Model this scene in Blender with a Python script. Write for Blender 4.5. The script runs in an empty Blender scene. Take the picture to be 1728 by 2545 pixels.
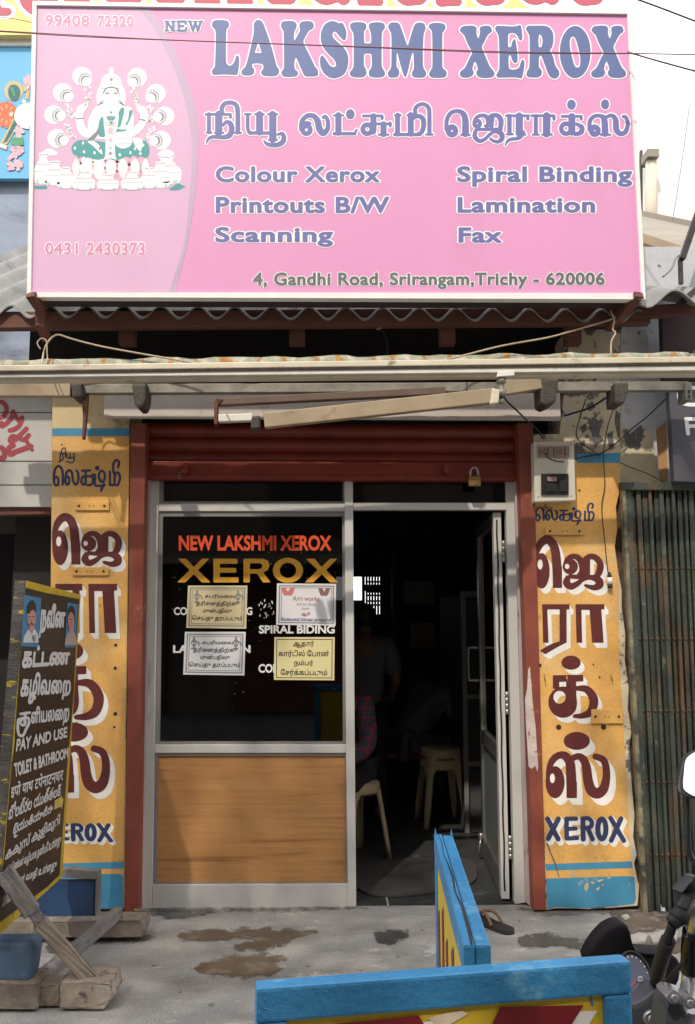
import bpy, bmesh, math, random
import numpy as np
from mathutils import Vector, Matrix
random.seed(7)
rad = math.radians
C = bpy.context.scene.collection
SC = bpy.context.scene

# ---------------------------------------------------------------- camera, sky, sun, exposure
EYE = Vector((0.0, 0.0, 1.45))
PITCH, YAW, ROLL = 7.1, 1.3, 0.0
FPX = 2125.0                      # focal length in photo pixels (photo 1728 x 2545)
cam = bpy.data.cameras.new('camera')
cam.sensor_fit = 'AUTO'; cam.sensor_width = 36.0; cam.lens = FPX / 2545.0 * 36.0
cam.clip_start = 0.05; cam.clip_end = 2000
camo = bpy.data.objects.new('camera', cam); C.objects.link(camo)
camo.location = EYE
camo.rotation_euler = (rad(90 + PITCH), rad(ROLL), rad(-YAW))
SC.camera = camo
RM = camo.rotation_euler.to_matrix()

SUN_EL, SUN_AZ = 47.0, -22.0      # azimuth: degrees to the left (-) of straight behind the camera
w = bpy.data.worlds.new('World'); SC.world = w; w.use_nodes = True
nt = w.node_tree
bg = nt.nodes['Background']; sky = nt.nodes.new('ShaderNodeTexSky')
sky.sky_type = 'NISHITA'; sky.sun_disc = False
sky.sun_elevation = rad(SUN_EL); sky.sun_rotation = rad(180 - SUN_AZ)
sky.air_density = 1.0; sky.dust_density = 4.0; sky.ozone_density = 1.0
bg.inputs['Strength'].default_value = 0.15
hz = nt.nodes.new('ShaderNodeMix'); hz.data_type = 'RGBA'; hz.inputs[0].default_value = 0.80    # milky haze over the whole sky
hz.inputs[7].default_value = (9.6, 9.5, 9.5, 1)
nt.links.new(sky.outputs[0], hz.inputs[6]); nt.links.new(hz.outputs[2], bg.inputs[0])
sl = bpy.data.lights.new('sun', 'SUN'); sl.energy = 1.9; sl.angle = rad(1.0); sl.color = (1.0, 0.90, 0.77)
so = bpy.data.objects.new('sun', sl); C.objects.link(so)
_s = Vector((math.sin(rad(SUN_AZ)) * math.cos(rad(SUN_EL)), -math.cos(rad(SUN_AZ)) * math.cos(rad(SUN_EL)), math.sin(rad(SUN_EL))))
so.rotation_euler = _s.to_track_quat('Z', 'Y').to_euler()
so.location = (0, -3, 12)
vs = SC.view_settings
SC.display_settings.display_device = 'sRGB'
vs.view_transform = 'Standard'; vs.look = 'None'; vs.gamma = 1.0; vs.use_curve_mapping = False
vs.exposure = 0.6

# ---------------------------------------------------------------- photo pixels -> points at a known depth
K = 1728 / 1578.0                  # the sizes below were read off a 1578 px wide copy
def ray(sx, sy):
    return RM @ Vector(((sx - 864) / FPX, -(sy - 1272.5) / FPX, -1.0))
def sY(sx, sy, Y):
    d = ray(sx, sy); return EYE + d * ((Y - EYE.y) / d.y)
def sZ(sx, sy, Z):
    d = ray(sx, sy); return EYE + d * ((Z - EYE.z) / d.z)
def pY(x, y, Y): return sY(x * K, y * K, Y)
def pZ(x, y, Z): return sZ(x * K, y * K, Z)
class Plane:
    def __init__(s, p, n):
        s.p = Vector(p); s.n = Vector(n).normalized()
        if s.n.dot(EYE - s.p) < 0: s.n = -s.n
    def hit(s, sx, sy, lift=0.0):
        d = ray(sx, sy); q = s.p + s.n * (lift * 0.4)
        return EYE + d * ((q - EYE).dot(s.n) / d.dot(s.n))
def planeY(Y): return Plane((0, Y, 0), (0, -1, 0))
def frame(x0, y0, sc): return lambda x, y: (x0 + x / sc, y0 + y / sc)
DF = frame(0, 0, 1578 / 1728.0)

# ---------------------------------------------------------------- materials
MATS = {}
def mat(name, col, rough=0.6, metal=0.0, var=0.12, scale=6.0, bump=0.15, bscale=60.0, stain=None, stain2=None,
        stretch=(1, 1, 1), coat=0.0, spec=0.5, grit=0.0):
    """stain = (colour, noise scale, threshold 0..1, softness)"""
    if name in MATS: return MATS[name]
    m = bpy.data.materials.new(name); m.use_nodes = True; MATS[name] = m
    n = m.node_tree.nodes; L = m.node_tree.links
    b = n['Principled BSDF']
    b.inputs['Roughness'].default_value = rough; b.inputs['Metallic'].default_value = metal
    b.inputs['Coat Weight'].default_value = coat
    b.inputs['Specular IOR Level'].default_value = spec
    tc = n.new('ShaderNodeTexCoord'); mp = n.new('ShaderNodeMapping')
    mp.inputs['Scale'].default_value = stretch
    L.new(tc.outputs['Object'], mp.inputs[0])
    def noise(sc, det=6, r=0.6):
        t = n.new('ShaderNodeTexNoise'); t.inputs['Scale'].default_value = sc
        t.inputs['Detail'].default_value = det; t.inputs['Roughness'].default_value = r
        L.new(mp.outputs[0], t.inputs['Vector']); return t
    nz = noise(scale)
    mr = n.new('ShaderNodeMapRange'); mr.inputs[1].default_value = 0.3; mr.inputs[2].default_value = 0.7
    mr.inputs[3].default_value = 1 - var; mr.inputs[4].default_value = 1 + var
    L.new(nz.outputs['Fac'], mr.inputs[0])
    hv = n.new('ShaderNodeMix'); hv.data_type = 'RGBA'; hv.blend_type = 'MULTIPLY'; hv.inputs[0].default_value = 1
    hv.inputs[6].default_value = (*col, 1)
    L.new(mr.outputs[0], hv.inputs[7])
    out = hv.outputs[2]
    for st in (stain, stain2):
        if not st: continue
        sn = noise(st[1], 8, 0.65)
        r2 = n.new('ShaderNodeMapRange'); r2.inputs[1].default_value = st[2]; r2.inputs[2].default_value = st[2] + st[3]
        L.new(sn.outputs['Fac'], r2.inputs[0])
        mx = n.new('ShaderNodeMix'); mx.data_type = 'RGBA'
        L.new(r2.outputs[0], mx.inputs[0]); L.new(out, mx.inputs[6]); mx.inputs[7].default_value = (*st[0], 1)
        out = mx.outputs[2]
    if grit:
        gn = noise(170, 2, .5); gr_ = n.new('ShaderNodeMapRange'); gr_.inputs[1].default_value = .34; gr_.inputs[2].default_value = .66; gr_.inputs[3].default_value = 1 - grit; gr_.inputs[4].default_value = 1 + grit
        L.new(gn.outputs['Fac'], gr_.inputs[0]); gm = n.new('ShaderNodeMix'); gm.data_type = 'RGBA'; gm.blend_type = 'MULTIPLY'; gm.inputs[0].default_value = 1
        L.new(out, gm.inputs[6]); L.new(gr_.outputs[0], gm.inputs[7]); out = gm.outputs[2]
    L.new(out, b.inputs['Base Color'])
    rr = n.new('ShaderNodeMapRange'); rr.inputs[3].default_value = max(0.03, rough - 0.08); rr.inputs[4].default_value = min(1, rough + 0.1)
    L.new(nz.outputs['Fac'], rr.inputs[0]); L.new(rr.outputs[0], b.inputs['Roughness'])
    if bump:
        bn = noise(bscale, 5, 0.6); bp = n.new('ShaderNodeBump'); bp.inputs['Strength'].default_value = bump
        bp.inputs['Distance'].default_value = 0.01
        L.new(bn.outputs['Fac'], bp.inputs['Height']); L.new(bp.outputs[0], b.inputs['Normal'])
    return m
def plain(name, col, rough=0.5, metal=0.0, var=0.06, **k): return mat(name, col, rough, metal, var=var, bump=k.pop('bump', 0.03), **k)

# ---------------------------------------------------------------- objects
ROOT = {}
def thing(name, label, cat, loc=(0, 0, 0), rz=0.0, group=None):
    o = bpy.data.objects.new(name, None); C.objects.link(o)
    o.empty_display_size = 0.1
    o.location = loc; o.rotation_euler = (0, 0, rz); o['label'] = label; o['category'] = cat
    if group: o['group'] = group
    ROOT[o.name] = Vector(loc)
    return o
def tag(o, label, cat, group=None):
    o['label'] = label; o['category'] = cat
    if group: o['group'] = group
    return o
def kind(o, k): o['kind'] = k; return o
def rootloc(p):
    while p is not None and p.parent is not None: p = p.parent
    return ROOT.get(p.name, Vector((0, 0, 0))) if p is not None else Vector((0, 0, 0))
def link(name, me, mats, parent=None, base=None):
    o = bpy.data.objects.new(name, me); C.objects.link(o)
    if not isinstance(mats, (list, tuple)): mats = [mats]
    for m in mats: me.materials.append(m)
    if parent is not None:
        o.parent = parent
        off = rootloc(parent)
        if off.length: me.transform(Matrix.Translation(-off))
    elif base is not None:
        me.transform(Matrix.Translation(-Vector(base))); o.location = base; ROOT[o.name] = Vector(base)
    return o
class MB:
    def __init__(s): s.v = []; s.f = []; s.mi = []; s.m = 0; s.sm = []
    def add(s, vs, fs, smooth=False):
        b = len(s.v); s.v += [Vector(v) for v in vs]
        for f in fs: s.f.append(tuple(i + b for i in f)); s.mi.append(s.m); s.sm.append(smooth)
        return s
    def hexa(s, p):                # p: 4 front corners then the 4 behind them
        return s.add(p, [(0, 1, 2, 3), (7, 6, 5, 4), (0, 4, 5, 1), (1, 5, 6, 2), (2, 6, 7, 3), (3, 7, 4, 0)])
    def box(s, x0, x1, y0, y1, z0, z1):
        return s.hexa([(x0, y0, z0), (x1, y0, z0), (x1, y0, z1), (x0, y0, z1), (x0, y1, z0), (x1, y1, z0), (x1, y1, z1), (x0, y1, z1)])
    def slab(s, pts, Y, d):        # pts on the 1578 px photo copy, front at depth Y, d thick
        q = [pY(x, y, Y) for x, y in pts]
        return s.prism(q, Vector((0, d, 0)))
    def rect(s, x0, y0, x1, y1, Y, d): return s.slab([(x0, y1), (x1, y1), (x1, y0), (x0, y0)], Y, d)
    def prism(s, q, ext):
        n = len(q); q = [Vector(v) for v in q]
        vs = q + [v + ext for v in q]
        fs = [tuple(range(n)), tuple(range(2 * n - 1, n - 1, -1))] + [(i, i + n, (i + 1) % n + n, (i + 1) % n) for i in range(n)]
        return s.add(vs, fs)
    def bar(s, a, b, wx, wy, up=(0, 0, 1)):   # rectangular bar from a to b
        a = Vector(a); b = Vector(b); t = (b - a).normalized(); u = Vector(up)
        if abs(t.dot(u)) > 0.95: u = Vector((0, 1, 0))
        sx = t.cross(u).normalized() * wx / 2; sy = sx.cross(t).normalized() * wy / 2
        return s.hexa([a - sx - sy, a + sx - sy, a + sx + sy, a - sx + sy, b - sx - sy, b + sx - sy, b + sx + sy, b - sx + sy])
    def tube(s, path, r, seg=10, cap=True):
        P = [Vector(p) for p in path]; n = len(P)
        rs = r if isinstance(r, (list, tuple)) else [r] * n
        prev = None; vs = []
        for i, p in enumerate(P):
            t = (P[min(i + 1, n - 1)] - P[max(i - 1, 0)]).normalized()
            if prev is None:
                u = t.orthogonal().normalized()
            else:
                u = (prev - t * prev.dot(t)).normalized()
            prev = u; v = t.cross(u)
            for k in range(seg):
                a = 2 * math.pi * k / seg
                vs.append(p + (u * math.cos(a) + v * math.sin(a)) * rs[i])
        fs = [(i * seg + k, i * seg + (k + 1) % seg, (i + 1) * seg + (k + 1) % seg, (i + 1) * seg + k) for i in range(n - 1) for k in range(seg)]
        s.add(vs, fs, True)
        if cap: s.add(vs[:seg], [tuple(range(seg - 1, -1, -1))]); s.add(vs[-seg:], [tuple(range(seg))])
        return s
    def lathe(s, prof, c=(0, 0, 0), seg=24, axis='Z', cap=True):
        c = Vector(c); vs = []
        for r, h in prof:
            for k in range(seg):
                a = 2 * math.pi * k / seg; x, y = r * math.cos(a), r * math.sin(a)
                vs.append(c + (Vector((x, y, h)) if axis == 'Z' else Vector((x, h, y)) if axis == 'Y' else Vector((h, x, y))))
        n = len(prof)
        s.add(vs, [(i * seg + k, i * seg + (k + 1) % seg, (i + 1) * seg + (k + 1) % seg, (i + 1) * seg + k) for i in range(n - 1) for k in range(seg)], True)
        if cap: s.add(vs[:seg], [tuple(range(seg - 1, -1, -1))]); s.add(vs[-seg:], [tuple(range(seg))])
        return s
    def ball(s, c, rx, ry=None, rz=None, seg=16, rings=9, rot=None):
        ry = ry or rx; rz = rz or rx; vs = []; c = Vector(c)
        for i in range(rings + 1):
            th = math.pi * i / rings
            for k in range(seg):
                a = 2 * math.pi * k / seg
                p = Vector((rx * math.sin(th) * math.cos(a), ry * math.sin(th) * math.sin(a), rz * math.cos(th)))
                vs.append(c + (rot @ p if rot else p))
        return s.add(vs, [(i * seg + k, (i + 1) * seg + k, (i + 1) * seg + (k + 1) % seg, i * seg + (k + 1) % seg) for i in range(rings) for k in range(seg)], True)
    def mesh(s, name, bevel=0.0, weld=True, segs=2):
        me = bpy.data.meshes.new(name)
        me.from_pydata([tuple(v) for v in s.v], [], s.f)
        me.polygons.foreach_set('material_index', s.mi); me.polygons.foreach_set('use_smooth', s.sm)
        bm = bmesh.new(); bm.from_mesh(me)
        if weld: bmesh.ops.remove_doubles(bm, verts=bm.verts, dist=1e-5)
        bmesh.ops.dissolve_degenerate(bm, edges=bm.edges, dist=1e-6)
        bmesh.ops.recalc_face_normals(bm, faces=bm.faces)
        if bevel:
            es = [e for e in bm.edges if len(e.link_faces) == 2 and e.calc_face_angle(0) > 0.6]
            bmesh.ops.bevel(bm, geom=es, offset=bevel, segments=segs, profile=0.6, affect='EDGES', clamp_overlap=True)
        bm.to_mesh(me); bm.free(); return me
    def build(s, name, m, parent=None, bevel=0.0, base=None, weld=True, segs=2):
        return link(name, s.mesh(name, bevel, weld, segs), m, parent, base)
def smooth_path(pts, n=6, closed=False):
    P = [Vector(p) for p in pts]; m = len(P); out = []
    rng = range(m if closed else m - 1)
    for i in rng:
        if closed: p0, p1, p2, p3 = P[i - 1], P[i], P[(i + 1) % m], P[(i + 2) % m]
        else: p0, p1, p2, p3 = P[max(i - 1, 0)], P[i], P[i + 1], P[min(i + 2, m - 1)]
        for k in range(n):
            t = k / n
            out.append(0.5 * ((2 * p1) + (p2 - p0) * t + (2 * p0 - 5 * p1 + 4 * p2 - p3) * t * t + (3 * p1 - p0 - 3 * p2 + p3) * t ** 3))
    if not closed: out.append(P[-1])
    return out
def copy_tree(o, parent=None):
    c = o.copy(); C.objects.link(c); c.parent = parent
    for ch in list(o.children): copy_tree(ch, c)
    return c

# ---------------------------------------------------------------- painted letters: distance fields -> outlines -> filled sheets
class Glyph:
    def __init__(s): s.p = []
    def stroke(s, pts, r, n=5):
        pts3 = [(x, y, 0) for x, y in pts]
        rs = r if isinstance(r, (list, tuple)) else [r] * len(pts)
        P = smooth_path([(x, y, q) for (x, y), q in zip(pts, rs)], n) if len(pts) > 2 and n > 1 else [Vector((x, y, q)) for (x, y), q in zip(pts, rs)]
        s.p.append(('s', np.array([(p.x, p.y, p.z) for p in P]))); return s
    def line(s, x0, y0, x1, y1, r): return s.stroke([(x0, y0), (x1, y1)], r, 1)
    def poly(s, pts, sub=False, sm=0):
        if sm: P = [(p.x, p.y) for p in smooth_path([(x, y, 0) for x, y in pts], sm, True)]
        else: P = pts
        s.p.append(('p', np.array(P, float), sub)); return s
    def loops(s, lps): s.p.append(('w', [np.array(l, float) for l in lps])); return s
    def rect(s, x0, y0, x1, y1, sub=False): return s.poly([(x0, y0), (x1, y0), (x1, y1), (x0, y1)], sub)
    def ell(s, cx, cy, rx, ry=None, sub=False): s.p.append(('e', cx, cy, rx, ry or rx, sub)); return s
    def ring(s, cx, cy, rx, ry, r):
        pts = [(cx + rx * math.cos(a), cy + ry * math.sin(a)) for a in np.linspace(0, 2 * math.pi, 25)]
        return s.stroke(pts, r, 1)
    def bounds(s):
        x = []; y = []
        for q in s.p:
            if q[0] == 's': x += list(q[1][:, 0] - q[1][:, 2]) + list(q[1][:, 0] + q[1][:, 2]); y += list(q[1][:, 1] - q[1][:, 2]) + list(q[1][:, 1] + q[1][:, 2])
            elif q[0] == 'p': x += list(q[1][:, 0]); y += list(q[1][:, 1])
            elif q[0] == 'w':
                for l in q[1]: x += list(l[:, 0]); y += list(l[:, 1])
            else: x += [q[1] - q[3], q[1] + q[3]]; y += [q[2] - q[4], q[2] + q[4]]
        return min(x), min(y), max(x), max(y)
    def ev(s, X, Y):
        d = np.full(X.shape, 1e9)
        for q in s.p:
            sub = False
            if q[0] == 's':
                A = q[1]; e = np.full(X.shape, 1e9)
                for a, b in zip(A[:-1], A[1:]):
                    ab = b[:2] - a[:2]; l = float(ab @ ab) + 1e-9
                    t = np.clip(((X - a[0]) * ab[0] + (Y - a[1]) * ab[1]) / l, 0, 1)
                    e = np.minimum(e, np.hypot(X - a[0] - ab[0] * t, Y - a[1] - ab[1] * t) - (a[2] + (b[2] - a[2]) * t))
            elif q[0] == 'p':
                A = q[1]; sub = q[2]; e = np.full(X.shape, 1e9); ins = np.zeros(X.shape, bool)
                for a, b in zip(A, np.roll(A, -1, 0)):
                    ab = b - a; l = float(ab @ ab) + 1e-9
                    t = np.clip(((X - a[0]) * ab[0] + (Y - a[1]) * ab[1]) / l, 0, 1)
                    e = np.minimum(e, np.hypot(X - a[0] - ab[0] * t, Y - a[1] - ab[1] * t))
                    c = ((a[1] > Y) != (b[1] > Y))
                    if abs(b[1] - a[1]) > 1e-9:
                        ins ^= c & (X < (b[0] - a[0]) * (Y - a[1]) / (b[1] - a[1]) + a[0])
                e = np.where(ins, -e, e)
            elif q[0] == 'w':
                e = np.full(X.shape, 1e9); wn = np.zeros(X.shape, int)
                for A in q[1]:
                    for a, b in zip(A, np.roll(A, -1, 0)):
                        ab = b - a; l = float(ab @ ab) + 1e-12
                        t = np.clip(((X - a[0]) * ab[0] + (Y - a[1]) * ab[1]) / l, 0, 1)
                        e = np.minimum(e, np.hypot(X - a[0] - ab[0] * t, Y - a[1] - ab[1] * t))
                        side = ab[0] * (Y - a[1]) - ab[1] * (X - a[0])
                        wn += ((a[1] <= Y) & (b[1] > Y) & (side > 0)); wn -= ((a[1] > Y) & (b[1] <= Y) & (side < 0))
                e = np.where(wn != 0, -e, e)
            else:
                _, cx, cy, rx, ry, sub = q
                k0 = np.hypot((X - cx) / rx, (Y - cy) / ry); k1 = np.hypot((X - cx) / rx ** 2, (Y - cy) / ry ** 2) + 1e-9
                e = k0 * (k0 - 1) / k1
                e = np.where(k0 < 1e-3, -min(rx, ry), e)
            d = np.maximum(d, -e) if sub else np.minimum(d, e)
        return d
    def contours(s, grow=0.0, shifts=((0, 0),), cells=90):
        x0, y0, x1, y1 = s.bounds(); pad = abs(grow) + 4
        sx = [q[0] for q in shifts]; sy = [q[1] for q in shifts]
        x0 += min(sx) - pad; x1 += max(sx) + pad; y0 += min(sy) - pad; y1 += max(sy) + pad
        h = max(x1 - x0, y1 - y0) / cells
        nx = int((x1 - x0) / h) + 3; ny = int((y1 - y0) / h) + 3
        gx = x0 - h + h * np.arange(nx); gy = y0 - h + h * np.arange(ny)
        X, Y = np.meshgrid(gx, gy)
        d = np.full(X.shape, 1e9)
        for q in shifts: d = np.minimum(d, s.ev(X - q[0], Y - q[1]))
        d = d - grow
        d[np.abs(d) < 1e-6] = 1e-6
        return march(d, gx, gy)
def march(d, gx, gy):
    ins = d < 0; ny, nx = d.shape
    code = ins[:-1, :-1] * 1 + ins[:-1, 1:] * 2 + ins[1:, 1:] * 4 + ins[1:, :-1] * 8
    T = {1: [(3, 0)], 2: [(0, 1)], 3: [(3, 1)], 4: [(1, 2)], 5: [(3, 0), (1, 2)], 6: [(0, 2)], 7: [(3, 2)], 8: [(2, 3)], 9: [(2, 0)],
         10: [(0, 1), (2, 3)], 11: [(2, 1)], 12: [(1, 3)], 13: [(1, 0)], 14: [(0, 3)]}
    adj = {}
    for j, i in zip(*np.nonzero((code > 0) & (code < 15))):
        E = [(j, i, 0), (j, i + 1, 1), (j + 1, i, 0), (j, i, 1)]   # key: corner + direction (0 = along x, 1 = along y)
        for a, b in T[int(code[j, i])]:
            adj.setdefault(E[a], []).append(E[b]); adj.setdefault(E[b], []).append(E[a])
    def pt(e):
        j, i, k = e
        if k == 0: t = d[j, i] / (d[j, i] - d[j, i + 1]); return (gx[i] + t * (gx[i + 1] - gx[i]), gy[j])
        t = d[j, i] / (d[j, i] - d[j + 1, i]); return (gx[i], gy[j] + t * (gy[j + 1] - gy[j]))
    seen = set(); loops = []
    for st in adj:
        if st in seen: continue
        loop = [st]; seen.add(st); cur = st
        while True:
            nxt = [e for e in adj[cur] if e not in seen]
            if not nxt: break
            cur = nxt[0]; seen.add(cur); loop.append(cur)
        if len(loop) > 4: loops.append([pt(e) for e in loop])
    return loops
def fill2d(loops):
    cu = bpy.data.curves.new('outline', 'CURVE'); cu.dimensions = '2D'; cu.fill_mode = 'BOTH'
    for lp in loops:
        sp = cu.splines.new('POLY'); sp.points.add(len(lp) - 1)
        for q, (x, y) in zip(sp.points, lp): q.co = (x, y, 0, 1)
        sp.use_cyclic_u = True
    return curve_mesh(cu)
def curve_mesh(cu):
    o = bpy.data.objects.new('outline', cu); C.objects.link(o)
    dg = bpy.context.evaluated_depsgraph_get()
    me = o.evaluated_get(dg).to_mesh()
    v = [(p.co.x, p.co.y) for p in me.vertices]; f = [tuple(p.vertices) for p in me.polygons]
    o.evaluated_get(dg).to_mesh_clear()
    bpy.data.objects.remove(o)
    (bpy.data.curves.remove(cu))
    return v, f
class Paint:                       # collects flat painted shapes on one surface
    def __init__(s, plane): s.mb = MB(); s.pl = plane; s.mats = []
    def _m(s, m):
        if m not in s.mats: s.mats.append(m)
        s.mb.m = s.mats.index(m)
    def put(s, vf, fr, m, lift):
        s._m(m); v, f = vf
        s.mb.add([s.pl.hit(*fr(x, y), lift) for x, y in v], f)
    def glyph(s, g, fr, m, lift=0.004, grow=0.0, shifts=((0, 0),), cells=90):
        s.put(fill2d(g.contours(grow, shifts, cells)), fr, m, lift)
    def shape(s, pts, fr, m, lift=0.004, sm=0):
        if sm: pts = [(p.x, p.y) for p in smooth_path([(x, y, 0) for x, y in pts], sm, True)]
        s.put(fill2d([pts]), fr, m, lift)
    def text(s, body, quad, m, fr=DF, lift=0.004, bold=0.0, halo=None, halo_m=None, shear=0.0, ref=None, res=36):
        """quad: top-left, top-right, bottom-right, bottom-left of the letters' bounding box"""
        v, f = text_mesh(body, bold, shear, res)
        r = v
        x0 = min(p[0] for p in r); x1 = max(p[0] for p in r); y0 = min(p[1] for p in r); y1 = max(p[1] for p in r)
        if len(quad) == 2:
            (a, b), (c, d) = quad; quad = [(a, b), (c, b), (c, d), (a, d)]
        q = [Vector(fr(*p)) for p in quad]
        def to(x, y):
            u = (x - x0) / (x1 - x0); t = (y - y0) / (y1 - y0)
            a = q[3].lerp(q[2], u) if 0 <= u <= 1 else q[3] + (q[2] - q[3]) * u
            b = q[0].lerp(q[1], u) if 0 <= u <= 1 else q[0] + (q[1] - q[0]) * u
            p = a + (b - a) * t
            return p.x, p.y
        if halo:
            hv, hf = text_mesh(body, bold + halo, shear, res)
            s._m(halo_m); s.mb.add([s.pl.hit(*to(x, y), lift - 0.002) for x, y in hv], hf)
        s._m(m); s.mb.add([s.pl.hit(*to(x, y), lift) for x, y in v], f)
    def build(s, name, parent): return link(name, s.mb.mesh(name, 0, False), s.mats, parent)
TEXTC = {}; TRACK = [0.0]
def text_loops(body):
    """outlines of each letter of a line of text, in text units"""
    if (body, TRACK[0]) in TEXTC: return TEXTC[body, TRACK[0]]
    cu = bpy.data.curves.new('letters', 'FONT'); cu.body = body; cu.size = 1.0
    cu.space_character = 1.0 + TRACK[0]
    o = bpy.data.objects.new('letters', cu); C.objects.link(o)
    dg = bpy.context.evaluated_depsgraph_get()
    cv = o.evaluated_get(dg).to_curve(dg)
    out = []
    for sp in cv.splines:
        P = sp.bezier_points; n = len(P); lp = []
        for i in range(n):
            a, b = P[i], P[(i + 1) % n]
            k = 1 if (a.handle_right - a.co).length + (b.handle_left - b.co).length < 1e-4 or ((a.co - b.co).length < .02) else 5
            for j in range(k):
                t = j / k; u = 1 - t
                q = a.co * u ** 3 + a.handle_right * 3 * u * u * t + b.handle_left * 3 * u * t * t + b.co * t ** 3
                lp.append((q.x, q.y))
        if len(lp) > 2: out.append(lp)
    o.evaluated_get(dg).to_curve_clear(); bpy.data.objects.remove(o); bpy.data.curves.remove(cu)
    TEXTC[body, TRACK[0]] = out
    return out
def text_mesh(body, bold=0.0, shear=0.0, res=26):
    """filled letters, thickened by `bold` text units; each clump of overlapping outlines is one distance field"""
    lps = text_loops(body)
    bb = [(min(p[0] for p in l) - bold, max(p[0] for p in l) + bold) for l in lps]
    order = sorted(range(len(lps)), key=lambda i: bb[i][0]); groups = []
    for i in order:
        if groups and bb[i][0] <= groups[-1][1] + .01: groups[-1][0].append(i); groups[-1][1] = max(groups[-1][1], bb[i][1])
        else: groups.append([[i], bb[i][1]])
    V, F = [], []
    for ids, _ in groups:
        g = Glyph().loops([lps[i] for i in ids]); x0, y0, x1, y1 = g.bounds()
        pad = bold + .05; h = 1.0 / res
        nx = int((x1 - x0 + 2 * pad) / h) + 2; ny = int((y1 - y0 + 2 * pad) / h) + 2
        gx = x0 - pad + h * np.arange(nx); gy = y0 - pad + h * np.arange(ny); X, Y = np.meshgrid(gx, gy)
        d = g.ev(X, Y) - bold; d[np.abs(d) < 1e-6] = 1e-6
        lp = march(d, gx, gy)
        if not lp: continue
        v, f = fill2d(lp); b = len(V); V += v; F += [tuple(i + b for i in q) for q in f]
    if shear: V = [(x + y * shear, y) for x, y in V]
    return V, F
# ---------------------------------------------------------------- colours used all over
YP, YF = 4.45, 4.55                # front of the pillars, front of the aluminium shopfront
m_conc = mat('concrete', (0.285, 0.275, 0.258), 0.78, var=0.22, scale=3.5, bump=0.5, bscale=38, stain=((0.17, 0.158, 0.14), 1.7, 0.50, 0.20), stain2=((0.43, 0.41, 0.38), 11, 0.59, 0.10), stretch=(.7, 1.5, 1), grit=.3)
m_street = mat('street', (0.20, 0.19, 0.18), 0.85, var=0.2, scale=5, bump=0.4, bscale=90)
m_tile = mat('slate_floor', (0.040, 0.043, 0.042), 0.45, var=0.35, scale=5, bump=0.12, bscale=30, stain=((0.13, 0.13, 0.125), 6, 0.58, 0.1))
m_grout = plain('grout', (0.35, 0.34, 0.32), 0.8)
m_orange = mat('ochre_paint', (0.68, 0.375, 0.10), 0.62, var=0.12, scale=4, bump=0.12, bscale=50, stain=((0.70, 0.47, 0.20), 3.0, 0.50, 0.18), stain2=((0.36, 0.20, 0.06), 14, 0.63, 0.10), grit=.10)
m_cream = mat('cream_wall', (0.55, 0.44, 0.25), 0.75, var=0.15, scale=4, bump=0.2, bscale=40, stain=((0.18, 0.15, 0.10), 5, 0.58, 0.10))
m_peel = mat('peeling_plaster', (0.60, 0.52, 0.36), 0.8, var=0.18, scale=6, bump=0.5, bscale=25, stain=((0.13, 0.125, 0.12), 5.5, 0.53, 0.03), stain2=((0.44, 0.47, 0.50), 3.2, 0.58, 0.06))
m_bluepaint = mat('sky_blue_paint', (0.055, 0.26, 0.42), 0.6, var=0.15, scale=6, bump=0.15, bscale=50, stain=((0.25, 0.38, 0.42), 9, 0.62, 0.06))
m_whitepaint = mat('white_paint', (0.78, 0.76, 0.71), 0.6, var=0.08, scale=12, bump=0.06)
m_maroon = mat('maroon_paint', (0.105, 0.018, 0.016), 0.5, var=0.12, scale=20, bump=0.06, stain=((0.22, 0.11, 0.09), 22, 0.70, 0.05))
m_navy = mat('navy_paint', (0.028, 0.040, 0.11), 0.5, var=0.15, scale=20, bump=0.05)
m_brick = mat('broken_brick', (0.10, 0.065, 0.045), 0.9, var=0.5, scale=18, bump=1.0, bscale=30)
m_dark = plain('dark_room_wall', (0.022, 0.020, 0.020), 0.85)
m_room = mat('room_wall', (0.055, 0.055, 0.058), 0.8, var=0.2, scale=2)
m_bluewall = mat('faded_blue_wall', (0.28, 0.33, 0.42), 0.8, var=0.2, scale=2.0, bump=0.2, stain=((0.10, 0.12, 0.16), 1.6, 0.50, 0.22), stretch=(1, 1, 2))
m_whitewall = mat('whitewash', (0.74, 0.75, 0.76), 0.85, var=0.08, scale=3, bump=0.3, bscale=30, stain=((0.22, 0.21, 0.19), 5, 0.60, 0.06))

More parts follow.
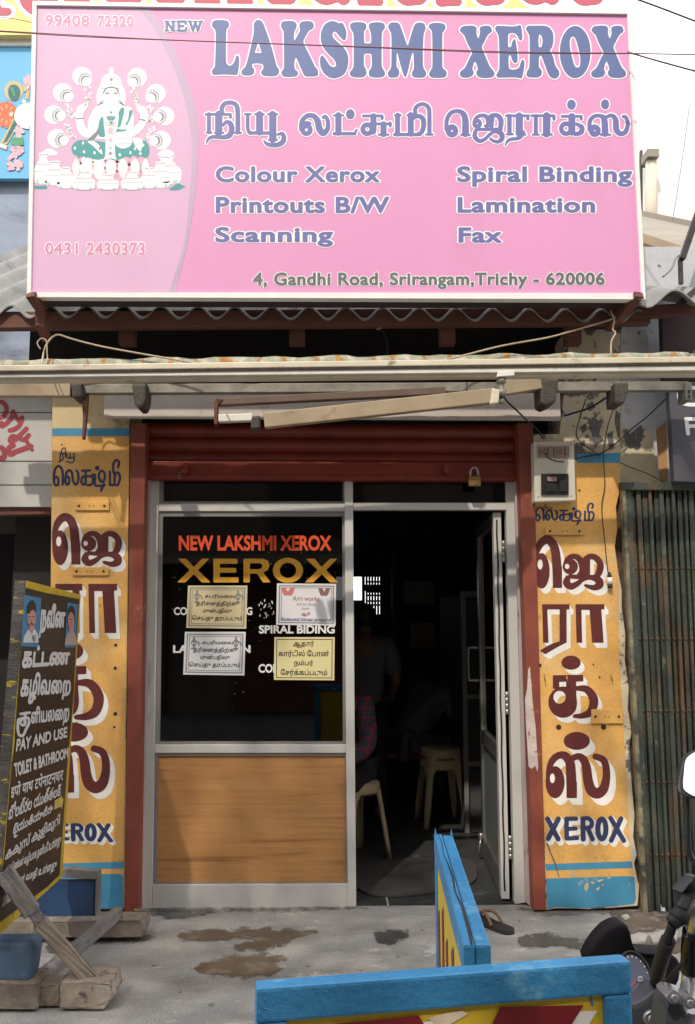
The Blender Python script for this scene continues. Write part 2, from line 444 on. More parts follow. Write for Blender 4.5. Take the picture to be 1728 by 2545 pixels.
# ---------------------------------------------------------------- ground
mb = MB()
mb.add([(-300, -300, -0.20), (300, -300, -0.20), (300, 300, -0.20), (-300, 300, -0.20)], [(0, 1, 2, 3)])
kind(mb.build('street', m_street), 'structure')
mb = MB(); mb.box(-6, 6, 2.2, 4.57, -0.25, 0.0)
kind(mb.build('pavement', m_conc, bevel=0.012), 'structure')
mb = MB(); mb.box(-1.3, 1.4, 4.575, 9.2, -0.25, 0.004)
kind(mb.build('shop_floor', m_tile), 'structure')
def seeping(name, col, rough, soft=4.0, amp=24.0, stain=None, top=.93):
    """a stain that soaks out into the concrete: its own outline, frayed by noise"""
    m = mat(name, col, rough, var=.3, scale=8, bump=.2, bscale=45, stain=stain)
    n = m.node_tree.nodes; L = m.node_tree.links; o = n['Material Output']; b = n['Principled BSDF']
    at = n.new('ShaderNodeAttribute'); at.attribute_name = 'edge'
    tc = n.new('ShaderNodeTexCoord'); nz = n.new('ShaderNodeTexNoise'); nz.inputs['Scale'].default_value = 16; nz.inputs['Detail'].default_value = 9; nz.inputs['Roughness'].default_value = .7
    L.new(tc.outputs['Object'], nz.inputs['Vector'])
    ma = n.new('ShaderNodeMath'); ma.operation = 'MULTIPLY_ADD'; ma.inputs[1].default_value = amp * 2; L.new(nz.outputs['Fac'], ma.inputs[0]); L.new(at.outputs['Fac'], ma.inputs[2])
    mr = n.new('ShaderNodeMapRange'); mr.interpolation_type = 'SMOOTHSTEP'; mr.inputs[1].default_value = amp - soft; mr.inputs[2].default_value = amp + soft; mr.inputs[3].default_value = top; mr.inputs[4].default_value = 0
    L.new(ma.outputs[0], mr.inputs[0]); t = n.new('ShaderNodeBsdfTransparent'); mx = n.new('ShaderNodeMixShader')
    L.new(mr.outputs[0], mx.inputs[0]); L.new(t.outputs[0], mx.inputs[1]); L.new(b.outputs[0], mx.inputs[2]); L.new(mx.outputs[0], o.inputs[0]); return m
m_wet = seeping('wet_concrete', (0.115, 0.090, 0.064), 0.36, stain=((0.19, 0.165, 0.125), 7, 0.52, 0.10))
m_wet2 = seeping('damp_concrete', (0.085, 0.083, 0.074), 0.45)
def ground_patch(name, pts, m, z=0.003, k='structure'):
    g = Glyph().poly(pts, sm=3); x0, y0, x1, y1 = g.bounds(); h = 2.0; pad = 18
    gx = np.arange(x0 - pad, x1 + pad + h, h); gy = np.arange(y0 - pad, y1 + pad + h, h); X, Y = np.meshgrid(gx, gy); d = g.ev(X, Y * 1.0)
    nx = len(gx); use = {}; V = []; F = []; E = []
    def vid(j, i):
        if (j, i) not in use: use[j, i] = len(V); V.append(tuple(pZ(gx[i], gy[j], z))); E.append(float(d[j, i]))
        return use[j, i]
    for j in range(len(gy) - 1):
        for i in range(nx - 1):
            if min(d[j, i], d[j + 1, i], d[j, i + 1], d[j + 1, i + 1]) < 15: F.append((vid(j + 1, i), vid(j + 1, i + 1), vid(j, i + 1), vid(j, i)))
    me = bpy.data.meshes.new(name); me.from_pydata(V, [], F); a_ = me.attributes.new('edge', 'FLOAT', 'POINT'); a_.data.foreach_set('value', E)
    return kind(link(name, me, m), k)
ground_patch('water_stain', [(405, 2123), (440, 2112), (480, 2110), (520, 2112), (560, 2106), (610, 2108), (650, 2110), (700, 2113), (718, 2116), (690, 2122), (668, 2128), (655, 2140), (625, 2146), (600, 2154), (560, 2156), (535, 2150), (545, 2140), (580, 2132), (530, 2130), (470, 2136), (430, 2134)], m_wet)
ground_patch('water_stain', [(440, 2198), (462, 2186), (500, 2176), (540, 2168), (590, 2164), (620, 2168), (650, 2176), (648, 2182), (615, 2184), (640, 2198), (610, 2212), (560, 2216), (500, 2214), (455, 2208)], m_wet)
ground_patch('water_stain', [(850, 2118), (872, 2114), (900, 2112), (922, 2114), (928, 2124), (905, 2136), (880, 2142), (855, 2136)], m_wet2)
ground_patch('water_stain', [(358, 2071), (400, 2068), (450, 2070), (466, 2074), (430, 2081), (380, 2082)], m_wet2)
ground_patch('water_stain', [(108, 2148), (130, 2144), (150, 2150), (146, 2160), (120, 2164)], m_wet2)
ground_patch('water_stain', [(1180, 2128), (1230, 2120), (1290, 2128), (1340, 2138), (1370, 2145), (1300, 2150), (1250, 2146), (1190, 2150)], m_wet2)
m_dirt2 = seeping('brown_dirt', (.105, .080, .060), .95, 3, 16, stain=((.22, .20, .175), 9, .53, .1))
ground_patch('rubble_dirt', [(1383, 2068), (1430, 2064), (1500, 2066), (1620, 2070), (1620, 2112), (1540, 2104), (1470, 2112), (1425, 2112), (1402, 2092)], m_dirt2)
ground_patch('rubble_dirt', [(1392, 2120), (1440, 2114), (1470, 2134), (1520, 2130), (1620, 2118), (1620, 2150), (1560, 2160), (1500, 2165), (1480, 2146), (1430, 2158), (1404, 2140)], m_dirt2)
m_slabp = mat('broken_slab', (.36, .34, .31), .85, var=.2, scale=9, bump=.5)
for q in ([(1424, 2130), (1452, 2122), (1470, 2128), (1466, 2142), (1436, 2146)], [(1474, 2128), (1502, 2118), (1540, 2120), (1536, 2140), (1482, 2144)], [(1410, 2084), (1424, 2080), (1430, 2086), (1420, 2090)]):
    P_ = [pZ(x, y, .001) for x, y in q]; mb = MB(); mb.prism(P_, Vector((0, 0, .014))); kind(mb.build('broken_slab', m_slabp, bevel=.004), 'structure')
m_sill = seeping('sill_dirt', (.12, .10, .08), .9, 6, 20, top=.7)
m_scuff = seeping('pale_scuff', (.46, .45, .42), .85, 3, 60, top=.75)
ground_patch('sill_dirt', [(300, 2070), (345, 2064), (600, 2062), (800, 2059), (815, 2061), (600, 2067), (345, 2074)], m_sill, .002)
ground_patch('sill_dirt', [(1170, 2054), (1240, 2066), (1300, 2064), (1400, 2060), (1400, 2068), (1300, 2074), (1230, 2076)], m_sill, .002)
ground_patch('sill_dirt', [(110, 2130), (250, 2128), (330, 2124), (340, 2134), (200, 2142), (110, 2142)], m_sill, .002)
ground_patch('pale_scuff', [(1000, 2130), (1060, 2120), (1090, 2150), (1060, 2180), (1000, 2176), (960, 2160)], m_scuff, .002)
ground_patch('pale_scuff', [(620, 2230), (700, 2210), (760, 2216), (700, 2236)], m_scuff, .002)
mb = MB()
for pts in [[(872, 2020), (876, 2020), (884, 2058), (880, 2058)], [(810, 1987), (960, 1983), (960, 1985.5), (810, 1989.5)]]:
    mb.add([pZ(x, y, 0.0075) for x, y in pts], [(0, 1, 2, 3)])
kind(mb.build('floor_joint', m_grout), 'structure')

# ---------------------------------------------------------------- the shop: pillars, walls, room
shop = thing('shop_building', 'small street shop with two ochre lettered pillars and a dark room between', 'shop', (0, 5, 0))
def px_box(name, pts, Y, d, m, parent, bevel=0.0):
    mb = MB(); mb.slab(pts, Y, d); return mb.build(name, m, parent, bevel)
lp = px_box('pillar', [(108, 2064), (283, 2064), (296, 868), (119, 868)], YP, 0.30, m_cream, shop, 0.006)
lp['label'] = 'left pillar, painted ochre with maroon and navy lettering and blue bands'
# right pillar: ragged right edge where the plaster has broken away
rag = [(1448, 2056), (1452, 2010), (1446, 1990), (1440, 1960), (1446, 1940), (1438, 1900), (1441, 1850), (1436, 1800), (1432, 1740), (1430, 1690), (1434, 1660), (1426, 1610), (1428, 1560), (1419, 1500), (1420, 1440), (1412, 1380), (1412, 1340), (1404, 1300), (1396, 1240), (1402, 1200), (1397, 1150), (1408, 1110), (1408, 1050), (1408, 745)]
rp = px_box('pillar', [(1240, 2066), (1262, 2062), (1300, 2062), (1340, 2064), (1400, 2060)] + rag + [(1290, 745), (1290, 800), (1270, 985), (1208, 985)], YP, 0.28, m_peel, shop, 0.004)
rp['label'] = 'right pillar, ochre with a ragged broken edge and peeling plaster above'
px_box('broken_edge', [(1400, 2066), (1468, 2066), (1432, 1560), (1408, 1100), (1390, 1100)], YP + 0.035, 0.22, m_brick, shop)
# paint on the pillars
PP = planeY(YP)
def band(p, pts, m, lift=0.0025): p.shape(pts, DF, m, lift)
P = Paint(PP)
band(P, [(119, 990), (294, 990), (281, 1960), (110, 1960)], m_orange, 0.002)
band(P, [(110, 1974), (281, 1972), (281, 1983), (110, 1985)], m_orange, 0.002)
band(P, [(119, 972), (294, 972), (294, 989.5), (119, 989.5)], m_bluepaint, 0.003)
band(P, [(110, 1960.5), (281, 1956), (280, 1971), (110, 1973)], m_bluepaint, 0.003)
band(P, [(110, 1985.5), (274, 1983), (279, 1990), (280, 2062), (110, 2062)], m_bluepaint, 0.003)
P.build('paint_bands', lp)
P = Paint(PP)
band(P, [(1210, 1050), (1408, 1051), (1407, 1112), (1398, 1150), (1401, 1200), (1395, 1240), (1403, 1300), (1404, 1345), (1406, 1500), (1414, 1620), (1424, 1800), (1434, 1955), (1238, 1961)], m_orange, 0.002)
band(P, [(1310, 1030), (1408, 1028), (1408, 1050.5), (1310, 1050.5)], m_bluepaint, 0.003)
band(P, [(1238.3, 1961.3), (1434, 1955.3), (1436, 1970), (1240, 1976)], m_bluepaint, 0.003)
band(P, [(1238.3, 1976.3), (1436, 1970.3), (1438, 1988), (1240, 1994)], m_orange, 0.002)
band(P, [(1240, 1994.3), (1420, 1988.3), (1440, 1990), (1444, 2040), (1438, 2052), (1400, 2056), (1340, 2061), (1300, 2060), (1265, 2058), (1242, 2063)], m_bluepaint, 0.003)
m_chip = mat('cream_chip', (0.50, 0.45, 0.30), .8, var=.25, scale=30, bump=.4)
for q in ([(1326, 2010), (1332, 2003), (1337, 2006), (1336, 2016), (1331, 2024), (1327, 2020)], [(1338, 2002), (1346, 2000), (1352, 2003), (1345, 2007)], [(1356, 1998), (1366, 1995), (1372, 1996), (1364, 2001), (1358, 2003)], [(1376, 1993), (1386, 1990), (1384, 1995)], [(1352, 2018), (1360, 2012), (1364, 2015), (1357, 2022)], [(1366, 2008), (1370, 2006), (1369, 2012)], [(1292, 1984), (1306, 1980), (1310, 1986), (1300, 1992)], [(1322, 1982), (1332, 1980), (1330, 1986)]): P.shape(q, DF, m_chip, 0.005)
for q in ([(1398, 930), (1408, 940), (1408, 1000), (1402, 990), (1396, 960)], [(1340, 960), (1352, 948), (1366, 962), (1360, 985), (1372, 1000), (1356, 1008), (1344, 990)], [(1300, 1010), (1312, 1004), (1316, 1020), (1306, 1026)], [(1330, 920), (1345, 910), (1352, 925), (1338, 934)], [(1378, 985), (1390, 978), (1394, 1010), (1384, 1024)], [(1318, 968), (1330, 960), (1334, 975), (1322, 984)]): P.shape(q, DF, mat('grey_mortar', (.13, .13, .125), .9, var=.3, scale=20, bump=.6), 0.005)
for i in range(60):
    rq = random.Random(300 + i); x, y = rq.uniform(1300, 1404), rq.uniform(800, 1022); r_ = rq.uniform(1, 3.4)
    P.shape([(x, y), (x + r_ * 1.2, y - r_ * rq.random()), (x + r_ * .9, y + r_ * 2 * rq.random()), (x - r_ * .3, y + r_)], DF, MATS['grey_mortar'], .0055)
P.shape([(1240, 1914), (1243, 1913), (1252, 1936), (1262, 1960), (1270, 1990), (1268, 1990), (1259, 1961), (1249, 1937)], DF, MATS['grey_mortar'], .0055)
P.build('paint_bands', rp)

# the painted letters, traced once from the right pillar and painted on both
def pillar_je():
    g = Glyph()
    g.ell(575, 470, 52, 116); g.stroke([(537, 450), (540, 360), (562, 300), (600, 266), (640, 282), (664, 340), (674, 440), (678, 552)], [14, 18, 24, 27, 28, 29, 30, 30])
    g.rect(649, 440, 708, 582); g.ell(565, 428, 17, 33, True); return g
def pillar_je2():
    g = Glyph()
    g.ell(762, 442, 50, 50); g.stroke([(730, 440), (740, 398), (775, 376), (812, 384), (836, 420), (838, 470), (815, 500)], [15, 16, 17, 20, 22, 18, 12])
    g.stroke([(845, 420), (880, 380), (925, 382), (958, 425), (950, 480), (930, 505)], [16, 18, 20, 22, 22, 16])
    g.stroke([(868, 395), (864, 500)], [24, 27], 1); g.stroke([(760, 506), (850, 512), (935, 508)], 14)
    g.stroke([(745, 518), (738, 548), (765, 572), (805, 556), (845, 527), (895, 515), (945, 530), (952, 562), (915, 580), (862, 566)], [18, 24, 22, 18, 13, 14, 24, 26, 18, 10])
    g.ell(741, 441, 15, 17, True); return g
def pillar_ra():
    g = Glyph()
    g.poly([(578, 688), (757, 688), (757, 722), (738, 722), (738, 938), (690, 962), (640, 990), (600, 1015), (562, 992), (610, 962), (650, 944), (692, 930), (692, 722), (612, 722), (620, 940), (585, 940)])
    return g
def pillar_aa():
    g = Glyph(); g.poly([(796, 688), (985, 688), (985, 722), (965, 722), (980, 940), (905, 940), (888, 725), (835, 725), (840, 940), (803, 940)]); return g
def pillar_dot1(): return Glyph().ell(767, 1070, 63, 46)
def pillar_k():
    g = Glyph()
    g.poly([(648, 1152), (847, 1150), (847, 1192), (800, 1194), (802, 1300), (790, 1390), (735, 1415), (735, 1194), (690, 1196), (690, 1240), (648, 1240)])
    g.ell(715, 1328, 96, 102); g.stroke([(800, 1238), (870, 1245), (915, 1310), (900, 1385), (850, 1415), (790, 1420)], [14, 24, 29, 27, 20, 12])
    g.ell(692, 1296, 40, 42, True); g.poly([(803, 1262), (835, 1275), (850, 1320), (842, 1380), (815, 1396), (795, 1398), (806, 1340)], True, 4); return g
def pillar_s():
    g = Glyph()
    g.ell(362, 1260, 122, 206); g.stroke([(262, 1220), (285, 1080), (335, 970), (420, 912), (500, 930), (552, 1010), (566, 1150), (574, 1400)], [20, 34, 44, 45, 55, 60, 64, 66])
    g.rect(508, 1250, 642, 1464)
    g.stroke([(575, 960), (660, 928), (730, 975), (765, 1080), (785, 1240), (825, 1360), (900, 1402), (980, 1350), (1020, 1200), (1012, 1050), (970, 965), (880, 930)], [36, 42, 52, 58, 62, 66, 70, 62, 50, 46, 44, 40])
    g.ell(327, 1210, 32, 62, True); return g
def pillar_dot2(): return Glyph().ell(640, 730, 168, 115)
def xerox_letters():
    g = Glyph()
    g.line(265, 1730, 400, 1990, 32); g.line(405, 1730, 272, 1985, 32)
    g.stroke([(508, 1732), (508, 1860), (512, 1982)], 30); g.line(508, 1730, 630, 1728, 28); g.line(508, 1862, 628, 1855, 26); g.line(512, 1984, 645, 1976, 28)
    g.line(718, 1730, 722, 1992, 32); g.stroke([(718, 1728), (790, 1725), (832, 1768), (820, 1830), (740, 1850)], 28); g.line(780, 1848, 842, 1992, 30)
    g.ring(962, 1860, 52, 128, 33)
    g.line(1075, 1722, 1242, 2010, 31); g.line(1208, 1728, 1082, 2008, 31)
    return g
FP = frame(1128, 1240, 1578 / 600.0); FQ = frame(1310, 1700, 1498 / 290.0)
def box_map(src, dst):             # maps a traced box to a box on the photo copy
    (a, b, c, d), (e, f, g_, h) = src, dst
    return lambda x, y: ((e + (x - a) / (c - a) * (g_ - e)) * K, (f + (y - b) / (d - b) * (h - f)) * K)
def big(P, g, fr, sx, sy, grow=0.0, n=4):
    P.glyph(g, fr, m_whitepaint, 0.0045, grow, [(sx * i / (n - 1), sy * i / (n - 1)) for i in range(n)])
    P.glyph(g, fr, m_maroon, 0.0065)
def letters(parent, specs):
    P = Paint(PP)
    for gs, fr, sh in specs:
        gg = Glyph()
        for g in gs:
            big(P, g, fr, *sh)
    return P
P = Paint(PP)
for g in (pillar_je(), pillar_je2(), pillar_ra(), pillar_aa(), pillar_dot1(), pillar_k()): big(P, g, FP, 26, 34)
P.build('maroon_lettering', rp)
P = Paint(PP)
for g in (pillar_dot2(), pillar_s()): big(P, g, FQ, 72, 88)
P.build('maroon_lettering', rp)
P = Paint(PP); g = xerox_letters()
P.glyph(g, FQ, m_whitepaint, 0.0045, 10, [(10, 12), (22, 28), (34, 44)], 130); P.glyph(g, FQ, m_navy, 0.0065, cells=130)
P.build('navy_lettering', rp)
P = Paint(PP)
m1 = box_map((523, 235, 980, 590), (119, 1163, 277, 1284))
for g in (pillar_je(), pillar_je2()): big(P, g, m1, 26, 34)
m1 = box_map((562, 688, 985, 1015), (120, 1325, 266, 1470))
for g in (pillar_ra(), pillar_aa()): big(P, g, m1, 26, 30)
m1 = box_map((620, 1025, 945, 1430), (104, 1458, 236, 1632))
for g in (pillar_dot1(), pillar_k()): big(P, g, m1, 26, 30)
m1 = box_map((240, 615, 1070, 1470), (92, 1640, 250, 1800))
for g in (pillar_dot2(), pillar_s()): big(P, g, m1, 60, 70)
P.build('maroon_lettering', lp)
P = Paint(PP); g = xerox_letters(); m1 = box_map((232, 1695, 1272, 2040), (86, 1868, 257, 1912))
P.glyph(g, m1, m_whitepaint, 0.0045, 10, [(10, 12), (22, 28), (34, 44)], 130); P.glyph(g, m1, m_navy, 0.0065, cells=130)
P.build('navy_lettering', lp)
def small_name():
    g = Glyph(); r = 15
    g.ring(152, 1090, 28, 55, r); g.stroke([(122, 1090), (128, 970), (170, 902), (215, 925), (233, 1000), (233, 1135)], r)
    g.ring(292, 1082, 24, 52, r); g.stroke([(268, 1082), (280, 985), (318, 952), (350, 990), (362, 1085), (395, 1132), (428, 1080), (424, 985), (404, 958)], r)
    g.line(475, 958, 575, 955, r); g.line(520, 958, 520, 1125, r); g.ring(495, 1085, 28, 48, r)
    g.stroke([(480, 1035), (590, 1030), (615, 1080), (590, 1132), (545, 1140)], r)
    g.stroke([(600, 1015), (640, 1015), (640, 1140), (760, 1142)], r); g.ring(725, 1030, 38, 70, r); g.line(752, 1125, 715, 1210, r); g.ell(665, 925, 27, 30)
    g.stroke([(825, 970), (825, 1138), (925, 1138)], r, 1); g.stroke([(925, 1138), (953, 1050), (930, 985), (892, 1000), (880, 1130)], r)
    g.stroke([(872, 990), (868, 880), (905, 825), (940, 852), (928, 915)], r); return g
def small_new():
    g = Glyph(); r = 8
    g.line(200, 742, 262, 742, r); g.line(205, 742, 198, 830, r); g.stroke([(232, 745), (236, 815), (180, 848)], r); g.stroke([(214, 742), (225, 688), (255, 670), (268, 705), (266, 790)], r)
    g.stroke([(280, 740), (290, 790), (318, 800), (328, 742)], r); g.line(318, 800, 378, 792, r); g.stroke([(372, 742), (375, 830), (340, 858), (284, 842)], r); g.ell(222, 630, 11); return g
FS = frame(110, 980, 1111 / 220.0)
P = Paint(PP); P.glyph(small_name(), FS, m_navy, 0.005, cells=120); P.glyph(small_new(), FS, m_navy, 0.005); P.build('navy_lettering', lp)
P = Paint(PP); m1 = box_map((108, 815, 970, 1220), (1214, 1141, 1351, 1191))
P.glyph(small_name(), m1, m_navy, 0.005, cells=120)
m1 = box_map((170, 620, 385, 860), (1230, 1141, 1254, 1160)); P.glyph(small_new(), m1, m_navy, 0.005); P.build('navy_lettering', rp)
# small plates, plugs and nail holes on the pillars
m_plate = mat('ochre_plate', (0.66, 0.37, 0.10), 0.5, var=0.12, scale=10)
m_hole = plain('hole', (0.02, 0.018, 0.015), 0.9)
def wall_plate(par, x0, y0, x1, y1, screws=True):
    mb = MB(); mb.rect(x0, y0, x1, y1, YP - 0.012, 0.010); o = mb.build('wall_plate', m_plate, par, 0.002)
    if screws:
        cy = (y0 + y1) / 2
        for t, r in ((0.12, 0.006), (0.86, 0.006), (0.42, 0.0025), (0.55, 0.0025)):
            mb = MB(); mb.lathe([(r, 0), (r, -0.003), (r / 2, -0.005)], pY(x0 + (x1 - x0) * t, cy, YP - 0.0125), 10, 'Y')
            mb.build('screw', m_hole, o)
for a in ((170, 1138, 276 - 28, 1158), (164, 1287, 247, 1306)): wall_plate(lp, *a)
for a in ((1238, 1197, 1328, 1214), (1343, 1610, 1415, 1642)): wall_plate(rp, *a)
for par, holes in ((rp, [(1268, 1650, 7), (1370, 1650, 7), (1361, 1537, 2.5), (1315, 1113, 3), (1347, 1508, 2), (1225, 1510, 5)]),
                   (lp, [(263, 1464, 4), (262, 1516, 4), (262, 1620, 5), (260, 1650, 3), (222, 1330, 2)])):
    for x, y, r in holes:
        mb = MB(); mb.lathe([(r * 0.0019, 0), (r * 0.0019, -0.003)], pY(x, y, YP - 0.0005), 9, 'Y')
        mb.build('nail_hole', m_hole, par)
m_brass = plain('brass', (0.45, 0.28, 0.08), 0.35, 0.8)
for x, y in ((1236, 1530), (1288, 1535), (1388, 1530)):
    mb = MB(); a = pY(x, y + 16, YP - 0.003); b = pY(x - 2, y, YP - 0.03)
    mb.tube([pY(x, y, YP), b, a + Vector((0, -0.02, 0))], 0.003, 6); mb.build('wall_hook', m_brass, rp)

# walls of the shop behind and above, and the room
def wbox(name, x0, x1, y0, y1, z0, z1, m, par=None):
    mb = MB(); mb.box(x0, x1, y0, y1, z0, z1); return mb.build(name, m, par or shop)
zr = 2.52
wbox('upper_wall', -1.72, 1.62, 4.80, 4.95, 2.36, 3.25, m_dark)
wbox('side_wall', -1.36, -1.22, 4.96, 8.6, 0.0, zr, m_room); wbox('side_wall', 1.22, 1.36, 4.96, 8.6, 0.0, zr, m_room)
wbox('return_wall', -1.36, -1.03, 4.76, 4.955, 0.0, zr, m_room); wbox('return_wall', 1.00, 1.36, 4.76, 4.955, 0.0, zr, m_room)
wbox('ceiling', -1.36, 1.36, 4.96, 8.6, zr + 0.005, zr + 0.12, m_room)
# back wall with a barred opening to the yard
yb = 8.3
o1, o2 = pY(798, 1394, yb), pY(868, 1308, yb)
ox0, oz0, ox1, oz1 = o1.x - 0.15, o1.z, o2.x, o2.z
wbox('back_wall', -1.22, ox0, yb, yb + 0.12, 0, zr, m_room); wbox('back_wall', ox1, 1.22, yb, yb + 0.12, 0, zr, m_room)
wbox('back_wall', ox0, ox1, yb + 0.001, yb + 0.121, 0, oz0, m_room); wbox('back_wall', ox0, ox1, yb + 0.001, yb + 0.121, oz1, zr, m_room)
m_iron = plain('dark_iron', (0.03, 0.028, 0.026), 0.6, 0.4)
gw = thing('window_grille', 'dark iron bars across the small bright opening in the back of the room', 'window grille', (ox1, yb + .05, oz0))
mb = MB()
xs = [pY(x, 1350, yb).x for x in (822, 830.5, 837, 843.5, 850, 856.5, 863)]
for x in xs: mb.box(x, x + (.030 if x == xs[0] else .021), yb + 0.03, yb + 0.055, oz0, oz1)
mb.build('upright', m_iron, gw)
mb = MB(); mb.box(ox0, xs[0], yb + .03, yb + .05, oz0, pY(810, 1362, yb).z); mb.build('lower_plate', m_iron, gw)
mb = MB()
for y in (1322, 1345, 1353, 1366, 1375):
    z = pY(830, y, yb).z; mb.box(xs[1], ox1, yb + 0.056, yb + 0.07, z, z + 0.018)
mb.box(xs[0] , ox1, yb+.056, yb+.07, pY(830,1341,yb).z, pY(830,1326,yb).z)
mb.build('rail', m_iron, gw)
# ---------------------------------------------------------------- rolling shutter, rolled up
m_red = mat('red_enamel', (0.20, 0.027, 0.014), 0.42, var=0.18, scale=5, bump=0.06, stain=((0.07, 0.018, 0.012), 7, 0.60, 0.12))
m_redframe = mat('red_oxide_frame', (0.22, 0.050, 0.028), 0.6, var=0.2, scale=6, bump=0.2, bscale=40, stain=((0.38, 0.16, 0.09), 5, 0.62, 0.06))
m_rawplaster = mat('bare_plaster', (0.55, 0.47, 0.42), 0.85, var=0.15, scale=12, bump=0.5, bscale=50, stain=((0.28, 0.10, 0.06), 14, 0.60, 0.05))
sh = thing('rolling_shutter', 'red steel rolling shutter rolled up above the doorway, in rust red side channels', 'shutter', (0, YP, 0))
YS = YP + 0.09
x0, x1 = pY(322, 1000, YS).x, pY(1186, 1000, YS).x
prof = []
yy = 962
while yy < 1058:
    za, zb = pY(750, yy, YS).z, pY(750, yy + 32, YS).z
    for t in (0, .12, .25, .4, .55, .7, .85):
        prof.append((YS - 0.020 * math.sin(math.pi * t / .88) ** 0.8 if t < .88 else YS, za + (zb - za) * t))
    prof.append((YS + 0.006, zb + 0.006)); yy += 32
mb = MB(); n = len(prof)
mb.add([(x0, y, z) for y, z in prof] + [(x1, y, z) for y, z in prof], [(i, i + 1, n + i + 1, n + i) for i in range(n - 1)], True)
mb.add([(x0, y + .012, z) for y, z in prof] + [(x1, y + .012, z) for y, z in prof], [(i, i + 1, n + i + 1, n + i) for i in range(n - 1)], True)
mb.build('curtain', m_red, sh)
zt, zb = pY(750, 1050, YS).z, pY(750, 1091, YS - .02).z
mb = MB(); mb.box(x0, x1, YS - .03, YS + .03, zb, zt); mb.build('bottom_bar', m_red, sh, 0.004)
mb = MB(); mb.box(x0 + .02, x1 - .02, YS - .042, YS - .031, zb + .002, zb + .022); mb.build('bar_lip', m_red, sh, 0.002)
for pts in ([(283, 2078), (314, 2073), (331, 960), (297, 960)], [(1212, 2066), (1240, 2066), (1210, 960), (1176, 960)]):
    mb = MB(); mb.slab(pts, YP - .012, .16); mb.build('guide_channel', m_redframe, sh, 0.004)
PG = planeY(YP - .012)
P = Paint(PG)
P.shape([(1192, 1588), (1197, 1560), (1199, 1520), (1203, 1512), (1206, 1550), (1210, 1600), (1216, 1650), (1219, 1700), (1222, 1740), (1220, 1752), (1215, 1738), (1207, 1745), (1200, 1740), (1197, 1690), (1194, 1640)], DF, m_rawplaster, 0.003)
P.build('peeled_patch', sh)
mb = MB()
for x in (424, 1010):
    a = pY(x, 1062, YS - .03); mb = MB(); mb.box(a.x - .012, a.x + .012, YS - .075, YS - .03, a.z - .035, a.z + .02); mb.build('lock_lug', m_red, sh, .003)
a = pY(410, 1066, YS - .05); mb = MB(); mb.tube([a + Vector((.02, 0, 0)), a + Vector((-.005, 0, -.02)), a + Vector((-.01, -.005, -.045)), a + Vector((.004, -.005, -.05)), a + Vector((.008, 0, -.03))], .002, 6)
mb.build('wire_twist', plain('grey_wire', (.25, .25, .25), .5, .5), sh)
# padlock
m_lockbody = mat('old_brass', (0.30, 0.19, 0.07), 0.45, 0.7, var=0.2, scale=30)
m_steel = plain('steel', (0.42, 0.42, 0.42), 0.35, 0.8)
c = pY(1077, 1087, YS - .07)
pk = thing('padlock', 'old brass padlock hanging from the red shutter bar', 'padlock', c)
mb = MB(); mb.box(c.x - .032, c.x + .032, c.y - .012, c.y + .012, c.z - .04, c.z + .012); mb.build('lock_body', m_lockbody, pk, .005)
mb = MB(); mb.tube([c + Vector((.021 * math.cos(t), 0, .018 + .032 * max(0, math.sin(t)) + (0.012 if 0 < t < 3.1 else -.01))) for t in np.linspace(-.2, math.pi + .2, 12)], .0055, 8); mb.build('shackle', m_steel, pk)

# ---------------------------------------------------------------- aluminium shopfront
m_alu = mat('anodised_aluminium', (0.60, 0.59, 0.565), 0.40, 0.2, var=0.06, scale=5, bump=0.03, stain=((0.36, 0.33, 0.29), 6, 0.64, 0.1), stretch=(1, 1, .25))
m_alu_shaded = mat('shaded_aluminium', (0.36, 0.36, 0.355), 0.32, 0.85, var=0.08, scale=6, bump=0.03)  # same aluminium in a darker copy: shade painted on the inner door leaf
m_alud = mat('aluminium_bead', (0.25, 0.245, 0.235), 0.45, 0.3, var=0.08, scale=6, bump=0.03)
m_strip = mat('pinkish_strip', (0.40, 0.35, 0.335), 0.6, var=0.2, scale=5, bump=0.1, stain=((0.2, 0.08, 0.06), 12, 0.62, 0.05), stretch=(1, 1, .2))
sf = thing('shopfront', 'aluminium shopfront with dark lettered window, wood grain panel and open door', 'shopfront', (0, YF, 0))
def post(name, pts, Y, d, m, bevel=.003):
    mb = MB(); mb.slab(pts, Y, d); return mb.build(name, m, sf, bevel)
post('edge_strip', [(313.5, 2071), (322, 2068), (341.5, 1080), (330, 1080)], YF - .03, .06, m_strip)
post('edge_strip', [(1194, 2048), (1209, 2062), (1176, 1080), (1168, 1080)], YF - .03, .06, m_strip)
post('frame_post', [(322.5, 2068), (345, 2063), (361, 1080), (342, 1080)], YF, .06, m_alu)
post('frame_post', [(1169, 2052), (1193, 2049), (1167, 1080), (1148, 1080)], YF, .06, m_alu)
post('mullion', [(790.5, 2058), (809, 2058), (806, 1735), (801, 1080), (782, 1080), (786, 1735)], YF - .006, .075, m_alu)
post('transom_bar', [(360, 1160), (782.3, 1160), (782.3, 1143), (360.5, 1143)], YF, .055, m_alu)
post('transom_bar', [(802, 1157), (1150, 1157), (1149, 1141), (802, 1141)], YF, .055, m_alu)
post('mid_rail', [(351, 1709), (786.5, 1709), (786.5, 1690), (351.5, 1690)], YF, .055, m_alu)
post('bottom_rail', [(345.5, 2064), (790.5, 2059), (790, 2006), (346.5, 2008)], YF, .055, m_alu)
def bead(pts_o, pts_i, Y, d):
    mb = MB()
    for i in range(4):
        j = (i + 1) % 4
        mb.slab([pts_o[i], pts_o[j], pts_i[j], pts_i[i]], Y, d)
    mb.build('glazing_bead', m_alud, sf)
bead([(352, 1690), (786, 1690), (782, 1160), (361, 1160)], [(363, 1683), (778.5, 1683), (777, 1172), (370, 1172)], YF + .012, .03)
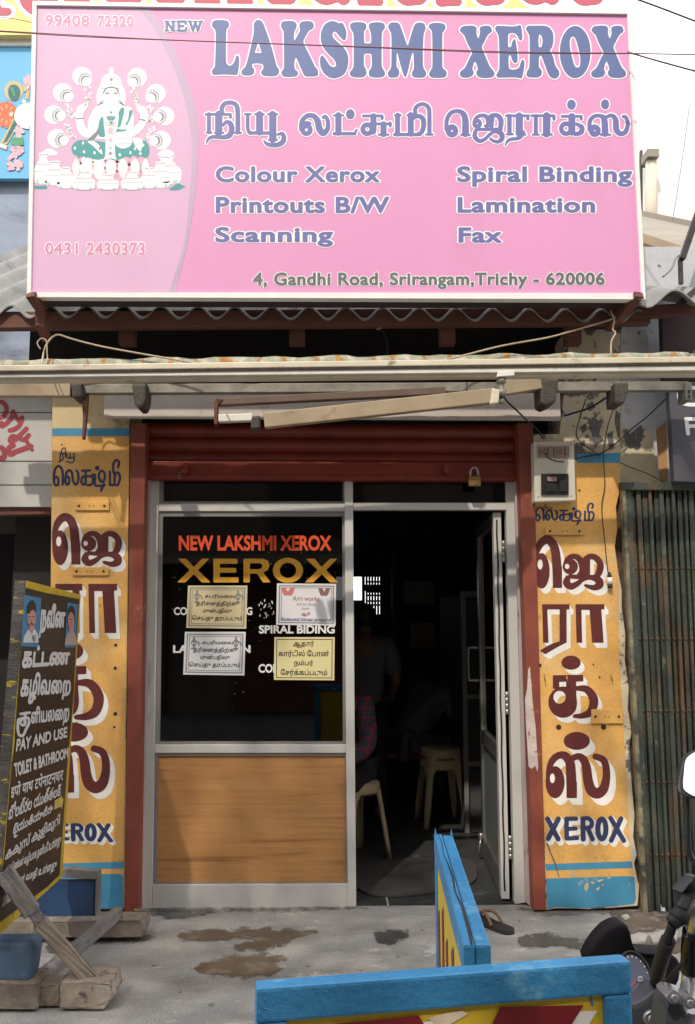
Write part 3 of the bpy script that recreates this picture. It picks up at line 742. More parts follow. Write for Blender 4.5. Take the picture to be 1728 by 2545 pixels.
bead([(346.5, 2008), (789.5, 2006), (786.5, 1709), (351, 1709)], [(355.5, 2004), (784.5, 2003), (782.5, 1715), (358, 1715)], YF + .010, .03)
bead([(361, 1143), (782, 1143), (782, 1082), (361, 1082)], [(371, 1138), (778, 1138), (778, 1086), (371, 1086)], YF + .012, .03)
# wood grain laminate
m_wood = bpy.data.materials.new('wood_laminate'); m_wood.use_nodes = True
def wood(m):
    n = m.node_tree.nodes; L = m.node_tree.links; b = n['Principled BSDF']
    tc = n.new('ShaderNodeTexCoord'); mp = n.new('ShaderNodeMapping'); mp.inputs['Scale'].default_value = (.55, 1, 17); L.new(tc.outputs['Object'], mp.inputs[0])
    wv = n.new('ShaderNodeTexNoise'); wv.inputs['Scale'].default_value = 2.2; wv.inputs['Detail'].default_value = 7; wv.inputs['Distortion'].default_value = 0.45
    L.new(mp.outputs[0], wv.inputs['Vector'])
    mp2 = n.new('ShaderNodeMapping'); mp2.inputs['Scale'].default_value = (2.5, 1, 130); L.new(tc.outputs['Object'], mp2.inputs[0])
    fn = n.new('ShaderNodeTexNoise'); fn.inputs['Scale'].default_value = 3.0; fn.inputs['Detail'].default_value = 4; L.new(mp2.outputs[0], fn.inputs['Vector'])
    rp_ = n.new('ShaderNodeValToRGB'); e = rp_.color_ramp.elements
    e[0].position = .27; e[0].color = (.23, .100, .034, 1); e[1].position = .66; e[1].color = (.45, .235, .090, 1)
    q = rp_.color_ramp.elements.new(.42); q.color = (.40, .195, .070, 1)
    L.new(wv.outputs['Fac'], rp_.inputs[0])
    mx = n.new('ShaderNodeMix'); mx.data_type = 'RGBA'; mx.blend_type = 'MULTIPLY'; mx.inputs[0].default_value = .45
    L.new(rp_.outputs[0], mx.inputs[6]); L.new(fn.outputs['Fac'], mx.inputs[7])
    g = n.new('ShaderNodeMix'); g.data_type = 'RGBA'; g.blend_type = 'MULTIPLY'; g.inputs[0].default_value = 1; g.inputs[7].default_value = (1.42, 1.40, 1.36, 1)
    L.new(mx.outputs[2], g.inputs[6]); L.new(g.outputs[2], b.inputs['Base Color']); b.inputs['Roughness'].default_value = .42
wood(m_wood)
post('wood_panel', [(355, 2004), (785, 2003), (783, 1714), (358, 1714)], YF + .022, .012, m_wood, 0)
# dark film on the panes
m_glass = bpy.data.materials.new('dark_film_glass'); m_glass.use_nodes = True
def filmglass(m, tint=0.22):
    n = m.node_tree.nodes; L = m.node_tree.links; n.remove(n['Principled BSDF']); o = n['Material Output']
    t = n.new('ShaderNodeBsdfTransparent'); t.inputs[0].default_value = (tint, tint, tint * 1.05, 1)
    g = n.new('ShaderNodeBsdfGlossy'); g.inputs['Roughness'].default_value = .015; g.inputs[0].default_value = (1, 1, 1, 1)
    fr = n.new('ShaderNodeFresnel'); fr.inputs[0].default_value = 1.45
    mx = n.new('ShaderNodeMixShader'); L.new(fr.outputs[0], mx.inputs[0]); L.new(t.outputs[0], mx.inputs[1]); L.new(g.outputs[0], mx.inputs[2]); L.new(mx.outputs[0], o.inputs[0])
filmglass(m_glass)
post('window_pane', [(362, 1684), (779.5, 1684), (778, 1171), (369, 1171)], YF + .024, .005, m_glass, 0)
post('transom_pane', [(370, 1139), (779, 1139), (779, 1084), (370, 1084)], YF + .024, .005, m_glass, 0)
post('transom_pane', [(803, 1141), (1148, 1141), (1148, 1084), (803, 1084)], YF + .024, .005, m_glass, 0)
# stick-on letters
m_lo = plain('orange_vinyl', (0.62, 0.075, 0.018), 0.45); m_ly = mat('yellow_vinyl', (0.58, 0.29, 0.025), 0.45, var=0.12, scale=20); m_lw = plain('white_vinyl', (0.68, 0.68, 0.66), 0.5)
PW = planeY(YF + .022)
P = Paint(PW)
P.text('NEW LAKSHMI XEROX', [(406, 1215), (752, 1250)], m_lo, bold=.035)
P.build('window_lettering', sf)
def wide_xerox():
    g = Glyph()
    g.poly([(0, 0), (36, 0), (70, 36), (106, 0), (138, 0), (88, 50), (144, 104), (106, 104), (70, 68), (32, 104), (-4, 104), (52, 50)])
    g.poly([(156, 0), (262, 0), (262, 22), (184, 22), (184, 40), (256, 40), (256, 61), (184, 61), (184, 81), (266, 81), (266, 104), (156, 104)])
    g.poly([(288, 0), (372, 0), (395, 8), (402, 30), (394, 50), (374, 60), (408, 104), (374, 104), (348, 65), (316, 65), (316, 104), (288, 104)])
    g.poly([(316, 20), (362, 20), (373, 32), (362, 46), (316, 46)], True)
    g.ell(483, 51, 66, 55); g.ell(483, 51, 36, 33, True)
    g.poly([(562, 0), (600, 0), (630, 36), (668, 0), (700, 0), (650, 50), (704, 104), (668, 104), (632, 68), (594, 104), (556, 104), (614, 50)])
    return g
P = Paint(PW); P.glyph(wide_xerox(), box_map((0, 0, 700, 104), (404, 1268, 766, 1322)), m_ly, .004, cells=150); P.build('window_lettering', sf)
for body, q, bo in (('COLOUR PRINTING', [(395, 1378), (573, 1396)], .03), ('LAMINATION', [(393, 1464), (569, 1482)], .04), ('SPIRAL BIDING', [(588, 1419), (760, 1438)], .035), ('COLOUR', [(587, 1507), (676, 1527)], .035)):
    P = Paint(PW); P.text(body, q, m_lw, bold=bo); P.build('window_lettering', sf)
# peeling scraps of vinyl and scratches
P = Paint(PW); rr = random.Random(3)
for i in range(26):
    a = rr.uniform(0, 6.28); q = rr.uniform(0.3, 1); x = 603 + 20 * q * math.cos(a); y = 1383 + 24 * q * math.sin(a)
    w_, h_ = rr.uniform(1, 3.5), rr.uniform(1, 5)
    P.shape([(x, y), (x + w_, y - h_ * .4), (x + w_ * .8, y + h_), (x + w_ * .2, y + h_ * .7)], DF, m_lw, .002)
for i in range(70):
    x = rr.uniform(390, 770); y = rr.uniform(1252, 1345) if i < 45 else rr.uniform(1345, 1600)
    w_ = rr.uniform(.4, 1.6); P.shape([(x, y), (x + w_, y + .2), (x + w_ * .7, y + w_), (x, y + w_ * .8)], DF, m_lw, .002)
P.build('vinyl_scraps', sf)
# door leaf swung inwards against the right side
dn, df = sY(1257, 2245, YF + .035), sY(1207, 2132, YF + .86)
dn.z = df.z = 0
du = (df - dn).normalized(); dw = (df - dn).length; dnrm = Vector((-du.y, du.x, 0))
if dnrm.x > 0: dnrm = -dnrm
ztop = pY(950, 1161, YF).z
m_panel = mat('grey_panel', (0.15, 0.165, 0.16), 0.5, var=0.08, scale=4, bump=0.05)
class Leaf:
    def __init__(s): s.mb = MB()
    def q(s, u0, u1, z0, z1, t0, t1):
        P_ = lambda u, t, z: dn + du * u + dnrm * t + Vector((0, 0, z))
        s.mb.hexa([P_(u0, t0, z0), P_(u1, t0, z0), P_(u1, t0, z1), P_(u0, t0, z1), P_(u0, t1, z0), P_(u1, t1, z0), P_(u1, t1, z1), P_(u0, t1, z1)]); return s
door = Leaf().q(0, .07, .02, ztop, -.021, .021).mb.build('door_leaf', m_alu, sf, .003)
Leaf().q(dw - .07, dw, .02, ztop, -.02, .02).mb.build('stile', m_alu_shaded, door, .003)
for z0, z1 in ((.02, .14), (.70, .78), (ztop - .07, ztop)): Leaf().q(.0701, dw - .0701, z0, z1, -.019, .019).mb.build('door_rail', m_alu_shaded, door, .002)
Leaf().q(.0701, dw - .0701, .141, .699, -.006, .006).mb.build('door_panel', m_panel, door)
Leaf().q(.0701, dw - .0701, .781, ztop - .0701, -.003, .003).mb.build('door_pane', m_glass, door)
m_gasket = plain('black_gasket', (.012, .012, .012), .7)
P_ = lambda u, t, z: dn + du * u + dnrm * t + Vector((0, 0, z))
mb = MB(); mb.tube([P_(-.002, .003 + .002 * math.sin(i * 1.7), .06 + i * (ztop - .1) / 24) for i in range(25)], .0045, 6); mb.build('gasket', m_gasket, door)
for sgn in (1, -1):
    mb = MB(); a, b = 1.07, 1.27
    mb.tube(smooth_path([P_(dw - .035, sgn * .02, a), P_(dw - .035, sgn * .075, a), P_(dw - .035, sgn * .085, a + .02), P_(dw - .035, sgn * .085, b - .02), P_(dw - .035, sgn * .075, b), P_(dw - .035, sgn * .02, b)], 4), .009, 8)
    mb.build('door_handle', m_steel, door)
for z in (.22, .95, 1.75):
    mb = MB(); a = P_(-.012, -.028, 0)
    for k in range(4): mb.lathe([(.008, z + k * .03), (.008, z + k * .03 + .027)], a, 10)
    mb.build('hinge', m_steel, door)
a = P_(dw - .04, .03, .12)
mb = MB(); mb.lathe([(.016, 0), (.016, .03), (.010, .04)], a, 12); mb.tube([a + Vector((0, -.01, .02)), a + Vector((-.012, -.03, -.02)), a + Vector((-.02, -.03, -.08))], .006, 8); mb.build('floor_bolt', m_steel, door)

# ---------------------------------------------------------------- paper notices stuck on the window
m_paper_w = mat('white_paper', (0.66, 0.66, 0.67), 0.7, var=0.03, scale=4, bump=0.02)
m_paper_y = mat('yellow_paper', (0.64, 0.57, 0.29), 0.7, var=0.03, scale=4, bump=0.02)
m_paper_c = mat('cream_paper', (0.58, 0.50, 0.29), 0.7, var=0.03, scale=4, bump=0.02)
m_ink = plain('black_ink', (0.02, 0.02, 0.02), 0.7); m_inkr = plain('red_ink', (0.38, 0.05, 0.10), 0.7); m_inkb = plain('blue_ink', (0.06, 0.08, 0.30), 0.7); m_inkg = plain('grey_ink', (0.22, 0.22, 0.21), 0.7)
YN = YF + .0195
def notice(label, quad, m, lines, border=True, corner=None):
    o = thing('paper_notice', label, 'notice', pY(*quad[3], YN), group='notices stuck on the dark window')
    mb = MB(); mb.slab(quad, YN, .0012); mb.build('sheet', m, o)
    P = Paint(planeY(YN))
    tl, tr, br, bl = [Vector((*q, 0)) for q in (quad[3], quad[2], quad[1], quad[0])]
    def uv(u, v): p = tl.lerp(tr, u).lerp(bl.lerp(br, u), v); return (p.x, p.y)
    if border:
        g = []
        for a, b in ((.035, .055), (.075, .085)) if border == 2 else ((.035, .047),):
            c, d = a * 1.3, b * 1.3
            for q in ([(a, c), (1 - a, c), (1 - a, d), (a, d)], [(a, 1 - d), (1 - a, 1 - d), (1 - a, 1 - c), (a, 1 - c)], [(a, d * 1.02), (b, d * 1.02), (b, 1 - d * 1.02), (a, 1 - d * 1.02)], [(1 - b, d * 1.02), (1 - a, d * 1.02), (1 - a, 1 - d * 1.02), (1 - b, 1 - d * 1.02)]):
                P.shape([uv(*x) for x in q], DF, m_inkg if border == 2 else m_ink, .0016)
    for body, (u0, v0, u1, v1), mm, bo in lines:
        P.text(body, [uv(u0, v0), uv(u1, v0), uv(u1, v1), uv(u0, v1)], mm, lift=.0016, bold=bo)
    if corner: corner(P, uv)
    P.build('lettering', o); return o
def lamps(P, uv):
    for cx in (.155, .845):
        g = Glyph(); g.ell(0, 0, 7, 9); g.line(0, -12, 0, 14, 2); g.rect(-7, 12, 7, 16); g.stroke([(5, -4), (12, 0), (13, 6)], 1.5); g.ell(0, -12, 3); g.ell(-3, 1, 1.5, 3, True); g.ell(3, 1, 1.5, 3, True)
        P.glyph(g, lambda x, y, cx=cx: (lambda q: (q[0] * K, q[1] * K))(uv(cx + x * .0065, .255 + y * .0095)), m_inkg, .0016, cells=40)
tam = [('சபரிமலை', (.29, .20, .80, .31), m_ink, .018), ('தரிசனத்திற்கு', (.15, .36, .86, .50), m_ink, .018), ('முன்பதிவு', (.27, .53, .75, .67), m_ink, .018), ('செய்து தரப்படும்', (.09, .70, .93, .85), m_ink, .018)]
# vowel signs that stand before their letter are typed before it
vis = lambda s: s.replace('லை', 'ைல').replace('செ', 'ெச').replace('போ', 'ேபா').replace('சே', 'ேச').replace('வே', 'ேவ').replace('கை', 'ைக')
tam = [(vis(a), b, c, d) for a, b, c, d in tam]
notice('cream notice with four lines of black script, upper left of the four on the window', [(423, 1425), (559, 1427), (562, 1329), (427, 1329)], m_paper_c, tam, 2, lamps)
notice('white notice with four lines of black script, below the cream one', [(416, 1531), (555, 1533), (558, 1434), (420, 1434)], m_paper_w, tam, 2, lamps)
def pics(P, uv):
    for u0, u1, mm, r in ((.075, .30, plain('pink_print', (.55, .16, .17), .7), .5), (.70, .90, plain('brown_print', (.22, .12, .11), .7), .4)):
        P.shape([uv(u0, .10), uv(u0 + .07, .11), uv((u0 + u1) / 2, .20), uv(u1 - .07, .11), uv(u1, .10), uv(u1 - .02, .22), uv(u1 - .05, .29), uv(u0 + .05, .29), uv(u0 + .02, .22)], DF, mm, .0016)
notice('white notice with red and blue words and two small pictures, under the yellow word', [(627, 1418), (762, 1420), (763, 1325), (629, 1324)], m_paper_w,
       [('Arri works', (.27, .30, .72, .42), m_inkr, .004), ('will be done', (.33, .46, .66, .53), m_inkg, .0), ('here', (.43, .56, .55, .63), m_inkg, .0), ('ஆரி', (.42, .68, .57, .79), m_inkr, .02), (vis('வேலைகள் செய்து தரப்படும்'), (.08, .82, .92, .91), m_inkb, .02)], 2, pics)
notice('yellow notice with large black script, lowest on the right of the window', [(622, 1543), (759, 1544), (760, 1446), (623, 1446)], m_paper_y,
       [('ஆதார்', (.31, .08, .66, .25), m_ink, .018), ('கார்டில் போன்'.replace('போ', 'ேபா'), (.07, .30, .91, .48), m_ink, .018), ('நம்பர்', (.33, .53, .65, .70), m_ink, .018), (vis('சேர்க்கப்படும்'), (.11, .74, .88, .92), m_ink, .018)], 1)
# ---------------------------------------------------------------- the big signboard
m_pink = mat('pink_vinyl', (0.69, 0.300, 0.53), 0.5, var=0.035, scale=1.6, bump=0.25, bscale=1.6, stain=((0.65, 0.28, 0.48), 2.5, .56, .2), stretch=(1, 1, .35))
m_pink2 = mat('pale_pink_vinyl', (0.66, 0.41, 0.60), 0.5, var=0.035, scale=1.6, bump=0.25, bscale=1.6, stain=((0.66, 0.38, 0.56), 2.5, .54, .2), stretch=(1, 1, .35))
m_lilac = plain('lilac_vinyl', (0.50, 0.37, 0.52), 0.5)
m_frame = mat('white_metal', (0.80, 0.79, 0.77), 0.45, var=0.05, scale=8, bump=0.03)
m_sblue = plain('slate_blue_vinyl', (0.105, 0.150, 0.34), 0.5); m_sblue2 = plain('violet_blue_vinyl', (0.135, 0.145, 0.37), 0.5)
m_svgrey = plain('grey_vinyl', (0.12, 0.14, 0.14), 0.5)
m_svwhite = plain('white_print', (0.86, 0.85, 0.86), 0.5); m_pinkletter = plain('pink_print_letter', (0.66, 0.24, 0.42), 0.5)
m_under = mat('dark_brown_back', (0.045, 0.030, 0.030), 0.8, var=0.3, scale=8, bump=0.3)
m_rust = mat('rusty_strap', (0.13, 0.045, 0.030), 0.75, var=0.3, scale=15, bump=0.4, stain=((0.25, 0.11, 0.05), 12, 0.58, 0.08))
SGY = 3.95
sg = thing('signboard', 'large pink shop signboard with blue lettering and a seated goddess picture above the shop', 'signboard', pY(760, 675, SGY))
oTL, oTR, oBR, oBL = (74, 2), (1434, 22), (1466, 679), (61, 674)
iTL, iTR, iBR, iBL = (83, 11), (1424, 31), (1457, 665), (70, 663)
mb = MB()
for a, b, c, d in ((oTL, oTR, iTR, iTL), (oTR, oBR, iBR, iTR), (oBR, oBL, iBL, iBR), (oBL, oTL, iTL, iBL)): mb.slab([a, b, c, d], SGY, .05)
mb.build('frame', m_frame, sg)
mb = MB(); mb.slab([iBL, iBR, iTR, iTL], SGY + .012, .006); mb.build('face_panel', m_pink, sg)
q = [pY(*p, SGY + .051) for p in (oBL, oBR, oTR, oTL)]
mb = MB(); mb.prism(q, Vector((0, .13, 0))); mb.build('back_box', m_under, sg)
PS = planeY(SGY + .012)
H = lambda pts: [(x * .5, y * .5) for x, y in pts]
P = Paint(PS)
edge_i = H([(625, 30), (700, 130), (750, 220), (795, 320), (845, 480), (868, 620), (870, 760), (857, 920), (838, 1096)]) + [(400, 613), (383, 662.5)]
edge_o = H([(664, 30), (742, 130), (820, 290), (872, 430), (896, 560), (901, 640), (893, 800), (875, 960), (852, 1096)]) + [(411, 613), (398, 662.5)]
ei = [(p.x, p.y) for p in smooth_path([(x, y, 0) for x, y in edge_i], 5)]; eo = [(p.x, p.y) for p in smooth_path([(x, y, 0) for x, y in edge_o], 5)]
ei[0] = (312.5, 14.5); eo[0] = (331, 14.8)
P.shape([(83.3, 11.3)] + ei + [(70.3, 662.6)], DF, m_pink2, .0012)
P.build('pale_field', sg)
P = Paint(PS); P.shape(ei + eo[::-1], DF, m_lilac, .002); P.build('curved_band', sg)

FA_, FB_ = frame(500, 30, 1578 / 550.0), frame(1050, 30, 1578 / 550.0)
title = [
 (FA_, [(78,90),(85,65),(110,57),(170,58),(195,70),(200,100),(185,120),(180,150),(178,330),(185,370),(205,382),(225,372),(240,345),(250,315),(260,308),(270,320),(272,360),(265,420),(255,450),(240,448),(160,445),(95,448),(80,440),(78,415),(90,400),(100,370),(105,200),(103,140),(95,120),(80,105)], None),
 (FA_, [(375,110),(380,75),(400,57),(420,57),(440,75),(455,110),(470,150),(500,240),(530,350),(540,385),(555,405),(555,435),(535,455),(490,458),(450,455),(430,440),(430,420),(445,400),(435,370),(370,368),(365,390),(380,410),(375,440),(350,452),(310,452),(290,440),(290,415),(310,395),(325,365),(345,290),(365,200),(375,150)], [(405,220),(395,255),(385,288),(405,290),(430,288),(420,250),(412,222)]),
 (FA_, [(570,95),(578,70),(605,63),(650,63),(675,75),(682,95),(675,120),(665,145),(662,185),(668,200),(690,160),(705,130),(700,95),(712,72),(740,65),(785,67),(803,85),(800,115),(780,128),(765,140),(740,185),(730,210),(745,250),(790,340),(815,390),(832,410),(835,445),(820,458),(770,460),(740,455),(720,420),(690,350),(678,325),(668,345),(665,380),(672,410),(690,425),(690,445),(670,460),(600,462),(578,450),(573,425),(588,405),(592,350),(590,200),(588,140),(575,115)], None),
 (FA_, [(1035,175),(1030,195),(1015,200),(985,170),(965,145),(950,140),(938,155),(942,180),(970,210),(1015,250),(1045,300),(1050,360),(1035,420),(1005,455),(960,472),(920,468),(885,445),(855,400),(848,350),(852,320),(865,308),(885,330),(915,375),(940,392),(960,385),(962,365),(945,335),(900,290),(865,240),(853,190),(860,130),(885,85),(925,65),(960,68),(985,80),(1005,75),(1020,95),(1035,135)], None),
 (FA_, [(1063,100),(1072,78),(1100,72),(1150,73),(1175,85),(1178,115),(1165,135),(1162,165),(1163,210),(1170,222),(1205,222),(1213,210),(1212,160),(1205,130),(1197,110),(1200,85),(1225,74),(1275,73),(1305,83),(1312,110),(1300,130),(1290,155),(1288,300),(1290,390),(1305,415),(1312,440),(1300,460),(1265,467),(1220,465),(1198,450),(1198,420),(1212,400),(1218,370),(1215,305),(1205,297),(1172,297),(1163,310),(1162,380),(1175,405),(1180,435),(1165,460),(1130,467),(1085,463),(1063,450),(1063,425),(1080,405),(1088,370),(1088,200),(1085,150),(1070,125)], None),
 (FA_, [(1335,100),(1345,80),(1370,73),(1405,77),(1420,95),(1440,150),(1466,226),(1473,235),(1480,222),(1498,160),(1520,95),(1540,77),(1580,76),(1600,100),(1600,125),(1588,160),(1583,250),(1583,380),(1600,420),(1605,445),(1590,465),(1540,468),(1510,460),(1502,435),(1515,410),(1518,380),(1515,300),(1510,290),(1500,310),(1480,400),(1465,455),(1455,463),(1445,450),(1420,370),(1403,300),(1396,290),(1395,330),(1395,385),(1412,415),(1412,445),(1395,465),(1350,467),(1335,455),(1333,430),(1350,405),(1357,370),(1357,180),(1350,140),(1338,120)], None),
 (FB_, [(45,105),(55,85),(85,77),(130,78),(160,90),(165,115),(150,140),(143,170),(143,380),(155,405),(172,425),(170,455),(145,468),(75,468),(52,455),(50,430),(65,405),(72,370),(70,160),(62,130)], None),
 (FB_, [(268,130),(282,105),(320,97),(365,98),(386,112),(386,150),(398,187),(411,150),(410,112),(430,100),(470,97),(492,112),(495,140),(475,155),(460,175),(440,215),(425,250),(440,290),(480,385),(500,410),(515,435),(505,460),(470,470),(420,468),(392,455),(385,425),(396,405),(375,352),(357,405),(367,425),(355,455),(320,468),(285,465),(268,450),(270,425),(295,405),(310,385),(340,320),(355,290),(330,240),(310,195),(298,165),(285,152)], None),
 (FB_, [(520,125),(525,103),(550,98),(640,102),(675,98),(695,92),(705,105),(712,150),(712,190),(700,205),(690,195),(675,165),(650,150),(618,155),(612,175),(612,240),(618,250),(632,245),(640,215),(650,195),(662,195),(668,220),(675,270),(680,330),(672,360),(655,362),(640,340),(630,310),(618,310),(615,330),(617,390),(630,408),(665,408),(690,395),(702,360),(712,340),(725,345),(728,380),(718,440),(708,472),(690,470),(640,465),(560,468),(532,463),(530,440),(545,415),(550,370),(548,250),(545,180),(535,150)], None),
 (FB_, [(740,115),(755,98),(800,97),(870,97),(905,110),(930,145),(935,200),(925,250),(910,275),(930,310),(945,370),(960,400),(975,420),(975,450),(955,472),(925,470),(900,445),(875,380),(850,315),(838,312),(832,330),(832,390),(850,415),(850,445),(825,465),(770,466),(745,455),(745,425),(760,400),(765,350),(765,200),(760,160),(745,135)], [(832,165),(840,160),(852,175),(858,210),(850,245),(838,252),(830,240),(828,200)]),
 (FB_, 'O', [(1072,175),(1055,190),(1052,240),(1065,310),(1085,380),(1105,395),(1122,385),(1127,340),(1118,280),(1100,210),(1085,180)]),
 (FB_, 'X', None)]
P = Paint(PS)
for fr, pts, hole in title:
    g = Glyph()
    if pts == 'O': g.ell(1090, 285, 110, 186)
    elif pts == 'X': g.poly([(x + 938, y) for x, y in title[7][1]], sm=3)
    else: g.poly(pts, sm=3)
    if hole: g.poly(hole, True, 3)
    P.glyph(g, fr, m_svwhite, .003, 9); P.glyph(g, fr, m_sblue, .004)
P.build('title_lettering', sg)
def serif(g, x0, y, x1, r=8): return g.line(x0, y, x1, y, r)
FC_, FD_ = frame(490, 220, 1578 / 550.0), frame(1040, 220, 1578 / 550.0)
tg = []
g = Glyph(); g.line(85, 182, 85, 312, 14); g.line(65, 184, 238, 184, 10); serif(g, 70, 314, 102); g.line(155, 184, 155, 312, 26); serif(g, 128, 316, 186)
g.stroke([(188, 262), (205, 240), (235, 248), (248, 290), (230, 335), (180, 348), (120, 344), (85, 356), (66, 390)], [10, 13, 18, 20, 20, 15, 13, 11, 5]); g.ell(238, 196, 12, 20)
g.stroke([(182, 180), (176, 140), (198, 108), (238, 100), (276, 114), (290, 160), (291, 312)], [14, 16, 16, 15, 16, 17, 17]); serif(g, 272, 316, 314); tg.append((FC_, g))
g = Glyph(); serif(g, 342, 183, 382); g.stroke([(362, 185), (362, 280), (376, 316), (398, 320)], [13, 13, 13, 9]); serif(g, 414, 183, 474); g.line(446, 185, 446, 310, 25); g.line(385, 316, 540, 318, 12)
serif(g, 508, 183, 572); g.line(540, 185, 540, 362, 26); serif(g, 514, 366, 570); g.stroke([(575, 328), (606, 322), (620, 350), (606, 386), (560, 404), (505, 398), (476, 372)], [8, 14, 17, 19, 16, 14, 6]); tg.append((FC_, g))
g = Glyph(); g.ring(780, 294, 28, 28, 17); g.stroke([(742, 290), (748, 232), (785, 196), (830, 195), (860, 230), (872, 285), (900, 318), (930, 288), (934, 235), (916, 200), (902, 204)], [15, 16, 17, 18, 22, 24, 22, 17, 15, 13, 13])
g.stroke([(752, 262), (775, 246), (800, 250)], [10, 14, 16]); tg.append((FC_, g))
g = Glyph(); serif(g, 976, 191, 1040); g.line(1008, 190, 1008, 315, 22); g.line(978, 322, 1125, 322, 12); g.line(1125, 320, 1137, 296, 9); tg.append((FC_, g)); tg.append((FC_, Glyph().ell(1093, 183, 31, 36)))
g = Glyph(); g.line(1186, 195, 1320, 195, 10); g.ell(1320, 208, 12, 18); g.line(1258, 198, 1258, 295, 22); g.ring(1214, 290, 32, 32, 17); g.line(1225, 252, 1375, 252, 10); g.ell(1378, 256, 12, 22)
g.line(1330, 255, 1330, 325, 22); serif(g, 1296, 329, 1364); g.line(1215, 322, 1262, 312, 14); tg.append((FC_, g))
g = Glyph(); serif(g, 1412, 190, 1452); g.line(1430, 190, 1430, 325, 18); g.line(1410, 328, 1590, 328, 12); serif(g, 1500, 190, 1560); g.line(1524, 190, 1524, 322, 22)
g.stroke([(1540, 215), (1575, 196), (1610, 215), (1616, 265), (1600, 312), (1570, 326)], [12, 15, 18, 18, 16, 12])
g.stroke([(1558, 185), (1556, 145), (1580, 118), (1618, 112), (1650, 135), (1657, 180), (1657, 322)], [14, 15, 14, 14, 15, 15, 15]); serif(g, 1634, 328, 1680); tg.append((FC_, g))
g = Glyph(); g.ring(240, 302, 26, 28, 19); g.stroke([(200, 292), (204, 222), (232, 175), (278, 160), (320, 180), (336, 230), (336, 322)], [14, 15, 15, 14, 20, 23, 25]); serif(g, 306, 330, 366); tg.append((FD_, g))
g = Glyph(); g.ring(420, 250, 20, 20, 15); g.stroke([(398, 235), (420, 202), (468, 192), (495, 218), (496, 262), (475, 266)], [12, 13, 14, 16, 15, 9]); g.stroke([(492, 215), (528, 190), (570, 196), (590, 232), (584, 285)], [12, 14, 17, 19, 16])
g.line(530, 200, 520, 285, 14); g.line(415, 292, 590, 290, 12)
g.stroke([(410, 300), (402, 340), (430, 372), (468, 365), (510, 328), (548, 306), (588, 318), (598, 352), (574, 378), (536, 374), (516, 358)], [14, 16, 15, 13, 12, 13, 18, 18, 14, 11, 10]); tg.append((FD_, g))
g = Glyph(); g.line(628, 194, 785, 194, 10); g.ell(781, 210, 12, 20); g.line(650, 196, 650, 320, 16); serif(g, 632, 326, 674); g.line(720, 196, 720, 318, 26); g.stroke([(742, 318), (718, 352), (660, 362), (636, 376), (620, 404)], [22, 14, 12, 10, 5]); g.line(735, 315, 764, 330, 7); tg.append((FD_, g))
g = Glyph(); g.line(812, 194, 968, 194, 10); g.ell(968, 210, 12, 20); g.line(838, 196, 838, 322, 15); serif(g, 816, 328, 858); g.line(915, 196, 915, 322, 27); serif(g, 884, 328, 952); tg.append((FD_, g))
g = Glyph(); g.line(1025, 198, 1162, 198, 10); g.ell(1162, 212, 11, 18); g.line(1095, 200, 1095, 310, 25); g.ring(1054, 286, 35, 36, 16); g.line(1050, 252, 1138, 252, 10); g.stroke([(1130, 256), (1165, 275), (1160, 312), (1120, 326)], [10, 18, 18, 14]); tg.append((FD_, g)); tg.append((FD_, Glyph().ell(1092, 115, 31, 36)))
g = Glyph(); g.ring(1258, 300, 24, 26, 19); g.stroke([(1220, 292), (1224, 232), (1254, 198), (1298, 195), (1326, 222), (1332, 322)], [14, 15, 14, 14, 22, 24]); serif(g, 1300, 329, 1370)
g.stroke([(1330, 208), (1378, 192), (1406, 222), (1412, 290), (1440, 322), (1478, 308), (1494, 250), (1480, 206), (1462, 200)], [12, 14, 20, 22, 18, 17, 15, 13, 12]); tg.append((FD_, g)); tg.append((FD_, Glyph().ell(1332, 113, 29, 36)))
P = Paint(PS)
for fr, g in tg: P.glyph(g, fr, m_svwhite, .003, 8)
for fr, g in tg: P.glyph(g, fr, m_sblue2, .004)
P.build('script_lettering', sg)
# service list, address, numbers
def sgtext(body, quad, m, bold=.034, halo=.05, hm=None):
    TRACK[0] = .07; P = Paint(PS); P.text(body, quad, m, lift=.0045, bold=bold, halo=halo, halo_m=hm or m_svwhite, res=64); P.build('lettering', sg); TRACK[0] = 0.0
for body, q in (('Colour Xerox', (490, 377, 862, 414)), ('Printouts B/W', (490, 446, 884, 484)), ('Scanning', (489, 515, 756, 560)), ('Spiral Binding', (1038, 377, 1435, 424)), ('Lamination', (1039, 447, 1351, 483)), ('Fax', (1041, 516, 1139, 551))):
    sgtext(body, [q[:2], q[2:]], m_sblue2)
sgtext('4, Gandhi Road, Srirangam,Trichy - 620006', [(574, 618), (1373, 618), (1373, 655), (574, 657)], m_svgrey, .035, .04)
sgtext('99408', [(103, 33), (203, 34.5), (203, 59), (103, 58)], m_pinkletter, .02, .05); sgtext('72320', [(222, 35), (303, 36), (303, 60), (222, 59)], m_pinkletter, .02, .05)
sgtext('0431', [(103, 550), (177, 550), (177, 578), (103, 577)], m_pinkletter, .02, .05); sgtext('2430373', [(197, 550), (329, 550), (329, 579), (197, 578)], m_pinkletter, .02, .05)
g = Glyph()
for seg in ([(0, 0, 0, 40), (0, 0, 26, 40), (26, 0, 26, 40)], [(48, 0, 48, 40), (48, 0, 74, 0), (48, 20, 66, 20), (48, 40, 76, 40), (74, 0, 76, 10), (76, 40, 78, 28)], [(92, 0, 104, 40), (104, 40, 114, 4), (114, 4, 124, 40), (124, 40, 136, 0)]):
    for a in seg: g.line(*a, 5.0)
for x in (0, 26, 48, 92, 136, 114): g.line(x - 8, 0, x + 8, 0, 2.8)
for x in (0, 26, 48): g.line(x - 8, 40, x + 8, 40, 2.8)
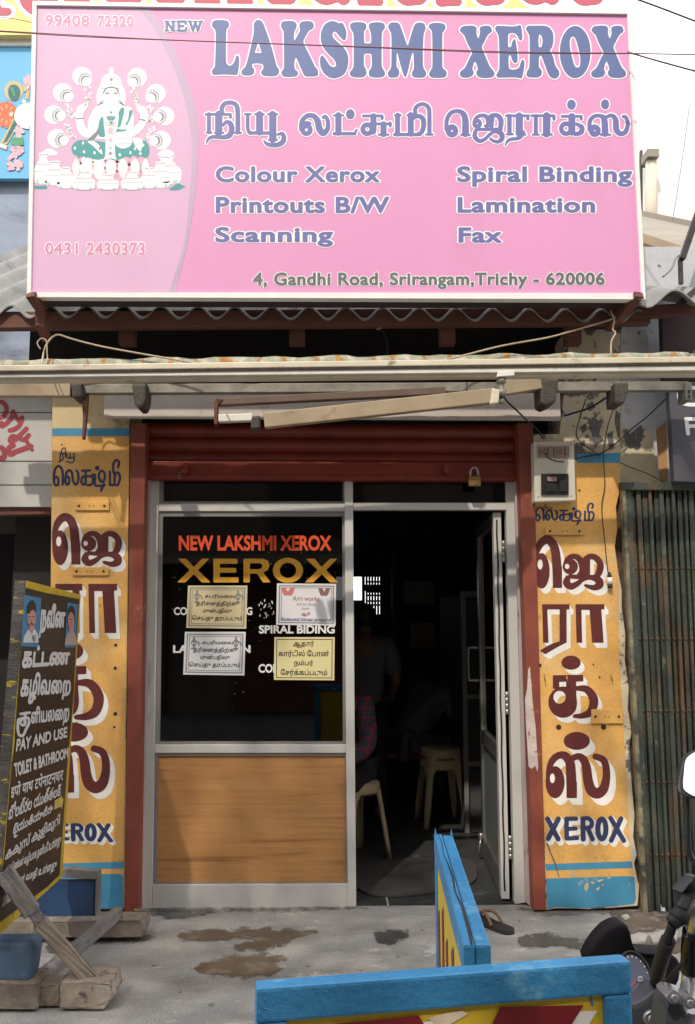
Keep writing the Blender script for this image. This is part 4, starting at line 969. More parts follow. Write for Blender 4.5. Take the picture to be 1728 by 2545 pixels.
P = Paint(PS); mN = box_map((-10, -5, 146, 45), (373, 46, 462, 72)); P.glyph(g, mN, m_svwhite, .0035, 4); P.glyph(g, mN, m_sblue, .0055); P.build('lettering', sg)

# ---- printed picture: seated goddess with pots
a_wh, a_tl = m_svwhite, plain('teal_print', (0.045, 0.30, 0.31), 0.5)
a_tl2 = plain('pale_teal_print', (0.42, 0.62, 0.64), 0.5); a_gr = plain('grey_print', (0.17, 0.21, 0.25), 0.5); a_pk = plain('rose_print', (0.72, 0.40, 0.52), 0.5); a_pg = plain('pale_grey_print', (0.52, 0.54, 0.60), 0.5)
FG = frame(80, 140, 1578 / 400.0)
P = Paint(PS); rr = random.Random(11)
L = [.0026 + .0003 * i for i in range(14)]
for (cx, cy), (mx, my) in (((490, 195), (528, 238)), ((1030, 205), (992, 245)), ((300, 355), (348, 395)), ((1215, 365), (1172, 400)), ((215, 572), (272, 582)), ((1300, 585), (1242, 592)), ((245, 805), (302, 822)), ((1265, 822), (1205, 828))):
    d = np.array([mx - cx, my - cy], float); d /= np.hypot(*d)
    P.glyph(Glyph().ell(cx, cy, 94, 92), FG, a_wh, L[0], cells=40)
    P.glyph(Glyph().ell(mx - d[0] * 12, my - d[1] * 12, 66, 64), FG, a_pg, L[1], cells=40)
    P.glyph(Glyph().ell(mx, my, 58, 56), FG, a_wh, L[2], cells=40)
    P.glyph(Glyph().ell(mx - d[0] * 2, my - d[1] * 2, 50, 48), FG, a_gr, L[3], cells=40)
    P.glyph(Glyph().ell(mx + d[0] * 12, my + d[1] * 12, 45, 44), FG, a_wh, L[4], cells=40)
    for k in range(12):
        t = math.atan2(-d[1], -d[0]) + (k - 5.5) * .26
        P.glyph(Glyph().ell(mx + 72 * math.cos(t), my + 70 * math.sin(t), 5, 5), FG, a_gr, L[4], cells=9)
    for k in range(9):
        P.glyph(Glyph().ell(cx - d[0] * 30 + rr.uniform(-50, 50), cy - d[1] * 30 + rr.uniform(-50, 50), 3, 4), FG, a_pk, L[5], cells=8)
def stream(pts, n):
    for _ in range(n):
        t = rr.random() * (len(pts) - 1); i = int(t); f = t - i; x = pts[i][0] * (1 - f) + pts[i + 1][0] * f + rr.uniform(-32, 32); y = pts[i][1] * (1 - f) + pts[i + 1][1] * f
        P.glyph(Glyph().ell(x, y, 9, 13), FG, a_wh, L[5], cells=10)
stream([(545, 300), (550, 400), (540, 440)], 24); stream([(985, 300), (1010, 400), (1020, 450)], 24); stream([(350, 470), (380, 540), (385, 600)], 24); stream([(1160, 470), (1160, 560), (1150, 640)], 24)
stream([(310, 650), (370, 720), (400, 800)], 22); stream([(1190, 680), (1150, 760), (1120, 820)], 22)
def sh(pts, m, l, sm=4): P.shape(pts, FG, m, L[l], sm)
P.glyph(Glyph().ell(775, 400, 144, 175), FG, a_wh, L[0], cells=50)
P.glyph(Glyph().ring(775, 255, 105, 90, 5), FG, a_pk, L[1], cells=70)
# lotus seat
for x, w_ in ((430, 60), (540, 75), (660, 80), (775, 85), (890, 80), (1010, 75), (1110, 60)):
    sh([(x, 960), (x + w_, 1060), (x + w_ * .5, 1180), (x, 1210), (x - w_ * .5, 1180), (x - w_, 1060)], a_pk if int(x) % 20 else a_wh, 1)
    sh([(x, 1000), (x + w_ * .6, 1075), (x + w_ * .3, 1170), (x, 1195), (x - w_ * .3, 1170), (x - w_ * .6, 1075)], a_wh, 2)
# back hair, shoulders, arms
sh([(690, 430), (650, 480), (600, 520), (550, 640), (560, 800), (640, 810), (900, 800), (990, 700), (980, 520), (905, 480), (860, 430)], a_wh, 2)
sh([(700, 420), (640, 485), (680, 470), (705, 455)], a_gr, 3); sh([(850, 420), (915, 490), (870, 470), (848, 450)], a_gr, 3)
sh([(560, 800), (470, 760), (430, 640), (428, 560), (450, 490), (490, 470), (540, 450), (545, 490), (500, 560), (500, 620), (530, 700), (600, 740)], a_wh, 3)
sh([(980, 790), (1070, 730), (1120, 650), (1130, 560), (1110, 500), (1060, 480), (1015, 455), (1030, 520), (1060, 570), (1050, 640), (1000, 690), (950, 720)], a_wh, 3)
for q in ([(432, 606), (500, 602), (500, 612), (434, 618)], [(1055, 610), (1128, 628), (1124, 640), (1052, 620)], [(505, 492), (535, 455), (530, 480)], [(1022, 455), (1040, 500), (1030, 490)]): sh(q, a_gr, 4, 2)
# teal dress
sh([(520, 820), (450, 825), (395, 870), (390, 930), (430, 975), (520, 985), (640, 1015), (725, 1000), (820, 1020), (920, 985), (1040, 975), (1130, 990), (1150, 900), (1110, 830), (1000, 815), (900, 850), (780, 850), (640, 830)], a_tl, 3)
for i in range(10):
    x = 420 + i * 72; sh([(x, 950), (x + 36, 1005), (x + 72, 950), (x + 36, 985)], a_tl, 4, 0)
sh([(660, 630), (700, 600), (720, 720), (710, 790), (650, 770)], a_tl, 4); sh([(830, 620), (870, 510), (905, 520), (880, 640), (850, 720)], a_tl, 4); sh([(955, 530), (985, 540), (960, 620), (915, 700), (900, 690), (940, 620)], a_tl, 4); sh([(730, 590), (815, 590), (790, 640), (760, 640)], a_tl, 4); sh([(760, 720), (930, 710), (900, 740), (815, 790), (740, 780)], a_tl, 4)
sh([(550, 815), (620, 745), (655, 700), (650, 760), (610, 810)], a_gr, 4)
for x, y in ((420, 900), (500, 850), (510, 935), (612, 945), (665, 905), (860, 965), (965, 945), (1062, 955), (1090, 870), (1010, 905)): P.glyph(Glyph().ell(x, y, 11, 15), FG, a_wh, L[5], cells=12)
sh([(545, 838), (600, 830), (665, 880), (690, 960), (650, 930), (600, 880)], a_wh, 5)
# jewels and belt down the front
sh([(700, 560), (735, 640), (770, 690), (820, 640), (850, 560), (840, 680), (815, 800), (815, 960), (825, 1010), (770, 1000), (710, 1005), (718, 960), (720, 800), (705, 680)], a_wh, 5)
for x, y, r, m in ((775, 548, 11, a_gr), (777, 650, 26, a_pg), (777, 650, 13, a_gr), (770, 725, 30, a_pg), (770, 725, 13, a_pk), (770, 822, 22, a_pg), (770, 822, 10, a_pk), (766, 900, 18, a_pg), (768, 952, 22, a_pg), (768, 952, 11, a_gr)):
    P.glyph(Glyph().ell(x, y, r, r), FG, m, L[6] + (.0003 if r < 15 else 0), cells=16)
for t in np.linspace(.15, 2.99, 15):
    for R, cy in ((92, 480), (62, 540), (45, 640), (52, 712)): P.glyph(Glyph().ell(775 + R * math.cos(t), cy + R * .95 * math.sin(t), 4, 4), FG, a_tl2 if R > 60 else a_gr, L[7], cells=8)
# pot in the lap and the open hand
sh([(830, 745), (960, 740), (975, 790), (985, 830), (960, 880), (890, 905), (830, 880), (805, 830), (815, 790)], a_wh, 6); sh([(808, 855), (978, 850), (976, 860), (810, 866)], a_tl2, 7, 0); sh([(815, 800), (972, 796), (972, 803), (815, 808)], a_pk, 7, 0)
sh([(990, 800), (1050, 800), (1085, 830), (1070, 920), (1055, 930), (1030, 900), (1005, 870)], a_wh, 6)
sh([(850, 700), (900, 665), (940, 690), (930, 715), (860, 715)], a_wh, 6)
# head and crown
sh([(697, 330), (690, 400), (720, 460), (775, 500), (830, 460), (858, 400), (852, 330), (775, 290)], a_wh, 6)
sh([(690, 400), (700, 340), (730, 300), (775, 292), (825, 300), (850, 340), (860, 400), (842, 350), (815, 318), (775, 312), (735, 318), (708, 350)], a_gr, 7)
sh([(672, 300), (680, 230), (720, 180), (775, 165), (830, 180), (870, 230), (880, 300), (840, 310), (775, 295), (710, 310)], a_wh, 8)
for t in np.linspace(3.3, 6.1, 13): P.glyph(Glyph().ell(777 + 92 * math.cos(t), 285 + 92 * math.sin(t), 5, 6), FG, a_gr, L[9], cells=8)
for x, y, r, m in ((777, 225, 20, a_pg), (777, 228, 11, a_gr), (777, 268, 11, a_pk), (720, 270, 9, a_pg), (835, 270, 9, a_pg)): P.glyph(Glyph().ell(x, y, r, r), FG, m, L[9] + (.0003 if r < 12 else 0), cells=14)
P.glyph(Glyph().ell(778, 140, 25, 35), FG, a_wh, L[1], cells=20)
for x in (738, 822):
    P.glyph(Glyph().stroke([(x - 20, 366), (x, 356), (x + 20, 366)], 4), FG, a_gr, L[7], cells=20); P.glyph(Glyph().ell(x, 366, 9, 7), FG, a_gr, L[8], cells=12)
    P.glyph(Glyph().stroke([(x - 24, 348), (x, 338), (x + 22, 346)], 2.5), FG, a_gr, L[7], cells=24)
P.glyph(Glyph().stroke([(762, 436), (778, 440), (794, 436)], 4), FG, a_pk, L[7], cells=20); P.glyph(Glyph().ell(778, 332, 6, 8), FG, a_pk, L[7], cells=10)
P.glyph(Glyph().stroke([(772, 408), (778, 412), (786, 408)], 2.5), FG, a_pg, L[7], cells=20)
for x in (697, 852): P.glyph(Glyph().ell(x, 445, 12, 16), FG, a_tl2, L[7], cells=12)
# pots along the bottom
def pot(cx, base, rx, h, l):
    g = [(cx - rx * .45, base - h), (cx + rx * .45, base - h), (cx + rx * .5, base - h * .92), (cx + rx * .4, base - h * .8), (cx + rx * .95, base - h * .5), (cx + rx, base - h * .3), (cx + rx * .75, base), (cx - rx * .75, base), (cx - rx, base - h * .3), (cx - rx * .95, base - h * .5), (cx - rx * .4, base - h * .8), (cx - rx * .5, base - h * .92)]
    sh(g, a_wh, l, 3)
    sh([(cx - rx * .8, base - h * .12), (cx + rx * .8, base - h * .12), (cx + rx * .66, base + 2), (cx - rx * .66, base + 2)], a_tl2, l + 1, 0)
    sh([(cx - rx * .5, base - h * .12), (cx + rx * .45, base - h * .12), (cx + rx * .4, base - 2), (cx - rx * .42, base - 2)], a_wh, l + 2, 0)
    n = int(rx / 7)
    for k in range(n):
        u = -1 + 2 * (k + .5) / n
        P.glyph(Glyph().ell(cx + u * rx * .98, base - h * .38, 4.5, 3.5), FG, a_tl, L[l + 1], cells=8)
        P.glyph(Glyph().ell(cx + u * rx * .7, base - h * .62, 5, 6), FG, a_pk, L[l + 1], cells=8)
    P.glyph(Glyph().stroke([(cx - rx * .48, base - h * .96), (cx, base - h * .92), (cx + rx * .48, base - h * .96)], 3), FG, a_gr, L[l + 1], cells=30)
sh([(25, 1270), (140, 1265), (150, 1300), (25, 1300)], a_tl, 1, 0); sh([(1340, 1300), (1430, 1245), (1505, 1275), (1440, 1310), (1360, 1315)], a_tl, 1, 0)
sh([(90, 970), (130, 915), (180, 905), (230, 930), (240, 965)], a_wh, 1); sh([(1230, 970), (1280, 920), (1340, 915), (1395, 960)], a_wh, 1)
for a in ((110, 1245, 92, 300, 2), (1320, 1245, 145, 275, 2), (225, 1260, 105, 235, 4), (1255, 1285, 100, 250, 4), (335, 1290, 92, 205, 6), (1150, 1290, 88, 200, 6), (510, 1305, 108, 175, 8), (980, 1305, 108, 175, 8), (745, 1305, 108, 150, 8)): pot(*a)
P.build('printed_picture', sg)

# rusty straps that carry the sign
for s_, pts in ((0, [((70, 668), 3.94), ((93, 702), 4.02), ((93, 738), 4.04), ((107, 770), 4.10)]), (1, [((1451, 668), 3.94), ((1420, 706), 4.05), ((1400, 728), 4.10), ((1385, 745), 4.2)])):
    mb = MB(); q = [pY(*p, y) for p, y in pts]
    for a, b in zip(q[:-1], q[1:]): mb.bar(a, b + (b - a).normalized() * .006, .045, .03)
    mb.build('support_strap', m_rust, sg)
# ---------------------------------------------------------------- white sheet metal hood over the shutter
m_hood = mat('hood_metal', (0.56, 0.51, 0.47), 0.55, var=0.08, scale=3, bump=0.08, bscale=15, stain=((0.33, 0.23, 0.16), 7, 0.60, 0.12), stretch=(1, 1, .35))
YH = 4.34
hd = thing('shutter_hood', 'pinkish white sheet metal hood over the rolled shutter', 'hood', pY(754, 950, YH))
x0, x1 = pY(236, 930, YH).x, pY(1273, 930, YH).x
zt_, zf = pY(750, 872, YH).z, pY(750, 948, YH).z
def hood(xa, xb, mb, zf=zf):
    pr = [(YH, zt_), (YH, zf), (YH + .03, zf - .004), (4.40, zf + .01), (4.436, zf + .03), (4.436, zt_)]
    mb.add([(xa, y, z) for y, z in pr] + [(xb, y, z) for y, z in pr], [tuple(range(6)), tuple(range(11, 5, -1))] + [(i, i + 6, (i + 1) % 6 + 6, (i + 1) % 6) for i in range(6)]); return mb
hood(x0, x1, MB()).build('hood_cover', m_hood, hd, .006)
mb = MB(); mb.box(x0 + .005, x1 - .005, YH - .006, YH - .0005, zf, zf + .012); mb.build('folded_edge', m_hood, hd, .002)

# ---------------------------------------------------------------- folding arm awning, rolled in
m_cream_m = mat('cream_enamel', (0.62, 0.56, 0.43), 0.45, var=0.12, scale=5, bump=0.05, stain=((0.22, 0.18, 0.12), 8, 0.60, 0.12))
m_white_m = mat('dirty_white_enamel', (0.70, 0.67, 0.60), 0.45, var=0.12, scale=5, bump=0.05, stain=((0.25, 0.20, 0.14), 9, 0.62, 0.10))
m_arm = mat('arm_enamel', (0.33, 0.255, 0.165), 0.5, var=0.15, scale=5, bump=0.06, stain=((0.20, 0.13, 0.07), 7, 0.60, 0.12))
m_bar = mat('galvanised_bar', (0.24, 0.225, 0.19), 0.55, 0.4, var=0.25, scale=14, bump=0.2, bscale=80)
m_cast = mat('grimy_casting', (0.060, 0.052, 0.042), 0.6, 0.3, var=0.3, scale=18, bump=0.4)
m_groove = mat('groove_shade', (0.045, 0.035, 0.025), 0.9, var=0.4, scale=25, bump=0.8)  # dark tone standing in for shade inside the bar's groove
m_fab = bpy.data.materials.new('striped_canvas'); m_fab.use_nodes = True
def canvas(m):
    n = m.node_tree.nodes; L_ = m.node_tree.links; b = n['Principled BSDF']; b.inputs['Roughness'].default_value = .85
    tc = n.new('ShaderNodeTexCoord'); mp = n.new('ShaderNodeMapping'); mp.inputs['Scale'].default_value = (1.0, 0, 0.0); L_.new(tc.outputs['Object'], mp.inputs[0])
    nz = n.new('ShaderNodeTexNoise'); nz.inputs['Scale'].default_value = 9; L_.new(tc.outputs['Object'], nz.inputs['Vector'])
    sx = n.new('ShaderNodeSeparateXYZ'); L_.new(tc.outputs['Object'], sx.inputs[0])
    ad = n.new('ShaderNodeMath'); ad.operation = 'MULTIPLY_ADD'; ad.inputs[1].default_value = .16; L_.new(nz.outputs['Fac'], ad.inputs[0]); L_.new(sx.outputs[0], ad.inputs[2])
    z2 = n.new('ShaderNodeMath'); z2.operation = 'MULTIPLY_ADD'; z2.inputs[1].default_value = .22; L_.new(sx.outputs[2], z2.inputs[0]); L_.new(ad.outputs[0], z2.inputs[2])
    mu = n.new('ShaderNodeMath'); mu.operation = 'MULTIPLY'; mu.inputs[1].default_value = 3.6; L_.new(z2.outputs[0], mu.inputs[0])
    fr = n.new('ShaderNodeMath'); fr.operation = 'FRACT'; L_.new(mu.outputs[0], fr.inputs[0])
    cr = n.new('ShaderNodeValToRGB'); cr.color_ramp.interpolation = 'CONSTANT'; e = cr.color_ramp.elements
    cols = [(0, (.44, .45, .34)), (.20, (.50, .26, .09)), (.30, (.47, .47, .37)), (.42, (.62, .57, .46)), (.52, (.40, .42, .32)), (.80, (.48, .27, .10)), (.86, (.50, .49, .38))]
    e[0].position = 0; e[0].color = (*cols[0][1], 1); e[1].position = cols[1][0]; e[1].color = (*cols[1][1], 1)
    for p_, c_ in cols[2:]: q = e.new(p_); q.color = (*c_, 1)
    L_.new(fr.outputs[0], cr.inputs[0])
    n2 = n.new('ShaderNodeTexNoise'); n2.inputs['Scale'].default_value = 22; n2.inputs['Detail'].default_value = 6; L_.new(tc.outputs['Object'], n2.inputs['Vector'])
    mr = n.new('ShaderNodeMapRange'); mr.inputs[1].default_value = .35; mr.inputs[2].default_value = .7; mr.inputs[3].default_value = .62; mr.inputs[4].default_value = 1.05; L_.new(n2.outputs['Fac'], mr.inputs[0])
    mx = n.new('ShaderNodeMix'); mx.data_type = 'RGBA'; mx.blend_type = 'MULTIPLY'; mx.inputs[0].default_value = 1; L_.new(cr.outputs[0], mx.inputs[6]); L_.new(mr.outputs[0], mx.inputs[7]); L_.new(mx.outputs[2], b.inputs['Base Color'])
canvas(m_fab)
YA = 3.80
aw = thing('awning', 'rolled green and orange striped awning behind its long cream front bar, with folding arms', 'awning', pY(789, 840, YA))
def prof(name, l0, l1, r0, r1, y, d, m, bev=.003):
    mb = MB(); mb.slab([(-60, l1), (1640, r1), (1640, r0), (-60, l0)], y, d); return mb.build(name, m, aw, bev)
prof('front_bar', 829, 843, 807.5, 821.5, YA, .07, m_cream_m, .005)
prof('shade_seam', 842.5, 848.5, 821, 827, YA - .0025, .05, m_groove, 0)  # raised dark strip painting the shaded groove between bar and lip
prof('lower_lip', 847.5, 857, 826, 840, YA + .004, .06, m_white_m, .003)
prof('underside', 857.3, 866, 840.3, 850, YA + .02, .05, m_cream_m, .003)
a, b = pY(-60, 836, 4.10), pY(1560, 818, 4.10)
mb = MB(); n = 60
mb.tube([a.lerp(b, i / n) + Vector((0, 0, .004 * math.sin(i * 1.3))) for i in range(n + 1)], [.040 + .003 * math.sin(i * .9) + .002 * math.sin(i * 2.3) for i in range(n + 1)], 16)
roll = mb.build('fabric_roll', m_fab, aw)
mb = MB(); mb.tube([b, b + Vector((.04, 0, 0))], .035, 14); mb.tube([b + Vector((.04, 0, 0)), b + Vector((.075, 0, 0))], .055, 14); mb.build('roll_end', m_bar, aw)
YT = 4.20
mb = MB(); mb.bar(pY(-60, 886, YT - .06), pY(1560, 878, YT - .06), .046, .046); mb.build('square_bar', m_bar, aw, .003)
mb = MB(); mb.slab([(1557, 908), (1571, 908), (1571, 868), (1556, 868)], YT - .10, .10); o = mb.build('end_plate', m_bar, aw, .004)
for y in (888, 899):
    mb = MB(); mb.lathe([(.007, 0), (.007, -.006), (.004, -.008)], pY(1564, y, YT - .101), 8, 'Y'); mb.build('bolt', m_cast, o)
def arm(name, p0, p1, y0, y1, h, m, dep=.045, bev=.004):
    a_, b_ = pY(*p0, y0), pY(*p1, y1); mb = MB(); mb.bar(a_, b_, dep, h); return mb.build(name, m, aw, bev)
arm('arm', (-40, 884), (163, 884), YT - .11, YT - .11, .075, m_arm)
arm('arm', (497, 914), (1010, 888), YT - .10, YT - .10, .035, mat('brown_arm', (0.12, 0.075, 0.055), 0.6, var=.2, scale=9, bump=.1))
arm('arm', (600, 956), (1122, 899), YA + .03, YA + .03, .068, m_arm)
arm('arm', (1140, 882), (1226, 868), YT - .12, YT - .12, .072, m_arm)
arm('arm', (497, 951), (575, 948), YT - .115, YT - .115, .036, m_white_m)
mb = MB(); mb.slab([(486, 962), (494, 962), (494, 918), (506, 906), (492, 904), (486, 915)], YT - .13, .05); mb.build('arm_end', m_rust, aw, .003)
mb = MB(); mb.slab([(569, 973), (590, 971), (590, 942), (571, 944)], YA + .0, .07); mb.build('elbow', m_cast, aw, .008)
mb = MB(); mb.slab([(1112, 917), (1132, 914), (1135, 884), (1118, 880)], YA + .0, .07); mb.build('elbow', m_cream_m, aw, .006)
mb = MB(); c = pY(1138, 880, YA + .03); mb.lathe([(.020, -.045), (.024, -.03), (.024, -.012), (.014, -.008), (.014, .02), (.022, .022), (.022, .045)], c, 16); mb.lathe([(.012, -.075), (.008, -.045)], c, 10); mb.build('knuckle', m_bar, aw)
mb = MB(); mb.slab([(1128, 855), (1168, 852), (1168, 840.5), (1130, 843)], YA + .0, .05); mb.build('arm_bracket', m_white_m, aw, .003)
for pts in ([(304, 915), (312, 926), (324, 924), (330, 908), (333, 868), (298, 870)], [(163, 903), (186, 901), (186, 868), (160, 870)], [(1228, 915), (1240, 922), (1262, 912), (1270, 858), (1225, 860)], [(1396, 916), (1418, 916), (1428, 890), (1428, 866), (1395, 868)]):
    mb = MB(); mb.slab(pts, YT - .14, .14); mb.build('clamp', m_cast, aw, .012)
mb = MB(); mb.slab([(186, 996), (191, 996), (197, 940), (199, 900), (186, 900), (188, 945)], YT - .08, .03); mb.build('hanging_strap', m_rust, aw, .003)
mb = MB(); mb.tube([pY(*p, YA + .02) for p in ((1060, 868), (1060, 905))], .004, 6); mb.build('pin', m_cast, aw)

# ---------------------------------------------------------------- ropes, cables, overhead wires
def cable(label, pts, r, m, name='cable', cat='cable', group=None, n=8):
    q = smooth_path([pY(x, y, Y) for x, y, Y in pts], n)
    mb = MB(); mb.tube(q, r, 7); o = mb.build(name, m, base=q[0]); tag(o, label, cat, group); return o
m_rope = mat('pale_rope', (0.46, 0.37, 0.26), 0.8, var=0.2, scale=60, bump=0.3)
m_black = plain('black_cable', (0.015, 0.015, 0.016), 0.55); m_gwire = plain('grey_wire', (.25, .25, .25), .5, .5)
cable('pale rope tied to the left sign strap, sagging onto the striped roll', [(95, 829, 3.84), (98, 808, 4.02), (104, 785, 4.03), (118, 766, 4.05), (134, 760, 4.06), (160, 768, 4.06), (200, 779, 4.06), (250, 790, 4.05), (350, 808, 4.03), (450, 825, 4.0), (480, 829, 3.84)], .0045, m_rope, 'rope', 'rope')
cable('short knotted rope hanging under the left sign strap', [(92, 792, 4.03), (85, 778, 4.03), (95, 768, 4.03), (106, 775, 4.03), (107, 800, 4.02), (108, 815, 4.0), (104, 828, 3.84)], .003, m_rope, 'rope', 'rope')
cable('pale rope rising from the striped roll to the right sign strap', [(960, 827, 3.84), (1039, 810, 4.0), (1139, 785, 4.02), (1239, 767, 4.04), (1289, 754, 4.06), (1384, 726, 4.08), (1400, 715, 4.08)], .0045, m_rope, 'rope', 'rope')
cable('loose wire ends twisted under the right end of the sign', [(1386, 705, 4.06), (1394, 725, 4.05), (1391, 747, 4.05), (1397, 756, 4.04), (1388, 775, 4.03), (1387, 800, 4.02), (1390, 815, 4.02)], .0045, m_rope, 'wire', 'wire')
cable('loose wire loop hanging under the middle of the sign', [(862, 712, 4.2), (868, 730, 4.2), (856, 748, 4.2), (876, 735, 4.2), (880, 712, 4.2)], .003, m_rope, 'wire', 'wire')
cable('dark cable drooping below the middle of the sign', [(770, 748, 4.3), (810, 738, 4.3), (850, 740, 4.3), (874, 760, 4.3), (880, 800, 4.3), (878, 822, 4.3)], .004, m_black)
cable('black cable from the awning knuckle down to the switchboard', [(1143, 896, 4.05), (1152, 912, 4.15), (1180, 938, 4.19), (1205, 963, 4.3), (1222, 978, 4.4), (1232, 996, 4.42)], .0045, m_black)
cable('black cable looped from the switchboard socket towards the blue band', [(1238, 1028, 4.34), (1246, 1040, 4.33), (1265, 1047, 4.34), (1290, 1047, 4.40), (1320, 1038, 4.43), (1365, 1028, 4.435), (1400, 1005, 4.435), (1432, 975, 4.435), (1470, 945, 4.435), (1512, 905, 4.435)], .0035, m_black)
cable('black cable sagging from the clamp to the pillar band', [(1400, 888, 4.25), (1380, 900, 4.3), (1340, 925, 4.35), (1300, 938, 4.4), (1280, 944, 4.42)], .0055, m_black)
cable('black cable hanging down the peeling column beside the hood', [(1330, 905, 4.40), (1316, 950, 4.435), (1308, 985, 4.435), (1320, 1005, 4.435), (1345, 1022, 4.435), (1362, 1035, 4.435)], .003, m_black)
cable('thin black cable down the right pillar to the hanging bulb holder', [(1408, 885, 4.38), (1392, 930, 4.43), (1378, 975, 4.436), (1370, 1030, 4.436), (1373, 1100, 4.436), (1366, 1150, 4.436), (1372, 1220, 4.436), (1379, 1290, 4.436), (1382, 1305, 4.43)], .0028, m_black)
cable('thin black wire from the blue band across the column to the gate top', [(1408, 1050, 4.436), (1430, 1060, 4.436), (1470, 1075, 4.436), (1504, 1093, 4.436)], .0026, m_black, 'wire', 'wire')
c = pY(1384, 1320, 4.43); bh = thing('bulb_holder', 'black and white bulb holder hanging against the right pillar', 'bulb holder', c)
mb = MB(); mb.lathe([(.006, .05), (.011, .035), (.013, .022)], c, 12); mb.build('cap', m_black, bh)
mb = MB(); mb.lathe([(.0135, .022), (.0135, -.012)], c, 12); mb.build('collar', m_whitepaint, bh)
mb = MB(); mb.lathe([(.013, -.012), (.013, -.032), (.010, -.034)], c, 12); mb.build('socket', m_black, bh)
m_wirep = plain('pink_wire', (0.42, 0.14, 0.16), 0.5); m_wired = plain('dark_wire', (0.06, 0.045, 0.06), 0.5)
W = [(-30, 68, 3.2), (180, 80, 3.2), (400, 91, 3.2), (800, 105, 3.2), (1140, 117, 3.2), (1440, 121, 3.2), (1640, 125, 3.2)]
cable('pinkish overhead wire crossing the title of the sign', W, .0019, m_wirep, 'wire', 'wire', n=14)
cable('dark overhead wire twisted along the pinkish one across the sign', [(x, y + 1.6 + 1.2 * math.sin(i * 2), Y) for i, (x, y, Y) in enumerate(W)], .0017, m_wired, 'wire', 'wire', n=14)
cable('dark overhead wire at the top right corner against the white sky', [(1400, -18, 3.6), (1500, 18, 3.6), (1640, 72, 3.6)], .004, m_wired, 'wire', 'wire')
cable('dark overhead wire leaving the right edge of the sign', [(1425, 118, 3.9), (1500, 140, 3.8), (1640, 178, 3.8)], .004, m_wired, 'wire', 'wire')
cable('thin wire over the blue mural at the top left', [(-20, 36, 5.0), (40, 44, 5.0), (100, 58, 5.0)], .002, m_wired, 'wire', 'wire')
cable('thin dark wire hanging from the sky to the sheet roof on the right', [(1575, 150, 5.5), (1560, 280, 5.5), (1540, 420, 5.5), (1527, 500, 5.5)], .003, m_gwire, 'wire', 'wire')

# ---------------------------------------------------------------- switchboard on the right pillar
m_board = mat('cream_board', (0.60, 0.57, 0.48), 0.5, var=0.05, scale=5, bump=0.03)
m_bakel = mat('brown_plastic', (0.28, 0.20, 0.16), 0.45, var=0.08, scale=20, bump=0.02)
m_bk = plain('black_plastic', (0.018, 0.018, 0.018), 0.4)
YB = YP - .075
sb = thing('switchboard', 'cream electric switchboard with brown sockets and a black breaker on the right pillar', 'switchboard', pY(1258, 1140, YB))
mb = MB(); mb.slab([(1214, 1139), (1307, 1136), (1303, 1000), (1211, 1003)], YB, .073); mb.build('board_box', m_board, sb, .004)
def onb(name, x0, y0, x1, y1, d, m, par=None, bev=.002): mb = MB(); mb.rect(x0, y0, x1, y1, YB - d, d - .0005); return mb.build(name, m, par or sb, bev)
for x0_, x1_ in ((1222, 1240), (1258, 1279)):
    o = onb('socket', x0_, 1012, x1_, 1038, .010, m_bakel)
    for dx, dy in ((-.3, -.25), (.3, -.25), (-.3, .2), (.3, .2), (0, 0)):
        mb = MB(); mb.lathe([(.0042, 0), (.0042, -.001)], pY((x0_ + x1_) / 2 + dx * 16, 1025 + dy * 18, YB - .0105), 10, 'Y'); mb.build('socket_hole', m_bk, o)
for x0_, x1_ in ((1243, 1255), (1282, 1293)):
    o = onb('switch', x0_, 1012, x1_, 1038, .010, m_bakel); mb = MB(); mb.hexa([pY(x0_ + 3, 1033, YB - .014), pY(x1_ - 3, 1033, YB - .014), pY(x1_ - 3, 1018, YB - .02), pY(x0_ + 3, 1018, YB - .02), pY(x0_ + 3, 1033, YB - .0105), pY(x1_ - 3, 1033, YB - .0105), pY(x1_ - 3, 1018, YB - .0105), pY(x0_ + 3, 1018, YB - .0105)]); mb.build('rocker', m_bakel, o)
o = onb('breaker_plate', 1229, 1075, 1291, 1123, .012, m_bk)
for x, y, x2, y2 in ((1243, 1082, 1264, 1092), (1240, 1098, 1262, 1116), (1270, 1090, 1286, 1116)): onb('breaker', x, y, x2, y2, .020, m_bakel if y == 1082 else m_bk, o)
for x, y in ((1221, 1010), (1296, 1008), (1222, 1128), (1297, 1126)):
    mb = MB(); mb.lathe([(.003, 0), (.003, -.002)], pY(x, y, YB - .0003), 8, 'Y'); mb.build('screw', m_hole, sb)

